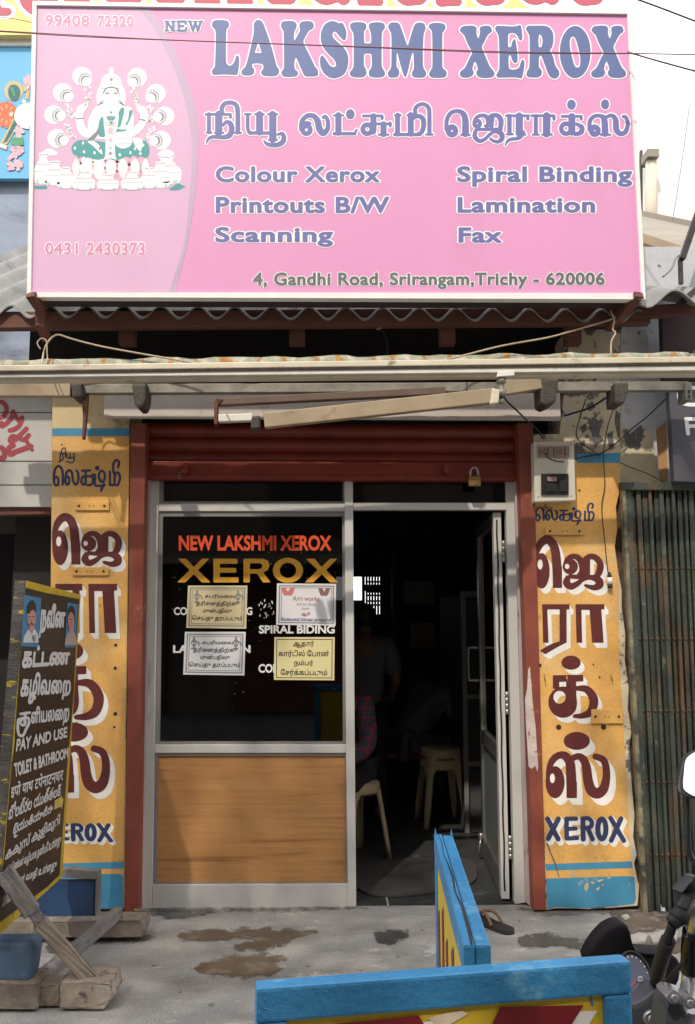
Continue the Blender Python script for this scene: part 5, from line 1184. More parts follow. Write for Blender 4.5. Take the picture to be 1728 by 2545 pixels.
# ---------------------------------------------------------------- corrugated roof over the shop front
m_asb = mat('asbestos_sheet', (0.26, 0.265, 0.26), 0.85, var=0.16, scale=4, bump=0.25, bscale=60, stain=((0.13, 0.13, 0.125), 3.5, 0.55, 0.15), stain2=((0.36, 0.35, 0.33), 16, 0.62, 0.08))
m_wood_d = mat('brown_timber', (0.13, 0.055, 0.040), 0.75, var=0.25, scale=8, bump=0.3, stretch=(.3, 1, 1))
RY, RT = 4.13, .60
def roof(name, xa, xb, z0, lab, phase, ln=2.6, pit=.185, amp=.032, slope=RT, dy=0):
    o = thing(name, lab, 'roof', ((xa + xb) / 2, RY + dy, z0))
    nx = int((xb - xa) / pit * 12); mb = MB()
    top = []
    for yy in (0, ln * .33, ln * .66, ln):
        for i in range(nx + 1):
            x = xa + (xb - xa) * i / nx
            top.append((x, RY + dy + yy, z0 + slope * yy + amp * math.sin(2 * math.pi * (x - xa) / pit + phase)))
    m_ = nx + 1
    fs = [(j * m_ + i, j * m_ + i + 1, (j + 1) * m_ + i + 1, (j + 1) * m_ + i) for j in range(3) for i in range(nx)]
    lo = [(x, y, z - .009) for x, y, z in top]
    mb.add(top, fs, True); mb.add(lo, fs, True)
    mb.add([top[i] for i in range(m_)] + [lo[i] for i in range(m_)], [(i, i + 1, m_ + i + 1, m_ + i) for i in range(nx)], True)
    mb.build('corrugated_sheet', m_asb, o, weld=False); return o
zc = pY(60, 705, RY).z
xl, xr = -2.3, pY(1458, 690, RY).x
rf = roof('corrugated_roof', xl, xr, zc - .0, 'grey corrugated asbestos roof sloping up behind the pink sign', 2.2)
mb = MB(); a, b = pY(-80, 722, RY + .06), pY(1600, 712, RY + .06); mb.bar(a + Vector((0, 0, -.02)), Vector((xr + .05, b.y, b.z - .02)), .06, .085); mb.build('eaves_beam', m_wood_d, rf, .004)
for x in (290, 675, 1015, 1300):
    a = pY(x, 735, RY + .13); mb = MB(); mb.bar(a + Vector((0, 0, .02)), a + Vector((0, 1.2, .02 + RT * 1.2)), .07, .09); mb.build('rafter', m_wood_d, rf, .004)
    mb = MB(); mb.box(a.x - .04, a.x + .04, a.y - .02, a.y + .05, a.z - .11, a.z + .02); mb.build('rafter_end', m_wood_d, rf, .005)
# the far right sheet end with its own broken edge
z2 = pY(1500, 655, 4.05).z
r2 = roof('corrugated_roof', pY(1440, 690, 4.05).x, pY(1640, 690, 4.05).x, pY(1520, 682, 4.05).z, 'short weathered corrugated roof end on the right of the pink sign', 3.6, ln=.62, pit=.285, amp=.045, slope=.46, dy=-.12)
mb = MB(); mb.bar(pY(1420, 712, 4.16), pY(1650, 698, 4.16), .05, .06); mb.build('eaves_beam', m_wood_d, r2, .004)

# ---------------------------------------------------------------- neighbours on the right
m_greywhite = mat('bluish_white_wall', (0.55, 0.57, 0.60), 0.85, var=0.12, scale=4, bump=0.35, bscale=25, stain=((0.30, 0.29, 0.27), 4, 0.60, 0.08), stain2=((0.12, 0.11, 0.10), 7, 0.66, 0.04))
nw = thing('side_wall', 'bluish white plaster wall with peeling patches beside the right pillar', 'wall', pY(1500, 1100, 4.55))
mb = MB(); mb.slab([(1409, 1420), (1660, 1420), (1660, 560), (1409, 560)], 4.56, .25); mb.build('wall', m_greywhite, nw)
mb = MB(); mb.slab([(1409, 1100), (1498, 1100), (1484, 900), (1470, 745), (1409, 745)], 4.50, .058); mb.build('plaster_layer', m_greywhite, nw, .003)
mb = MB(); mb.slab([(1400, 1100), (1494, 1100), (1480, 985), (1455, 965), (1430, 985), (1405, 940)], 4.49, .01); mb.build('peeling_layer', m_peel, nw, .002)
P = Paint(planeY(4.56)); P.shape([(1480, 985), (1512, 955), (1516, 1060), (1516, 1100), (1498, 1100)], DF, mat('dirty_ochre', (.50, .28, .12), .7, var=.2, scale=5), .004); P.build('ochre_patch', nw)
mb = MB(); mb.slab([(1292, 745), (1412, 745), (1400, 703), (1290, 703)], YP - .02, .1); mb.build('tar_patch', mat('tar', (.03, .032, .04), .7, var=.3, scale=9, bump=.3), nw)
# grey sign board on the right edge
m_gsign = mat('slate_sign_face', (0.085, 0.085, 0.105), 0.5, var=0.1, scale=3, bump=0.04); m_gs2 = mat('dark_maroon_board', (0.040, 0.018, 0.018), 0.6, var=.15, scale=4)
gs = thing('signboard', 'dark slate signboard with white letters cut off by the right edge of the view', 'signboard', pY(1545, 1090, 4.36))
mb = MB(); mb.slab([(1531, 1092), (1660, 1096), (1660, 868), (1517, 868)], 4.36, .05); mb.build('face_panel', m_gsign, gs, .003)
mb = MB(); mb.slab([(1507, 862), (1660, 862), (1660, 712), (1502, 713)], 4.40, .05); mb.build('upper_panel', m_gs2, gs, .003)
P = Paint(planeY(4.36)); g = Glyph()
g.stroke([(1548, 880), (1541, 896), (1546, 912), (1562, 918), (1590, 918)], 4.2); g.line(1556, 880, 1600, 880, 4.2); g.line(1556, 880, 1560, 905, 4.2)
g.line(1558, 951, 1562, 984, 4.4); g.line(1557, 951, 1590, 951, 4.2); g.line(1560, 967, 1588, 967, 4)
P.glyph(g, DF, m_svwhite, .004); P.build('lettering', gs)
# collapsible gate
m_gate = mat('dark_green_gate', (0.060, 0.075, 0.060), 0.6, 0.2, var=0.3, scale=9, bump=0.35, bscale=50, stain=((0.15, 0.085, 0.045), 4, 0.50, 0.14), stain2=((0.17, 0.19, 0.16), 20, 0.63, 0.05), stretch=(1, 1, .5), grit=.3)
m_rivet = mat('rusty_rivet', (0.12, 0.065, 0.04), 0.7, var=.3, scale=30)
gt = thing('folding_gate', 'dark green collapsible steel gate, folded tight and rusting at the foot', 'gate', pY(1500, 2090, 4.44))
N = 13
for i in range(N):
    t0, t1 = i / N, (i + .80) / N
    bx = lambda t: 1466 + (1632 - 1466) * t
    tx = lambda t: 1416 + (1590 - 1416) * t
    if i == 0: t1 = .055 * 1.5
    rg = random.Random(i * 5 + 2); t0 += rg.uniform(-.006, .012); t1 += rg.uniform(-.014, .010)
    mb = MB(); off = .012 * (i % 2) + rg.uniform(-.004, .004)
    mb.slab([(bx(t0), 2088 + 4 * t0), (bx(t1), 2088 + 4 * t1), (tx(t1), 1098), (tx(t0), 1098)], 4.43 + off, .03 - off * .5)
    ch = mb.build('gate_channel', m_gate, gt, .003)
    for k, yv in enumerate((1290, 1450, 1613, 1775, 1940)):
        u = (yv - 1098) / 990; xc = (tx(t0) + tx(t1)) / 2 * (1 - u) + (bx(t0) + bx(t1)) / 2 * u
        if i == 0: continue
        mb = MB(); mb.lathe([(.008, 0), (.007, -.004), (.004, -.007)], pY(xc, yv, 4.43 + off - .0003), 9, 'Y'); mb.build('rivet', m_rivet, ch)
mb = MB(); mb.slab([(1412, 1112), (1660, 1112), (1660, 1094), (1410, 1094)], 4.41, .06); mb.build('top_rail', m_gate, gt, .004)
mb = MB(); mb.slab([(1474, 2086), (1632, 2091), (1590, 1112), (1424, 1112)], 4.475, .015); mb.build('inner_leaf', m_cast, gt)
for k, yv in enumerate((1290, 1450, 1613, 1775, 1940)):
    u = (yv - 1098) / 990
    mb = MB(); mb.slab([(1440 + 45 * u, yv + 6), (1600 + 40 * u, yv + 6), (1600 + 40 * u, yv - 6), (1440 + 45 * u, yv - 6)], 4.462, .01); mb.build('cross_strap', m_gate, gt)
mb = MB(); mb.slab([(1462, 2080), (1472, 2080), (1420, 1105), (1412, 1105)], 4.415, .05); mb.build('gate_post', mat('chipped_ochre_post', (.22, .19, .12), .7, var=.4, scale=14, bump=.5, stain=((.06, .06, .05), 8, .5, .1)), gt, .004)
q = sZ(1644, 2259, 0)
mb = MB(); a = pZ(1498, 2066, .004); mb.add([a + Vector(v) for v in ((-.02, 0, 0), (.02, -.02, .003), (.03, .02, .03), (-.01, .03, .035))], [(0, 1, 2, 3)]); mb.add([a + Vector(v) for v in ((-.02, 0, -.002), (.02, -.02, .001), (.03, .02, .028), (-.01, .03, .033))], [(3, 2, 1, 0)])
tag(mb.build('paper_scrap', m_paper_w, base=a), 'scrap of white paper lying at the foot of the gate', 'litter')

# buildings and sheds behind on the right
m_tin = mat('brown_tin_sheet', (0.27, 0.24, 0.20), 0.7, 0.1, var=.15, scale=3, bump=.1, stretch=(.4, 3, 1))
shd = thing('tin_shed', 'brownish sheet metal roof with purlins on the right behind the sign', 'shed', pY(1530, 560, 6.0))
def sheet(name, pts, m, th=.02):
    q = [pY(x, y, Y) for x, y, Y in pts]; mb = MB(); mb.prism(q, Vector((0, 0, -th))); return mb.build(name, m, shd)
sheet('roof_sheet', [(1400, 600, 5.2), (1700, 590, 5.2), (1700, 530, 7.2), (1400, 466, 7.2)], m_tin)
for (a_, b_) in (((1400, 525, 5.15), (1700, 625, 5.15)), ((1400, 478, 6.9), (1700, 538, 6.9)), ((1400, 565, 5.1), (1700, 650, 5.1))):
    mb = MB(); mb.bar(pY(*a_), pY(*b_), .05, .06); mb.build('purlin', m_arm if a_[1] == 525 else m_tin, shd)
m_brace = mat('dark_angle_iron', (.06, .05, .055), .6, .3, var=.2, scale=10)
br = thing('iron_brace', 'dark leaning iron strut beside the right edge of the sign', 'strut', pY(1545, 585, 4.3))
mb = MB(); mb.bar(pY(1548, 588, 4.35), pY(1606, 420, 4.35), .03, .03); mb.build('strut', m_brace, br)
mb = MB(); mb.bar(pY(1546, 645, 4.36), pY(1544, 588, 4.36), .02, .02); mb.build('upright', m_brace, br)
mb = MB(); mb.bar(pY(1540, 692, 4.1), pY(1625, 620, 4.1), .03, .03); mb.build('strut', m_brace, br)
cable('grey cable curling down beside the iron strut', [(1545, 578, 4.3), (1535, 585, 4.3), (1525, 608, 4.3), (1505, 628, 4.3)], .006, m_gwire)
lw = thing('parapet_wall', 'low whitewashed parapet wall behind the short corrugated roof', 'wall', pY(1520, 680, 5.0))
mb = MB(); mb.slab([(1380, 760), (1700, 760), (1700, 590), (1560, 586), (1530, 585), (1500, 590), (1470, 594), (1380, 596)], 5.05, .3); mb.build('wall', m_whitewall, lw, .01)
hs = thing('white_house', 'tall white plastered house behind the tin shed on the right', 'house', pY(1600, 500, 9.0))
mb = MB(); mb.slab([(1466, 900), (1800, 900), (1800, 250), (1520, 240), (1466, 340)], 9.0, 3.0); mb.build('wall', mat('white_lime_wall', (.80, .78, .74), .85, var=.05, scale=2), hs)
mb = MB(); mb.box(pY(1466, 340, 8.8).x, pY(1492, 340, 8.8).x, 8.75, 8.998, pY(1466, 360, 8.8).z, pY(1466, 343, 8.8).z); mb.build('ledge', m_tin, hs)
mb = MB(); mb.tube([pY(1478, 360, 8.85), pY(1478, 560, 8.85)], .06, 10); mb.build('drain_pipe', mat('cream_pipe', (.62, .55, .44), .6), hs)
mb = MB(); mb.rect(1454, 340, 1459, 520, 8.95, .04); mb.build('shutter_edge', m_cast, hs)

# ---------------------------------------------------------------- neighbours on the left
nl = thing('neighbour_shop', 'neighbouring shop on the left with a pale signboard over a dark opening', 'shop', pY(40, 1500, 4.6))
m_pale = mat('pale_board', (0.47, 0.46, 0.44), 0.7, var=.1, scale=3, bump=.08)
mb = MB(); mb.slab([(-140, 1150), (117, 1150), (118, 1044), (118, 868), (-140, 868)], 4.50, .04); bd = mb.build('pale_board', m_pale, nl)
for y in (1046, 1001 if 0 else 936, 1100):
    mb = MB(); mb.slab([(-140, y + .8), (117, y + .8), (117, y - .4), (-140, y - .4)], 4.497, .003); mb.build('board_joint', m_bk, bd)
mb = MB(); mb.slab([(-140, 1172), (117, 1166), (117, 1151), (-140, 1151)], 4.52, .1); mb.build('lintel', m_wood_d, nl)
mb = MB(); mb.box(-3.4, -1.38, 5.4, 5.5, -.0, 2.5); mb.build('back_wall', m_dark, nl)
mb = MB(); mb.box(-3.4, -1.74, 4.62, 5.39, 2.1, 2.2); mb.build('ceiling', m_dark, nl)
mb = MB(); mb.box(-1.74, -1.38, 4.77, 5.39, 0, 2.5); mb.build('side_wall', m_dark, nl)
mb = MB(); mb.slab([(-140, 1215), (117, 1208), (117, 1170), (-140, 1174)], 4.9, .05); mb.build('shutter_roll', mat('brown_grey', (.06, .05, .045), .7), nl)
mb = MB(); mb.box(-3.4, -3.3, 4.6, 5.4, 0, 2.5); mb.build('side_wall', m_dark, nl)
m_redl = mat('faded_red_paint', (0.34, 0.045, 0.065), .6, var=.15, scale=20)
P = Paint(planeY(4.50)); g = Glyph(); F3 = frame(0, 600, 1578 / 864.0)
g.stroke([(-30, 745), (-5, 728), (18, 735), (30, 760), (20, 790), (0, 800)], 10.5); g.stroke([(60, 772), (52, 800), (30, 825), (8, 838), (8, 825)], 10.5); g.line(60, 775, 85, 815, 9)
g.stroke([(100, 800), (92, 830), (70, 850), (45, 858)], 10.5); g.stroke([(120, 850), (90, 880), (62, 905), (45, 905), (55, 885), (80, 890), (110, 900), (130, 880)], 10.5)
g.stroke([(140, 930), (100, 945), (70, 955), (48, 965), (40, 940), (60, 925)], 12); g.stroke([(-20, 975), (10, 985), (22, 965), (12, 940), (-10, 935)], 12); g.line(120, 905, 145, 945, 9)
P.glyph(g, F3, m_redl, .004, cells=140); P.build('red_lettering', bd)
# upper blue-grey wall with the mural board and the long yellow board
bw = thing('upper_facade', 'faded blue grey upper wall behind the corrugated roof', 'wall', (-1.0, 6.6, 3.5))
mb = MB(); mb.box(-4.2, 1.1, 6.6, 6.9, 2.4, 6.0); mb.build('wall', m_bluewall, bw)
m_skyb = mat('mural_blue', (0.13, 0.42, 0.68), .6, var=.06, scale=3)
mu = thing('mural_board', 'painted blue board with a garlanded emblem at the top left', 'painted board', pY(20, 405, 6.5))
mb = MB(); mb.slab([(-200, 405), (78, 405), (78, 103), (-200, 103)], 6.52, .05); mb.build('face_panel', m_skyb, mu)
mb = MB(); mb.slab([(-200, 102.5), (84, 102.5), (84, 80), (-200, 80)], 6.50, .07); mb.build('white_border', m_frame, mu)
F7 = frame(0, 0, 428 / 140.0); PM = planeY(6.52)
P = Paint(PM); mg, mg2 = plain('mural_green', (.02, .13, .12), .6), plain('mural_leaf', (.06, .30, .14), .6); mo, mgo, mlp = plain('mural_orange', (.62, .13, .06), .6), plain('mural_gold', (.52, .42, .22), .6), mat('mural_petals', (.62, .40, .45), .6, var=.35, scale=60)
P.glyph(Glyph().ring(105, 690, 58, 62, 14), F7, mgo, .006); P.glyph(Glyph().ell(110, 705, 46, 62), F7, mg, .008); P.glyph(Glyph().stroke([(90, 670), (110, 720)], 8, 1), F7, mg2, .010)
g = Glyph(); g.ell(50, 870, 68, 80)
for k in range(12): g.ell(50 + 66 * math.cos(k * .524), 870 + 84 * math.sin(k * .524), 18, 22)
P.glyph(g, F7, mo, .010); P.glyph(Glyph().ell(88, 868, 20, 20), F7, mgo, .014); P.glyph(Glyph().ell(88, 868, 10, 10), F7, m_svwhite, .016)
for k in range(8): P.glyph(Glyph().stroke([(50 + 40 * math.cos(k * .785), 870 + 50 * math.sin(k * .785)), (50 + 58 * math.cos(k * .785), 870 + 74 * math.sin(k * .785))], 5, 1), F7, mgo, .014)
P.shape([(110, 890), (150, 930), (60, 1090), (20, 1110), (0, 1090)], F7, mgo, .012); P.shape([(112, 905), (140, 932), (55, 1075), (22, 1090)], F7, mg, .014); P.shape([(0, 1080), (60, 1105), (50, 1140), (0, 1120)], F7, mgo, .016); P.shape([(0, 1090), (50, 1110), (44, 1130), (0, 1112)], F7, m_svwhite, .018)
P.glyph(Glyph().ell(215, 880, 105, 98), F7, m_svwhite, .018, cells=60); P.shape([(220, 960), (320, 990), (330, 1100), (240, 1040)], F7, m_svwhite, .018)
P.shape([(175, 640), (232, 590), (236, 640), (215, 760), (190, 745), (205, 690), (180, 700)], F7, mgo, .012); P.glyph(Glyph().ell(182, 770, 14, 14), F7, m_svwhite, .022)
g = Glyph()
rr = random.Random(5)
for cx, cy, rx, ry, n in ((215, 625, 35, 45, 16), (145, 1000, 36, 36, 14), (128, 1140, 42, 32, 16), (110, 1240, 56, 60, 30)):
    for _ in range(n):
        t, q = rr.uniform(0, 6.28), rr.random() ** .5; g.ell(cx + rx * q * math.cos(t), cy + ry * q * math.sin(t), 15, 14)
P.glyph(g, F7, mlp, .020, cells=140); P.shape([(88, 1045), (175, 1045), (180, 1100), (130, 1108), (85, 1100)], F7, mg2, .022)
P.build('painted_emblem', mu)
yb_ = thing('long_signboard', 'long yellow board with big red letters along the top edge above the pink sign', 'signboard', pY(600, 0, 6.45))
m_yel = mat('pale_yellow_board', (.78, .62, .22), .6, var=.05, scale=2)
mb = MB(); mb.slab([(-200, 79), (84, 79), (84, 20), (1232, 19), (1232, -330), (-200, -330)], 6.44, .05); mb.build('face_panel', m_yel, yb_)
P = Paint(planeY(6.44)); m_redb = mat('red_board_letter', (.46, .085, .12), .6, var=.08, scale=5); g = Glyph(); g2 = Glyph()
# lower parts of the letters, down from above the picture
x = -120
rr = random.Random(21)
seq = ['u', 'i', 'u', 'i', 'o', 'u', 'i', 'i', 'u', 'o', 'i', 'u', 'i', 'u', 'o', 'u']
base = 12
for i, c_ in enumerate(seq):
    b_ = base + (22 if x < 60 else 0)
    if c_ == 'i': g.line(x, -220, x, b_ - 14, 17); g.line(x - 8, b_ - 8, x + 34, b_ - 8, 9); x += 74
    elif c_ == 'u': g.stroke([(x, -200), (x, b_ - 60), (x + 14, b_ - 22), (x + 36, b_ - 18), (x + 58, b_ - 40), (x + 60, -200)], 17); x += 104
    else: g.ring(x + 32, b_ - 70, 34, 52, 17); g.line(x + 66, -220, x + 70, b_ - 17, 16); x += 118
P.glyph(g, DF, m_svwhite, .004, 9, cells=260); P.glyph(g, DF, m_redb, .010, cells=260); P.build('red_lettering', yb_)
# ---------------------------------------------------------------- lettered board on the left, seen edge on
m_yedge = mat('chipped_yellow', (0.50, 0.36, 0.025), 0.55, var=0.15, scale=12, bump=0.3, stain=((0.10, 0.08, 0.05), 16, 0.64, 0.03))
m_ply = mat('grey_plywood_edge', (0.10, 0.092, 0.085), 0.85, var=0.4, scale=10, bump=0.7, bscale=30, stain=((0.45, 0.36, 0.04), 11, 0.59, 0.02), stain2=((0.10, 0.17, 0.22), 9, 0.68, 0.02), stretch=(1, 1, 3))
m_blackb = mat('brownish_black_paint', (0.035, 0.022, 0.015), 0.42, var=0.3, scale=4, bump=0.15, stain=((0.085, 0.050, 0.022), 3.0, 0.52, 0.2), stretch=(1, 1, .5))
m_chalk = mat('white_brush_paint', (0.60, 0.59, 0.58), 0.6, var=0.1, scale=30, bump=0.05)
nb, fb, ft = pY(-8, 2125, 3.35), pY(140, 1990, 4.05), pY(182, 1350, 4.05)
PB = Plane(nb, (fb - nb).cross(ft - nb))
nt_ = PB.hit(60 * K, 1318 * K); nb = PB.hit(-8 * K, 2125 * K)
tb = thing('sign_board', 'tall black and yellow lettered board standing side on at the left, with two painted faces', 'painted board', (nb + fb) / 2)
TH = PB.n * -.045
mb = MB(); mb.prism([nb, fb, ft, nt_], TH); mb.build('board', m_ply, tb, .003)
mb = MB(); mb.prism([v + PB.n * .0035 for v in (nb, fb, ft, nt_)], PB.n * -.003); mb.build('border', m_yedge, tb)
PF = Plane(nb + PB.n * .0035, PB.n)
F1, F2 = frame(0, 1420, 1213 / 240.0), frame(0, 1860, 1213 / 240.0)
off = (1860 - 1420) * 1213 / 240.0
f2 = lambda pts: [(x, y + off) for x, y in pts]
P = Paint(PF)
P.shape([(325, 205), (420, 230), (600, 275), (800, 310), (1000, 350), (960, 900), (930, 1500), (890, 2000)] + f2([(858, 60), (800, 900), (750, 1590), (705, 1630), (600, 1735), (380, 1900), (200, 2040), (0, 2185), (-70, 2230), (-20, 1900), (60, 1300), (110, 700), (150, 200)]) + [(185, 2200), (210, 1700), (270, 900)], F1, m_blackb, .003)
fld = P.build('black_field', tb)
def brd(items):
    for body, q, fr, bo in items:
        P = Paint(PF); P.text(body, q, m_chalk, fr=fr, lift=.007, bold=bo); P.build('lettering', tb)
brd([('நவீன', [(525, 370), (830, 430), (812, 800), (490, 835)], F1, .05)])
brd([('கட்டண', [(300, 915), (890, 960), (872, 1170), (272, 1222)], F1, .05), ('கழிவைற', [(285, 1250), (900, 1300), (885, 1600), (240, 1690)], F1, .045)])
g = Glyph(); g.stroke([(262, 1790), (375, 1775)], 17, 1); g.stroke([(318, 1780), (310, 1930)], 17, 1); g.ring(290, 1895, 32, 38, 16); g.stroke([(262, 1850), (350, 1840), (368, 1900), (330, 1980), (290, 2060), (240, 2050), (225, 1960), (232, 1860)], 17)
P = Paint(PF); P.glyph(g, F1, m_chalk, .007); P.build('lettering', tb); P = Paint(PF); P.text('ளியலைற', [(392, 1700), (880, 1650), (862, 1930), (392, 1990)], m_chalk, fr=F1, lift=.007, bold=.04); P.build('lettering', tb)
brd([('PAY AND USE', [(215, 2105), (850, 1950), (845, 2085), (200, 2270)], F1, .035), ('TOILET & BATHROOM', [(175, 185), (862, -15), (855, 120), (188, 365)], F2, .045)])
brd([('इपो याथ टपेनाटनघर', [(150, 440), (805, 215), (790, 420), (130, 640)], F2, .024)])
brd([('బోలట్రల యుత్తలకి', [(125, 690), (775, 420), (765, 590), (105, 905)], F2, .024), ('టైయుతియాటీరా', [(175, 920), (672, 680), (662, 835), (160, 1140)], F2, .024)])
brd([('കകുസ് കുളിമുറി', [(85, 1240), (760, 810), (748, 985), (58, 1450)], F2, .024)])
brd([('பெண்கள் வழியாக தனியே உள்ளது', [(130, 1440), (775, 1065), (760, 1250), (110, 1600)], F2, .034), ('பெண்கள் வசதி உள்ளது', [(60, 1680), (725, 1380), (700, 1560), (40, 1800)], F2, .034), ('மிகவும்', [(50, 1800), (190, 1760), (180, 1880), (30, 2000)], F2, .034)])
P = Paint(PF); P.shape([(690, 655), (765, 610), (768, 580), (800, 650), (775, 765), (765, 730), (680, 770)], F2, mat('arrow_yellow', (.55, .44, .12), .6), .007); P.build('arrow', tb)
m_skin_p = plain('painted_skin', (.52, .25, .21), .6); m_hair_p = plain('painted_hair', (.03, .028, .02), .6); m_portb = mat('portrait_blue', (.06, .20, .36), .6, var=.1)
for sq, hx, hy, sc_, hair in (([(310, 295), (520, 335), (485, 950), (265, 940)], 400, 590, 1.0, 0), ([(848, 390), (985, 415), (945, 955), (815, 955)], 897, 620, .72, 1)):
    P = Paint(PF); P.shape(sq, F1, m_portb, .007)
    def X(pts): return [(hx + x * sc_ * (.95 if not hair else 1.0), hy + y) for x, y in pts]
    P.shape(X([(-112, 305), (-105, 235), (-60, 160), (-35, 135), (0, 150), (35, 130), (75, 190), (90, 240), (85, 305)]), F1, m_chalk if not hair else plain('beige_shirt', (.42, .34, .27), .6), .009, 0)
    P.shape(X([(-30, 60), (30, 60), (38, 130), (0, 200), (-38, 140)]), F1, m_skin_p, .011)
    if hair: P.shape(X([(0, -190), (60, -140), (70, 0), (45, 60), (-50, 90), (-62, 0), (-50, -130)]), F1, m_hair_p, .012, 3)
    P.shape(X([(-58, -60), (-40, -105), (20, -110), (52, -70), (56, 0), (40, 90), (5, 150), (-30, 110), (-55, 30)]), F1, m_skin_p, .013, 3)
    if hair: P.shape(X([(-55, -40), (-50, -150), (0, -190), (50, -150), (58, -30), (30, -90), (0, -110), (-30, -90)]), F1, m_hair_p, .015, 0)
    else: P.shape(X([(-58, -70), (-50, -160), (-10, -220), (30, -215), (58, -150), (55, -70), (30, -105), (-5, -95), (-30, -60)]), F1, m_hair_p, .015, 3)
    for x in (-28, 24):
        P.glyph(Glyph().ell(hx + x * sc_, hy + 5, 13 * sc_, 10), F1, m_svwhite, .015, cells=14); P.glyph(Glyph().ell(hx + x * sc_, hy + 6, 8 * sc_, 9), F1, m_hair_p, .017, cells=12)
        P.glyph(Glyph().stroke([(hx + (x - 18) * sc_, hy - 14), (hx + x * sc_, hy - 24), (hx + (x + 18) * sc_, hy - 14)], 4), F1, m_hair_p, .015, cells=24)
    P.glyph(Glyph().stroke([(hx - 2, hy + 10), (hx - 8 * sc_, hy + 55), (hx + 4 * sc_, hy + 58)], 2.5), F1, m_hair_p, .015, cells=24)
    if not hair: P.glyph(Glyph().stroke([(hx - 32, hy + 82), (hx - 2, hy + 68), (hx + 28, hy + 80)], 6), F1, m_hair_p, .015, cells=24)
    P.glyph(Glyph().stroke([(hx - 16 * sc_, hy + 94), (hx - 2, hy + 98), (hx + 14 * sc_, hy + 92)], 4), F1, plain('painted_lip', (.4, .1, .1), .6), .015, cells=24)
    if not hair:
        P.shape([(420, 805), (448, 805), (446, 870), (424, 868)], F1, m_chalk, .015); g = Glyph(); g.stroke([(420, 805), (448, 803), (446, 872), (424, 870), (420, 805)], 2.5, 1); g.line(426, 820, 442, 860, 2); P.glyph(g, F1, m_hair_p, .017, cells=30)
    P.build('painted_face', tb)

# wooden feet and struts of that board
m_old = mat('weathered_wood', (0.22, 0.18, 0.145), 0.85, var=0.35, scale=7, bump=0.7, bscale=26, stain=((0.34, 0.30, 0.26), 6, 0.57, 0.1), stain2=((0.09, 0.07, 0.06), 9, 0.62, 0.06))
m_oldg = mat('grey_weathered_wood', (0.19, 0.175, 0.165), 0.85, var=0.35, scale=9, bump=0.7, bscale=30, stain=((0.36, 0.32, 0.31), 7, 0.56, 0.1))
st = thing('board_stand', 'weathered wooden stand of two heavy feet and crossing struts under the black board', 'stand', pY(110, 2260, 3.45))
def rough(name, pts, Y, d, m, seed, bev=.006, amp=.006):
    mb = MB(); mb.slab(pts, Y, d); me = mb.mesh(name, bev, True)
    bm = bmesh.new(); bm.from_mesh(me); bmesh.ops.subdivide_edges(bm, edges=bm.edges[:], cuts=3, use_grid_fill=True); r_ = random.Random(seed)
    for v in bm.verts: v.co += Vector((r_.uniform(-amp, amp), r_.uniform(-amp, amp), r_.uniform(-amp, amp))) * .5
    bm.to_mesh(me); bm.free(); return link(name, me, m, st)
rough('foot', [(-60, 2291), (84, 2290), (84, 2231), (-60, 2231)], 3.40, .14, m_old, 1)
rough('foot', [(136, 2289), (236, 2291), (258, 2262), (252, 2228), (137, 2230)], 3.40, .14, m_old, 2)
rough('foot_middle', [(84, 2284), (136, 2284), (136, 2238), (84, 2236)], 3.43, .10, m_old, 3)
rough('far_foot', [(-60, 2131), (322, 2127), (327, 2110), (320, 2091), (-60, 2095)], 4.08, .14, m_old, 4)
def strut(name, p0, y0, p1, y1, w0, w1, m, seed):
    a, b = pY(*p0, y0), pY(*p1, y1); mb = MB(); mb.bar(a, b, w0, w1); me = mb.mesh(name, .005)
    bm = bmesh.new(); bm.from_mesh(me); bmesh.ops.subdivide_edges(bm, edges=bm.edges[:], cuts=4, use_grid_fill=True); r_ = random.Random(seed)
    for v in bm.verts: v.co += Vector((r_.uniform(-1, 1), r_.uniform(-1, 1), r_.uniform(-1, 1))) * .0022
    bm.to_mesh(me); bm.free(); return link(name, me, m, st)
strut('strut', (8, 1976), 3.36, (74, 2070), 3.39, .05, .058, m_oldg, 5)
strut('strut', (70, 2062), 3.39, (94, 2096), 3.41, .042, .040, m_oldg, 6)
strut('strut', (90, 2092), 3.40, (226, 2246), 3.47, .046, .050, m_old, 7)
strut('brace', (270, 2070), 4.10, (92, 2222), 3.52, .04, .05, m_oldg, 8)
# blue panel in a grey frame, and blue block
m_dblue = mat('dark_blue_sheet', (0.020, 0.055, 0.135), 0.45, var=0.2, scale=4, bump=0.1)
bp_ = thing('small_board', 'dark blue panel in a weathered grey frame leaning behind the stand', 'board', pY(140, 2095, 4.16))
mb = MB(); mb.slab([(-40, 2094), (214, 2092), (216, 1997), (-40, 2003)], 4.155, .03); mb.build('panel_sheet', m_dblue, bp_, .006)
mb = MB(); mb.slab([(120, 1990), (224, 1997), (224, 1978), (150, 1972), (118, 1974)], 4.14, .05); mb.build('frame_bar', m_oldg, bp_, .003)
mb = MB(); mb.slab([(215, 2092), (222, 2090), (224, 1997.5), (217, 1997.5)], 4.14, .05); mb.build('frame_bar', m_oldg, bp_, .003)
m_bblock = mat('faded_blue_plastic', (0.065, 0.115, 0.19), 0.55, var=0.2, scale=8, bump=0.2, stain=((0.16, 0.20, 0.25), 8, 0.56, 0.1))
bb = thing('blue_container', 'faded grey blue plastic container sitting on the near foot of the stand', 'container', pY(30, 2231, 3.47))
mb = MB(); mb.slab([(-60, 2230), (68, 2230), (78, 2160), (76, 2140), (-60, 2140)], 3.42, .11); mb.build('container_body', m_bblock, bb, .022, segs=3)
mb = MB(); mb.slab([(-60, 2141.5), (76, 2140), (76, 2137), (-60, 2138)], 3.44, .08); mb.build('lid_rim', m_bblock, bb, .002)
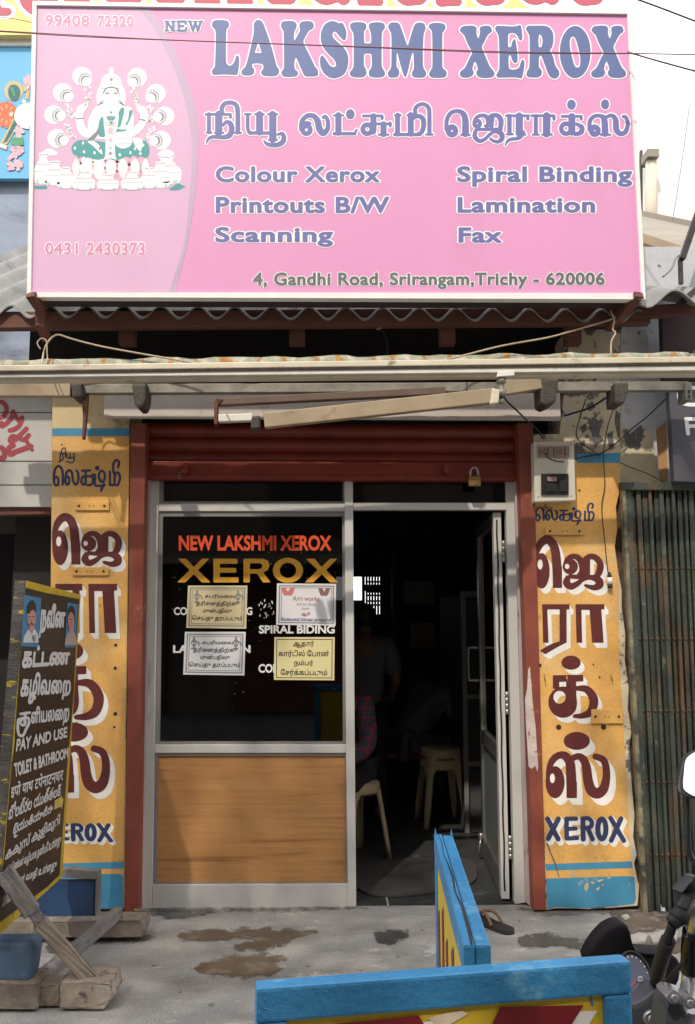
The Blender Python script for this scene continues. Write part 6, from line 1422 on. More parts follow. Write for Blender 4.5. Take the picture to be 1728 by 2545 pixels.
for i, (x, y, dx, dy) in enumerate(((262, 2048, 34, 20), (298, 2066, 22, 8))):
    a, b = pZ(x, y, .02), pZ(x + dx, y + dy, .015); mb = MB(); sd = Vector((.012, .02, 0)); md = (a + b) / 2 + Vector((0, 0, .02))
    mb.add([a, md + sd, b, md - sd], [(0, 1, 2, 3)]); mb.add([a - Vector((0, 0, .002)), md + sd - Vector((0, 0, .002)), b - Vector((0, 0, .002)), md - sd - Vector((0, 0, .002))], [(3, 2, 1, 0)])
    tag(mb.build('dry_leaf', mat('dry_leaf', (.22, .17, .07), .8), base=a), ('long dry leaf at the foot of the left pillar', 'short dry leaf beside the rusty channel foot')[i], 'leaf')

# ---------------------------------------------------------------- two blue framed boards in the foreground
m_blue = mat('blue_gloss_paint', (0.035, 0.215, 0.43), 0.42, var=0.14, scale=6, bump=0.5, bscale=42, stain=((0.13, 0.33, 0.49), 9, 0.58, 0.10), stain2=((0.16, 0.13, 0.10), 21, 0.705, 0.012), grit=.06)
m_ylw = mat('yellow_gloss_paint', (0.62, 0.43, 0.025), 0.42, var=0.08, scale=4, bump=0.06, stain=((0.66, 0.55, 0.25), 4, 0.58, 0.12))
m_mar2 = mat('maroon_gloss_paint', (0.19, 0.012, 0.016), 0.42, var=0.12, scale=8, bump=0.05)
ZT = .87
q0, q1 = pZ(582, 2245, ZT), pZ(1433, 2182, ZT)
u = (q1 - q0); u.z = 0; WB = u.length; u.normalize(); nrm = Vector((u.y, -u.x, 0))     # towards the camera
P0 = Vector((q0.x, q0.y, 0))
def bq(mb, u0, u1, z0, z1, t0, t1):
    f = lambda a, t, z: P0 + u * a - nrm * t + Vector((0, 0, z))
    return mb.hexa([f(u0, t0, z0), f(u1, t0, z0), f(u1, t0, z1), f(u0, t0, z1), f(u0, t1, z0), f(u1, t1, z0), f(u1, t1, z1), f(u0, t1, z1)])
fbd = thing('blue_board', 'blue framed yellow board with maroon lettering, nearest at the bottom of the view', 'painted board', (P0.x, P0.y, -.2), group='blue framed street boards')
BW, TK = .052, .036
mb = bq(MB(), 0, WB, ZT - BW, ZT, 0, TK); top_ = mb.build('frame_rail', m_blue, fbd, .005)
mb = bq(MB(), 0, BW * .95, -.2, ZT - BW - .0005, .001, TK - .001); mb.build('frame_stile', m_blue, fbd, .005)
mb = bq(MB(), WB - BW * .95, WB, -.2, ZT - BW - .0005, .001, TK - .001); mb.build('frame_stile', m_blue, fbd, .005)
mb = bq(MB(), BW * .951, WB - BW * .951, -.05, .01, .002, TK - .002); mb.build('frame_rail', m_blue, fbd, .005)
mb = bq(MB(), BW * .951, WB - BW * .951, .0105, ZT - BW - .0005, .012, .022); mb.build('face_panel', m_ylw, fbd)
PFB = Plane(P0 - nrm * .012, nrm)
P = Paint(PFB)
xx = [(825, 2545), (1041, 2524), (1150, 2700), (1244, 2503), (1451, 2498), (1260, 2810), (1500, 3200), (1290, 3210), (1140, 2960), (1010, 3220), (800, 3220), (1050, 2830), (840, 2560)]
SRC = lambda x, y: (x, y)
P.shape([(x + 34, y + 14) for x, y in xx], SRC, m_whitepaint, .004); P.shape(xx, SRC, m_mar2, .008)
P.shape([(1062, 2530), (1110, 2518), (1150, 2512), (1165, 2520), (1120, 2545), (1090, 2552)], SRC, mat('scuffed_paint', (.62, .52, .38), .7, var=.2, scale=20), .0055)
P.shape([(1467, 2478), (1473, 2478), (1476, 2500), (1470, 2500), (1468, 2490)], SRC, m_blue, .004); P.build('maroon_lettering', fbd)
# chipped paint lumps on the corner of the frame
for i in range(9):
    rr = random.Random(40 + i); a = P0 + u * rr.uniform(.004, .03 if i < 7 else .2) + nrm * .0005 + Vector((0, 0, ZT - rr.uniform(.006, .05))); mb = MB(); mb.ball(a, rr.uniform(.001, .0028), .0012, rr.uniform(.001, .003), 8, 5); mb.build('paint_blister', m_blue, fbd)
# second board, seen end on
f0, f1 = pZ(985, 1892, ZT), pZ(1031, 1892, ZT); n0, n1 = pZ(1051, 2144, ZT), pZ(1110, 2143, ZT)
bl2 = thing('blue_board', 'blue framed yellow board seen from its worn top edge, pointing at the doorway', 'painted board', (n0.x, n0.y, -.2), group='blue framed street boards')
dv = (f0 - n0); dv.z = 0; LB = dv.length; dv.normalize(); sd = Vector((dv.y, -dv.x, 0)); W2 = ((n1 - n0).dot(sd) + (f1 - f0).dot(sd)) / 2
N0 = Vector((n0.x, n0.y, 0))
def b2(mb, l0, l1, z0, z1, t0, t1):
    f = lambda a, t, z: N0 + dv * a + sd * t + Vector((0, 0, z))
    return mb.hexa([f(l0, t0, z0), f(l1, t0, z0), f(l1, t0, z1), f(l0, t0, z1), f(l0, t1, z0), f(l1, t1, z0), f(l1, t1, z1), f(l0, t1, z1)])
hw = W2 / 2
b2(MB(), 0, LB, ZT - .055, ZT, .0, hw - .004).build('frame_rail', m_blue, bl2, .005); b2(MB(), .006, LB - .004, ZT - .058, ZT - .002, hw - .003, W2).build('frame_rail', m_blue, bl2, .005)
for l0, l1 in ((0, .05), (LB - .05, LB)):
    b2(MB(), l0 + .001, l1 - .001, -.2, ZT - .0585, .001, hw - .005).build('frame_stile', m_blue, bl2, .004); b2(MB(), l0 + .007, l1 - .005, -.2, ZT - .0585, hw - .002, W2 - .001).build('frame_stile', m_blue, bl2, .004)
b2(MB(), .0505, LB - .0505, -.05, ZT - .0555, .006, .014).build('face_panel', m_ylw, bl2)
PL2 = Plane(N0 + sd * .006, -sd); P = Paint(PL2)
rr = random.Random(9); z_ = ZT
for l0, zt__, zb__ in ((.14, .72, .1), (.24, .74, .1), (.40, .70, .12), (.52, .73, .1), (.66, .68, .12)):
    f = lambda a, z: N0 + dv * a + sd * .006 + Vector((0, 0, z)) - sd * .0015
    P._m(m_mar2); P.mb.add([f(l0, zb__), f(l0 + .06, zb__ - .02), f(l0 + .085, zt__), f(l0 + .03, zt__ + .03)], [(0, 1, 2, 3)])
P.build('maroon_lettering', bl2)
# splinters at the far end
for t, h in ((.004, .016), (W2 - .004, .014)):
    a = N0 + dv * (LB - .004) + sd * t + Vector((0, 0, ZT)); mb = MB(); mb.add([a + sd * -.003, a + sd * .003, a + dv * .004 + Vector((0, 0, h)), a - dv * .03, a - dv * .03 + Vector((0, 0, -.01))], [(0, 1, 2), (0, 2, 3), (1, 3, 2), (0, 3, 1)]); mb.build('splinter', m_blue, bl2)
mb = MB()
for k in range(1):
    pts = []
    for i in range(9):
        t = i / 8; pts.append(N0 + dv * (LB * (1 - t)) + sd * (hw * (.45 + .28 * t) + .003 * math.sin(i * 2.2)) + Vector((0, 0, ZT + .0006)))
    w_ = [.0004, .0014, .0008, .0018, .0026, .0016, .0028, .0035, .0022]
    L_, R_ = [p - sd * q for p, q in zip(pts, w_)], [p + sd * q for p, q in zip(pts, w_)]
    mb.add(L_ + R_, [(i, i + 1, 9 + i + 1, 9 + i) for i in range(8)])
mb.build('crack', m_hole, bl2)

# ---------------------------------------------------------------- sandal left outside the door
m_sole = plain('black_rubber', (0.022, 0.020, 0.020), .6); m_strap = mat('brown_strap', (.17, .095, .05), .6, var=.15)
sa, sb_ = pZ(1165, 2122, .0), pZ(1085, 2092, .0)
ax = (sb_ - sa).normalized(); ay = Vector((-ax.y, ax.x, 0)); LS = .26
sd_ = thing('sandal', 'black and brown rubber sandal lying on the pavement beside the blue board', 'sandal', sa)
out = [(0, 0), (.02, .032), (.07, .038), (.13, .034), (.19, .044), (.235, .036), (.26, 0), (.24, -.038), (.19, -.046), (.13, -.034), (.07, -.034), (.02, -.028)]
P3 = smooth_path([sa + ax * a + ay * b + Vector((0, 0, .001)) for a, b in out], 4, True)
mb = MB(); mb.prism(P3, Vector((0, 0, .022))); mb.build('sole', m_sole, sd_, .004)
mb = MB()
for sgn in (-1, 1):
    c = [sa + ax * .10 + ay * sgn * .036 + Vector((0, 0, .02)), sa + ax * .13 + ay * sgn * .032 + Vector((0, 0, .055)), sa + ax * .17 + ay * sgn * .018 + Vector((0, 0, .062)), sa + ax * .21 + Vector((0, 0, .04)), sa + ax * .215 + Vector((0, 0, .02))]
    mb = MB(); mb.tube(smooth_path(c, 5), .0075, 8); mb.build('strap', m_strap, sd_)

# a few tiny stones on the pavement
m_stone = mat('small_stone', (.26, .24, .21), .9, var=.3, scale=40)
for i, (x, y) in enumerate(((352, 2190), (410, 2250), (700, 2190), (760, 2120), (905, 2170), (820, 2200), (640, 2140), (480, 2280), (960, 2110), (1180, 2090))):
    rr = random.Random(900 + i); r_ = rr.uniform(.004, .009); p = pZ(x, y, r_ * .5); mb = MB(); mb.ball(p, r_ * 1.3, r_, r_ * .7, 7, 5, Matrix.Rotation(rr.uniform(0, 3), 3, 'Z'))
    for k in range(len(mb.v)): mb.v[k] = p + (mb.v[k] - p) * (1 + .25 * math.sin(k * 2.7 + i))
    tag(mb.build('pebble', m_stone, base=p), 'tiny grey stone lying loose on the open concrete pavement', 'stone', 'tiny stones on the pavement')
# ---------------------------------------------------------------- door mat, stools, cabinet
P3 = [pZ(x, y, .0085) for x, y in [(804, 1963), (930, 1951), (1060, 1953), (1083, 1988), (1062, 2010), (985, 2027), (900, 2036), (850, 2034), (820, 2023), (800, 2008)]]
P3 = smooth_path(P3, 4, True)
mb = MB(); mb.prism(P3, Vector((0, 0, .009))); tag(mb.build('door_mat', mat('grey_mat', (.05, .047, .043), .9, var=.2, scale=8, bump=.5, bscale=120), base=P3[0]), 'grey door mat with rounded corners just inside the doorway', 'mat')
m_stool = mat('beige_plastic', (0.60, 0.48, 0.30), 0.42, var=0.06, scale=5, bump=0.02)
def stool_parts(root):
    mb = MB(); mb.lathe([(.0, .455), (.10, .457), (.135, .452), (.148, .440), (.152, .40), (.146, .385), (.140, .40), (.137, .437), (.0, .44)], (0, 0, 0), 32, cap=False); mb.build('seat', m_stool, root)
    for k in range(4):
        a = math.pi / 4 + k * math.pi / 2 + .12; r_ = Vector((math.cos(a), math.sin(a), 0)); t_ = Vector((-r_.y, r_.x, 0)); mb = MB()
        rows = []
        for z, rr_, w_ in ((.425, .128, .062), (.385, .146, .050), (.35, .150, .034), (.28, .163, .028), (.10, .192, .024), (.0, .208, .022)):
            c_ = r_ * rr_ + Vector((0, 0, z)); rows.append([c_ - t_ * w_ + r_ * -.012, c_ - t_ * w_ * .8 + r_ * .008, c_ + r_ * .014, c_ + t_ * w_ * .8 + r_ * .008, c_ + t_ * w_ + r_ * -.012, c_ + t_ * w_ * .6 + r_ * -.004, c_ - t_ * w_ * .6 + r_ * -.004])
        n = 7; vs_ = [v for q in rows for v in q]
        mb.add(vs_, [(i * n + k2, i * n + (k2 + 1) % n, (i + 1) * n + (k2 + 1) % n, (i + 1) * n + k2) for i in range(len(rows) - 1) for k2 in range(n)] + [tuple(range(n)), tuple(range(len(vs_) - 1, len(vs_) - n - 1, -1))], True)
        mb.build('leg', m_stool, root)
s0 = pZ(1002, 1868, .004)
stool = thing('plastic_stool', 'beige plastic stool standing in the middle of the dark room, under another stool', 'stool', (0, 0, 0), 0, 'plastic stools')
stool_parts(stool); stool.location = s0
s2 = copy_tree(stool); s2.location = s0 + Vector((.006, .01, .075)); s2['label'] = 'beige plastic stool nested on top of another stool'; s2.rotation_euler.z = .03
s1p = pZ(812, 1950, .004); s1p = Vector((pY(808, 1940, 5.45).x, 5.45, .004))
s3 = copy_tree(stool); s3.location = s1p; s3.rotation_euler.z = .5; s3['label'] = 'beige plastic stool half hidden by the window post, under the person in plaid'
cb = thing('display_cabinet', 'dark display cabinet with aluminium edges against the right wall of the room', 'cabinet', (1.0, 6.3, 0))
cx0 = pY(1052, 1700, 6.0).x
mb = MB(); mb.box(cx0 + .01, 1.21, 6.01, 7.2, .01, 1.62); mb.build('carcass', m_room, cb)
for z0, z1 in ((.45, .48), (.90, .93), (1.6, 1.64)):
    mb = MB(); mb.box(cx0 + .0305, 1.20, 5.985, 6.005, z0, z1); mb.build('rail', m_alud, cb)
mb = MB(); mb.box(cx0, cx0 + .03, 5.98, 6.008, .01, 1.64); mb.build('post', m_alud, cb)

# ---------------------------------------------------------------- people in the room
def skin_mesh(name, V, E_, R_, m, parent, sub=2):
    me = bpy.data.meshes.new(name); me.from_pydata([tuple(v) for v in V], E_, []); o = bpy.data.objects.new(name, me); C.objects.link(o)
    md = o.modifiers.new('skin', 'SKIN'); md.use_smooth_shade = True
    for d, r in zip(me.skin_vertices[0].data, R_): d.radius = (r, r) if not isinstance(r, tuple) else r
    me.skin_vertices[0].data[0].use_root = True
    sb = o.modifiers.new('subd', 'SUBSURF'); sb.levels = sub; sb.render_levels = sub
    dg = bpy.context.evaluated_depsgraph_get(); out = bpy.data.meshes.new_from_object(o.evaluated_get(dg)); bpy.data.objects.remove(o)
    for p in out.polygons: p.use_smooth = True
    return link(name, out, m, parent)
m_skin = mat('brown_skin', (0.20, 0.105, 0.065), .55, var=.06, scale=20, bump=.02); m_hair = mat('black_hair', (.012, .010, .009), .5, var=.3, scale=60, bump=.3)
def person(label, base, rz, J, shirt, trousers, short=True, group=None):
    """J: joints in metres, standing frame, the person facing +y"""
    t = thing('person', label, 'person')
    V, E_, R_ = [], [], []
    def chain(prev, pts):
        for p, r in pts:
            V.append(Vector(p)); R_.append(r)
            if prev is not None: E_.append((prev, len(V) - 1))
            prev = len(V) - 1
        return prev
    pel = chain(None, [(J['pelvis'], (.135, .10))])
    ch = chain(pel, [(J['waist'], (.13, .095)), (J['chest'], (.15, .105))])
    nk = chain(ch, [(J['neck'], .055), (J['jaw'], .062)]); hd = chain(nk, [(J['head'], .088), (J['crown'], .066)])
    fw = (Vector(J['face']) - Vector(J['head'])).normalized(); up = (Vector(J['crown']) - Vector(J['head'])).normalized(); rt = fw.cross(up)
    for s_, a in ((-1, 'l'), (1, 'r')):
        e = chain(ch, [(J['sh' + a], .062), (J['el' + a], .043), (J['wr' + a], .030)])
        d = (Vector(J['wr' + a]) - Vector(J['el' + a])).normalized(); wv = d.cross(Vector((0, 0, 1)) if abs(d.z) < .9 else Vector((0, 1, 0))).normalized()
        w0 = Vector(J['wr' + a]); pm = chain(e, [(w0 + d * .06, (.036, .020))]); cv = wv.cross(d)
        for k, (o_, l) in enumerate(((-.030, .062), (-.010, .075), (.010, .070), (.028, .055))):
            chain(pm, [(w0 + d * .10 + wv * o_, .009), (w0 + d * (.10 + l * .5) + wv * o_ + cv * .008, .0085), (w0 + d * (.10 + l) + wv * o_ + cv * .022, .007)])
        chain(pm, [(w0 + d * .06 - wv * .045 * s_, .010), (w0 + d * .10 - wv * .055 * s_, .009)])
        chain(pel, [(J['hip' + a], .092), (J['kn' + a], .058), (J['an' + a], .040), (J['to' + a], .034)])
    bd = skin_mesh('body', V, E_, R_, m_skin, t)
    hc = Vector(J['head'])
    for s_ in (-1, 1):
        mb = MB(); mb.ball(hc + rt * s_ * .086 + up * .0, .012, .022, .03, 8, 6); mb.build('ear', m_skin, t)
        mb = MB(); mb.ball(hc + fw * .083 + rt * s_ * .032 + up * .012, .011, .011, .008, 8, 6); mb.build('eye', m_svwhite, t)
        mb = MB(); mb.ball(hc + fw * .092 + rt * s_ * .032 + up * .012, .005, .005, .005, 8, 6); mb.build('pupil', m_hair, t)
    mb = MB(); mb.tube([hc + fw * .085 + up * .02, hc + fw * .112 - up * .02, hc + fw * .09 - up * .03], [.008, .014, .010], 8); mb.build('nose', m_skin, t)
    mb = MB(); mb.tube([hc + fw * .086 - up * .058 + rt * x for x in (-.024, 0, .024)], [.003, .006, .003], 6); mb.build('mouth', plain('lips', (.16, .06, .05), .5), t)
    mb = MB(); rot = Matrix((rt, fw, up)).transposed(); mb.ball(hc + up * .022 - fw * .022, .096, .098, .104, 20, 12, rot); mb.build('hair', m_hair, t)
    # clothes
    V, E_, R_ = [], [], []
    pel = chain(None, [(Vector(J['pelvis']) - (Vector(J['waist']) - Vector(J['pelvis'])) * .25, (.165, .13))]); w1 = chain(pel, [(J['waist'], (.158, .122)), (J['chest'], (.172, .125))])
    chain(w1, [(Vector(J['neck']).lerp(Vector(J['chest']), .35), .085)])
    for a in 'lr':
        s_, el = Vector(J['sh' + a]), Vector(J['el' + a]); chain(w1, [(s_, .080), (s_.lerp(el, .55), .072), (s_.lerp(el, .9 if short else 1.0), .066)] + ([] if short else [(el.lerp(Vector(J['wr' + a]), .9), .046)]))
    skin_mesh('shirt', V, E_, R_, shirt, t)
    V, E_, R_ = [], [], []
    pel = chain(None, [(J['pelvis'], (.150, .115))])
    for a in 'lr':
        k_, an = Vector(J['kn' + a]), Vector(J['an' + a]); chain(pel, [(J['hip' + a], .104), (k_, .080), (k_.lerp(an, .92), .066)])
    skin_mesh('trousers', V, E_, R_, trousers, t)
    t.location = base; t.rotation_euler.z = rz
    return t
def checks(name, base, line, sx, sz, wd=.12):
    m = bpy.data.materials.new(name); m.use_nodes = True; n = m.node_tree.nodes; L_ = m.node_tree.links; b = n['Principled BSDF']; b.inputs['Roughness'].default_value = .85
    tc = n.new('ShaderNodeTexCoord'); sp = n.new('ShaderNodeSeparateXYZ'); L_.new(tc.outputs['Object'], sp.inputs[0]); out = None
    for ax, s_ in ((0, sx), (2, sz)):
        if not s_: continue
        mu = n.new('ShaderNodeMath'); mu.operation = 'MULTIPLY'; mu.inputs[1].default_value = s_; L_.new(sp.outputs[ax], mu.inputs[0])
        fr = n.new('ShaderNodeMath'); fr.operation = 'FRACT'; L_.new(mu.outputs[0], fr.inputs[0]); lt = n.new('ShaderNodeMath'); lt.operation = 'LESS_THAN'; lt.inputs[1].default_value = wd; L_.new(fr.outputs[0], lt.inputs[0])
        if out is None: out = lt
        else:
            mxm = n.new('ShaderNodeMath'); mxm.operation = 'MAXIMUM'; L_.new(out.outputs[0], mxm.inputs[0]); L_.new(lt.outputs[0], mxm.inputs[1]); out = mxm
    mx = n.new('ShaderNodeMix'); mx.data_type = 'RGBA'; mx.inputs[6].default_value = (*base, 1); mx.inputs[7].default_value = (*line, 1); L_.new(out.outputs[0], mx.inputs[0]); L_.new(mx.outputs[2], b.inputs['Base Color']); return m
stand = dict(pelvis=(0, 0, .90), waist=(0, .0, 1.06), chest=(0, -.01, 1.27), neck=(0, 0, 1.43), jaw=(0, .02, 1.49), head=(0, .03, 1.55), crown=(0, .02, 1.64), face=(0, .2, 1.54),
             shl=(-.185, -.01, 1.36), ell=(-.235, -.02, 1.10), wrl=(-.20, .16, .96), shr=(.185, -.01, 1.36), elr=(.245, -.03, 1.09), wrr=(.21, .15, .97),
             hipl=(-.09, 0, .84), knl=(-.10, .02, .48), anl=(-.11, 0, .09), tol=(-.12, .14, .04), hipr=(.09, 0, .84), knr=(.10, .02, .48), anr=(.11, 0, .09), tor=(.12, .14, .04))
m_sh1 = checks('grey_striped_shirt', (.15, .16, .17), (.10, .11, .12), 45, 0, .3); m_tr1 = plain('black_trousers', (.018, .018, .02), .8)
bpos = pY(828, 1700, 6.25)
person('person in a pale grey shirt and black trousers standing with back turned at the counter', (bpos.x, 6.25, .004), -.1, stand, m_sh1, m_tr1).scale = (.93, .93, .93)
def seated(lean=0.0, arms=.3):
    return dict(pelvis=(0, 0, .55), waist=(0, lean * .35, .70), chest=(0, lean * .8, .90 - lean * .15), neck=(0, lean * 1.15 + .02, 1.05 - lean * .35), jaw=(0, lean * 1.25 + .05, 1.11 - lean * .45), head=(0, lean * 1.35 + .06, 1.17 - lean * .5), crown=(0, lean * 1.45 + .05, 1.26 - lean * .6), face=(0, lean * 1.35 + .25, 1.12 - lean * .75),
                shl=(-.18, lean * .9, .98 - lean * .25), ell=(-.24, lean * 1.0 + .06, .74 - lean * .2), wrl=(-.16, lean + arms, .66 - lean * .3), shr=(.18, lean * .9, .98 - lean * .25), elr=(.24, lean * 1.0 + .06, .74 - lean * .2), wrr=(.16, lean + arms, .66 - lean * .3),
                hipl=(-.09, .03, .53), knl=(-.13, .42, .50), anl=(-.13, .40, .09), tol=(-.14, .54, .04), hipr=(.09, .03, .53), knr=(.13, .42, .50), anr=(.13, .40, .09), tor=(.14, .54, .04))
m_sh2 = checks('plaid_shirt', (.05, .05, .07), (.25, .03, .05), 18, 18, .16); m_tr2 = plain('dark_trousers', (.025, .022, .025), .8)
person('person in a red and black plaid shirt sitting on a stool behind the window post', (s1p.x - .07, 5.45, -.03), 2.6, seated(.08), m_sh2, m_tr2, False)
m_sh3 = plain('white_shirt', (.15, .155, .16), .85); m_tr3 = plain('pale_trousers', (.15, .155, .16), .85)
b3 = pY(915, 1780, 6.75)
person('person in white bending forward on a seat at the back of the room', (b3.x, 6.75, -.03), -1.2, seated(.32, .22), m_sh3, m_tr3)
bst = thing('low_bench', 'dark low bench under the bending person at the back of the room', 'bench', (b3.x, 6.75, 0))
mb = MB(); mb.box(b3.x - .2, b3.x + .16, 6.6, 6.95, .40, .44); mb.build('bench_top', m_wood_d, bst, .004)
for dx, dy in ((-.18, 6.62), (.11, 6.62), (-.18, 6.9), (.11, 6.9)):
    mb = MB(); mb.box(b3.x + dx, b3.x + dx + .03, dy, dy + .03, .005, .3995); mb.build('bench_leg', m_wood_d, bst)
# counter in front of the standing person
ct = thing('counter', 'dark wooden counter in front of the standing person', 'counter', (-.35, 6.9, 0))
mb = MB(); mb.box(-1.0, .35, 6.95, 7.45, .01, .88); mb.build('counter_body', m_room, ct); mb = MB(); mb.box(-1.03, .38, 6.92, 7.48, .8805, .92); mb.build('counter_top', m_wood_d, ct, .004)

# ---------------------------------------------------------------- dim shelves on the back wall
shf = thing('wall_shelf', 'dim shelf unit with files against the back wall of the room', 'shelf', (.9, 8.1, .0))
mb = MB(); mb.box(.60, .63, 7.95, 8.29, .01, 2.1); mb.build('shelf_side', m_wood_d, shf); mb = MB(); mb.box(1.18, 1.21, 7.95, 8.29, .01, 2.1); mb.build('shelf_side', m_wood_d, shf)
for k, z in enumerate((.35, .75, 1.15, 1.55, 1.95)):
    mb = MB(); mb.box(.6305, 1.1795, 7.96, 8.28, z, z + .025); mb.build('shelf_board', m_wood_d, shf)
rr = random.Random(8); m_files = [plain('file_grey', (.30, .30, .29), .8), plain('file_blue', (.10, .16, .26), .8), plain('file_buff', (.36, .28, .18), .8)]
lab = ('bottom', 'second', 'third', 'top')
for k, z in enumerate((.375, .775, 1.175, 1.575)):
    x = .66 + rr.uniform(0, .1); w_ = rr.uniform(.2, .38); h_ = rr.uniform(.16, .28); mb = MB()
    mb.box(x, x + w_, 7.99, 8.25, z + .001, z + h_); tag(mb.build('paper_stack', m_files[k % 3], base=(x, 8.0, z), bevel=.004), 'dim stack of paper files on the %s shelf at the back of the room' % lab[k], 'paper stack', 'paper stacks on the back shelves')
# ---------------------------------------------------------------- motorcycle nosing in at the lower right
m_bkp = mat('satin_black_plastic', (0.016, 0.016, 0.019), 0.42, var=.1, scale=12, bump=.05, bscale=200)
m_gunm = mat('dark_grey_plastic', (0.045, 0.05, 0.062), 0.5, var=.08, scale=12, bump=.04)
m_chrome = plain('chrome', (0.80, 0.80, 0.81), .20, 1.0, bump=0)
m_dial = plain('dial_face', (0.05, 0.052, 0.09), .25, bump=0); m_rub = mat('rubber', (.014, .014, .014), .6, var=.2, scale=20, bump=.1)
m_silver = mat('grey_cast_alloy', (.30, .30, .32), .4, .7, var=.08, scale=14, bump=.05)
FM = frame(1440, 1850, 963 / 288.0)
mp_ = lambda x, y, Y: sY(*FM(x, y), Y)
bk = thing('motorcycle', 'black motorcycle at the lower right, its cockpit, mirror and chrome handlebar showing', 'motorcycle', (.66, 2.2, -.2))
# wind visor: shield shaped shell with depth
out = [(40, 1790), (90, 1690), (150, 1605), (225, 1530), (300, 1492), (355, 1484), (395, 1502), (418, 1560), (437, 1650), (468, 1712), (520, 1728), (640, 1736), (765, 1745), (812, 1780), (842, 1838), (825, 1960), (760, 2080), (600, 2130), (300, 2120), (90, 2000)]
vo = [mp_(x, y, 1.98) for x, y in out]; c_ = sum(vo, Vector()) / len(vo)
inn = [c_ + (v - c_) * .93 + Vector((0, -.004, -.002)) for v in vo]; bkv = [c_ + (v - c_) * .95 + Vector((0, .05, 0)) for v in vo]
cin = c_ + Vector((0, .012, 0)); n = len(vo); mid = [cin + (v - cin) * .62 for v in inn]; cob = c_ + Vector((0, .06, 0))
mb = MB(); ALL = vo + inn + mid + [cin] + bkv + [cob]
iv, ii, im, ic, ib, ob = 0, n, 2 * n, 3 * n, 3 * n + 1, 4 * n + 1
F_ = []
for i in range(n):
    j = (i + 1) % n
    F_ += [(iv + i, iv + j, ii + j, ii + i), (ii + i, ii + j, im + j, im + i), (im + i, im + j, ic), (iv + j, iv + i, ib + i, ib + j), (ib + j, ib + i, ob)]
mb.add(ALL, F_, True); mb.build('visor', mat('dark_violet_black', (.006, .005, .009), .7, var=.1, bump=.03, spec=.2), bk)
# instrument dial
def disc_axes(cx, cy, Y, rx, ry):
    c = mp_(cx, cy, Y); return c, mp_(cx + rx, cy, Y) - c, mp_(cx, cy - ry, Y) - c
def cup(name, c, a, b, rings, m, seg=36):
    nn = a.cross(b).normalized()
    if nn.y > 0: nn = -nn          # towards the camera
    nn = (nn + Vector((0, 0, .0))).normalized(); mb = MB(); vs_ = []
    for s_, h in rings:
        for k in range(seg):
            t = 2 * math.pi * k / seg; vs_.append(c + a * s_ * math.cos(t) + b * s_ * math.sin(t) + nn * h)
    q = len(rings); mb.add(vs_, [(i * seg + k, i * seg + (k + 1) % seg, (i + 1) * seg + (k + 1) % seg, (i + 1) * seg + k) for i in range(q - 1) for k in range(seg)], True)
    mb.add(vs_[:seg], [tuple(range(seg))]); mb.add(vs_[-seg:], [tuple(range(seg))]); return mb.build(name, m, bk)
YD = 1.80
c, a, b = disc_axes(470, 1960, YD, 135, 172); tl = Vector((0, .25, 0)); b = (b + Vector((0, .035, 0)))
cup('dial_housing', c, a, b, [(.95, -.07), (1.06, -.02), (1.08, .0), (1.02, .010), (.94, .006), (.94, .001)], m_bkp)
dl = cup('dial_face', c, a, b, [(.93, .001), (.93, .0025)], m_dial)
nn = a.cross(b).normalized(); nn = -nn if nn.y > 0 else nn
for ang in np.linspace(-.9, 3.9, 17):
    p0, p1 = c + (a * math.cos(ang) + b * math.sin(ang)) * .80 + nn * .003, c + (a * math.cos(ang) + b * math.sin(ang)) * .88 + nn * .003
    mb = MB(); mb.bar(p0, p1, .0016, .0008, nn); mb.build('dial_tick', m_svwhite, dl)
p0 = c + nn * .004; mb = MB(); mb.bar(p0, c + (a * -.6 + b * -.35) + nn * .004, .003, .001, nn); mb.build('needle', m_redl, dl)
for (x, y) in ((495, 1935), (505, 2030)):
    q = mp_(x, y, YD) - Vector((0, .008, 0)); mb = MB()
    for dx, dz in ((-1, 0), (1, 0), (0, 1), (0, -1)):
        mb = MB(); mb.bar(q + Vector((dx * .0035 - abs(dz) * .0035, 0, dz * .0035 - abs(dx) * .0035)), q + Vector((dx * .0035 + abs(dz) * .0035, 0, dz * .0035 + abs(dx) * .0035)), .0014, .0012, Vector((0, 1, 0))); mb.build('indicator_mark', m_svwhite, dl)
# cockpit panel under the dial, emblem, ignition switch
mb = MB(); mb.slab([(x / K, y / K) for x, y in [FM(380, 2600), FM(700, 2600), FM(722, 2230), FM(700, 2080), FM(640, 2040), FM(560, 2110), FM(470, 2160), FM(380, 2150)]], 1.74, .10); mb.build('cockpit_panel', m_gunm, bk, .012)
PE = planeY(1.74); P = Paint(PE)
P.shape([(632, 2085), (698, 2115), (676, 2185), (608, 2152)], FM, m_silver, .003); P.shape([(635, 2092), (690, 2118), (671, 2176), (616, 2148)], FM, m_bkp, .006)
P.shape([(634, 2100), (652, 2120), (668, 2124), (682, 2122), (676, 2150), (660, 2166), (648, 2158), (640, 2140)], FM, m_silver, .009, 0)
for k in range(3): P.shape([(640 + 8 * k, 2112 + 9 * k), (652 + 10 * k, 2138 + 5 * k), (649 + 10 * k, 2140 + 5 * k), (638 + 8 * k, 2114 + 9 * k)], FM, m_bkp, .012)
P.build('emblem', bk)
c, a, b = disc_axes(600, 2270, 1.735, 62, 56)
cup('ignition_switch', c, a, b, [(1.25, 0), (1.25, .006), (1.0, .010), (.98, .006), (.74, .006), (.72, .012), (.50, .014)], m_silver)
mb = MB(); mb.box(c.x - .003, c.x + .003, c.y - .018, c.y - .0145, c.z - .009, c.z + .009); mb.build('key_slot', m_bk, bk)
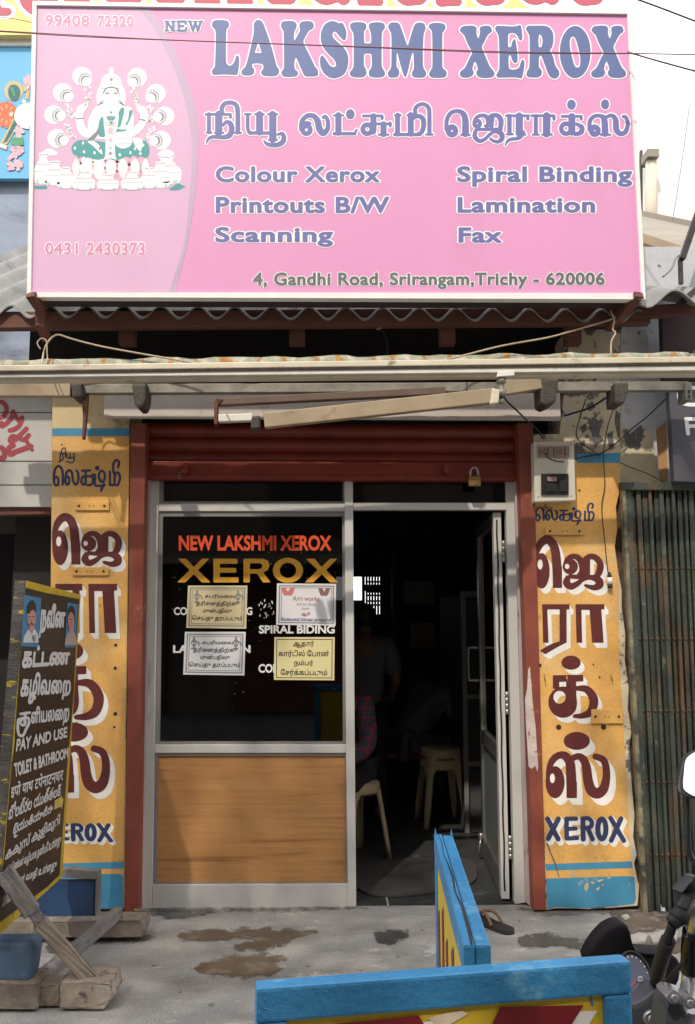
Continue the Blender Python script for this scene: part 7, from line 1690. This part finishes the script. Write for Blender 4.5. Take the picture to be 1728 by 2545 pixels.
# handlebar: chrome tube, grip and clamps
Yh = 1.62
bar = smooth_path([mp_(560, 2500, 1.80), mp_(760, 2330, 1.74), mp_(855, 2170, 1.68), mp_(895, 2040, 1.64), mp_(918, 1880, 1.62), mp_(925, 1680, 1.60), mp_(960, 1450, 1.56), mp_(1010, 1330, 1.50), mp_(1120, 1240, 1.38)], 6)
mb = MB(); mb.tube(bar, .0125, 18); mb.build('handlebar', m_chrome, bk)
mb = MB(); mb.tube(smooth_path([mp_(917, 1885, 1.62), mp_(922, 1780, 1.61), mp_(925, 1680, 1.60), mp_(938, 1560, 1.58)], 5), .0165, 18); mb.build('bar_sleeve', plain('gloss_black', (.01, .01, .01), .12), bk)
cl = [(718, 2095), (760, 2062), (830, 2075), (930, 2108), (985, 2145), (985, 2205), (900, 2190), (800, 2150), (728, 2130)]
mb = MB(); mb.slab([tuple(v / K for v in FM(*p)) for p in cl], 1.60, .05); mb.build('clamp', m_silver, bk, .006)
for x, y in ((780, 2096), (908, 2140)):
    q = mp_(x, y, 1.598); mb = MB(); mb.lathe([(.011, 0), (.011, -.003)], q, 16, 'Y'); mb.lathe([(.0075, -.003), (.0075, -.009), (.006, -.010)], q, 6, 'Y'); mb.build('clamp_bolt', m_silver, bk)
mb = MB(); mb.slab([tuple(v / K for v in FM(*p)) for p in [(690, 2500), (905, 2500), (900, 2230), (880, 2192), (745, 2150), (730, 2200)]], 1.63, .07); mb.build('top_yoke', m_gunm, bk, .006)
# brake reservoir, hose, mirror
mb = MB(); mb.hexa([mp_(765, 1200, 1.58), mp_(855, 1238, 1.56), mp_(965, 1100, 1.56), mp_(885, 1078, 1.58), mp_(765, 1190, 1.64), mp_(850, 1225, 1.64), mp_(960, 1085, 1.64), mp_(885, 1068, 1.64)]); mb.build('reservoir_lid', m_bkp, bk, .003)
mb = MB(); mb.hexa([mp_(800, 1345, 1.585), mp_(905, 1385, 1.57), mp_(990, 1200, 1.57), mp_(870, 1230, 1.585), mp_(790, 1300, 1.63), mp_(900, 1340, 1.63), mp_(975, 1120, 1.63), mp_(775, 1215, 1.63)]); mb.build('reservoir', m_bkp, bk, .004)
mb = MB(); mb.tube([mp_(900, 1375, 1.59), mp_(850, 1415, 1.59), mp_(795, 1455, 1.59)], [.015, .017, .014], 14); mb.tube([mp_(805, 1445, 1.59), mp_(770, 1495, 1.59)], [.015, .012], 14); mb.build('lever_pivot', m_rub, bk)
mb = MB(); mb.tube(smooth_path([mp_(778, 1490, 1.59), mp_(755, 1560, 1.60), mp_(738, 1600, 1.61), mp_(735, 1640, 1.62)], 4), .0085, 12); mb.build('cable_boot', m_rub, bk)
mb = MB(); mb.tube(smooth_path([mp_(738, 1630, 1.62), mp_(705, 1720, 1.65), mp_(665, 1850, 1.70), mp_(645, 1960, 1.76), mp_(640, 2060, 1.82)], 6), .0135, 14); mb.build('brake_hose', m_rub, bk)
mb = MB(); mb.tube(smooth_path([mp_(890, 1800, 1.60), mp_(820, 1860, 1.63), mp_(740, 1960, 1.67), mp_(690, 2040, 1.72), mp_(650, 2120, 1.78)], 6), .0045, 10); mb.build('throttle_cable', m_rub, bk)
mb = MB(); mb.tube(smooth_path([mp_(893, 420, 1.55), mp_(900, 560, 1.55), mp_(905, 840, 1.55), mp_(925, 930, 1.55), mp_(975, 1010, 1.55), mp_(985, 1100, 1.57)], 6), .0055, 12); mb.build('mirror_stem', m_bkp, bk)
mo_ = [(1050, 20), (965, 48), (890, 95), (858, 140), (836, 230), (818, 330), (828, 400), (870, 432), (960, 462), (1080, 480), (1190, 440), (1240, 300), (1230, 140), (1180, 50)]
gl_ = [(1050, 45), (970, 62), (908, 100), (880, 150), (870, 240), (864, 340), (884, 388), (965, 432), (1070, 450), (1170, 415), (1212, 300), (1200, 150), (1160, 75)]
TILT = math.tan(rad(27.5)); zc_ = mp_(1020, 250, 1.55).z
def tilt(v, d=0): k = v.z - zc_; return EYE + (v - EYE) * (1 + (k * TILT + d) / (v.y - EYE.y))
mv = [tilt(v) for v in smooth_path([mp_(x, y, 1.55) for x, y in mo_], 3, True)]; cm = sum(mv, Vector()) / len(mv)
bkm = [cm + (v - cm) * .80 + Vector((0, .03, 0)) for v in mv]; n = len(mv)
mb = MB(); mb.add(mv + bkm, [(i, (i + 1) % n, (i + 1) % n + n, i + n) for i in range(n)], True); mb.add(bkm, [tuple(range(n))]); mb.add(mv, [tuple(range(n))]); mir = mb.build('mirror', m_bkp, bk, .004)
gv = [tilt(v, -.002) for v in smooth_path([mp_(x, y, 1.55) for x, y in gl_], 3, True)]; mb = MB(); mb.prism(gv, Vector((0, .0015, 0))); mb.build('mirror_glass', plain('mirror_silver', (.74, .77, .80), .03, 1.0, bump=0), mir)
# fork, lamp, mudguard, wheel and tank below and beyond the view
X0 = .66
for dx in (-.09, .09):
    mb = MB(); mb.tube([Vector((X0 + dx, 1.86, .66)), Vector((X0 + dx, 2.28, .10))], .021, 14); mb.build('fork_leg', m_silver, bk)
mb = MB(); mb.lathe([(.02, -.13), (.075, -.10), (.095, -.02), (.09, 0), (.0, .02)], (X0, 2.12, .58), 24, 'Y', cap=False); mb.build('headlamp', m_bkp, bk)
wc = Vector((X0, 2.30, .095))
mb = MB(); mb.tube([wc + Vector((0, .26 * math.cos(t), .26 * math.sin(t))) for t in np.linspace(0, 2 * math.pi, 41)], .04, 12, False); wh = mb.build('front_wheel', m_rub, bk)
mb = MB(); mb.tube([wc + Vector((0, .222 * math.cos(t), .222 * math.sin(t))) for t in np.linspace(0, 2 * math.pi, 41)], .014, 8, False); mb.build('rim', m_silver, wh)
mb = MB(); mb.lathe([(.05, -.05), (.05, .05)], wc, 16, 'X'); mb.build('hub', m_silver, wh)
for k in range(5):
    t = k * 1.2566; mb = MB(); mb.bar(wc + Vector((0, .04 * math.cos(t), .04 * math.sin(t))), wc + Vector((0, .22 * math.cos(t), .22 * math.sin(t))), .03, .02, Vector((1, 0, 0))); mb.build('spoke', m_silver, wh)
mb = MB(); pts = [wc + Vector((0, .315 * math.cos(t), .315 * math.sin(t))) for t in np.linspace(.3, 2.7, 14)]
for a_, b_ in zip(pts[:-1], pts[1:]): mb.bar(a_, b_, .09, .006, (b_ - a_).cross(Vector((1, 0, 0))))
mb.build('mudguard', m_bkp, bk)
mb = MB(); mb.ball(Vector((X0 + .02, 1.36, .50)), .135, .24, .12, 20, 12); mb.build('fuel_tank', m_bkp, bk)
mb = MB(); mb.box(X0 - .1, X0 + .12, .45, 1.13, .40, .50); mb.build('saddle', m_rub, bk, .03)
mb = MB(); mb.box(X0 - .10, X0 + .12, 1.0, 1.6, -.02, .36); mb.build('engine', m_silver, bk, .03)
wc = Vector((X0, .62, .095))
mb = MB(); mb.tube([wc + Vector((0, .26 * math.cos(t), .26 * math.sin(t))) for t in np.linspace(0, 2 * math.pi, 41)], .045, 12, False); mb.build('rear_wheel', m_rub, bk)

# ---------------------------------------------------------------- unseen tree and house row behind the viewer, added to block sun and sky
m_bark = mat('bark', (.10, .075, .05), .9, var=.3, bump=.8); m_leaf = mat('leaf', (.045, .085, .022), .55, var=.35, scale=2, bump=0)
tr = thing('added_shade_tree', 'unseen leafy tree added behind the viewer to keep sun off the pavement', 'tree', (-3.0, -1.6, -.2))  # out of view, placed on the sun line to shade ground and doorway
mb = MB(); mb.tube([(-3.0, -1.6, -.2), (-2.95, -1.5, 1.5), (-2.7, -1.3, 3.2), (-2.3, -1.0, 4.6), (-1.9, -.8, 5.8)], [.19, .15, .13, .09, .04], 12)
for p in ((-4.2, -2.0, 5.2), (-1.0, -.2, 4.8), (-.4, -1.6, 5.5), (-2.6, .4, 5.4)): mb.tube([(-2.7, -1.3, 3.2), (Vector((-2.7, -1.3, 3.2)) + Vector(p)) / 2 + Vector((0, 0, .3)), p], [.09, .06, .025], 8)
mb.build('trunk', m_bark, tr, weld=False)
rr = random.Random(77); nr = np.random.RandomState(5); vs_, fs_ = [], []
clumps = [(rr.uniform(-5.4, 1.5), rr.uniform(-2.4, -.4), rr.uniform(4.6, 7.4), rr.uniform(.45, .9)) for _ in range(40)]
for cx_, cy_, cz_, r_ in clumps:
    for _ in range(170):
        d = Vector(nr.normal(size=3)).normalized() * r_ * rr.random() ** .4; p = Vector((cx_, cy_, cz_)) + d
        a_ = Vector(nr.normal(size=3)).normalized(); b_ = a_.cross(Vector(nr.normal(size=3))).normalized(); a_ *= rr.uniform(.06, .11); b_ *= .035
        k = len(vs_); vs_ += [p - a_, p + b_, p + a_, p - b_]; fs_.append((k, k + 1, k + 2, k + 3))
me = bpy.data.meshes.new('crown'); me.from_pydata([tuple(v) for v in vs_], [], fs_); link('crown', me, m_leaf, tr)
op = thing('unseen_house_row', 'unseen row house with shuttered windows behind the viewer, added to block low sky light', 'house', (0, -6, -.2))  # out of view; height and dark tone set to cut sky light and reflections
mb = MB(); mb.box(-14, 14, -8, -6, -.2, 9.3); mb.build('wall', mat('ochre_house_wall', (.17, .145, .115), .9, var=.2, scale=1.5), op)
for x in (-9, -5, -1, 3, 7, 11):
    mb = MB(); mb.box(x, x + 1.6, -5.999, -5.93, 2.9, 4.3); mb.build('window', m_cast, op)
    mb = MB(); mb.box(x, x + 1.6, -5.999, -5.93, 5.9, 7.4); mb.build('window', m_cast, op)
    mb = MB(); mb.box(x - .6, x + 2.2, -5.999, -5.9, -.15, 2.2); mb.build('shop_shutter', m_wood_d, op)
mb = MB(); mb.box(-14, 14, -5.999, -5.0, 2.35, 2.5); mb.build('canopy', m_tin, op)
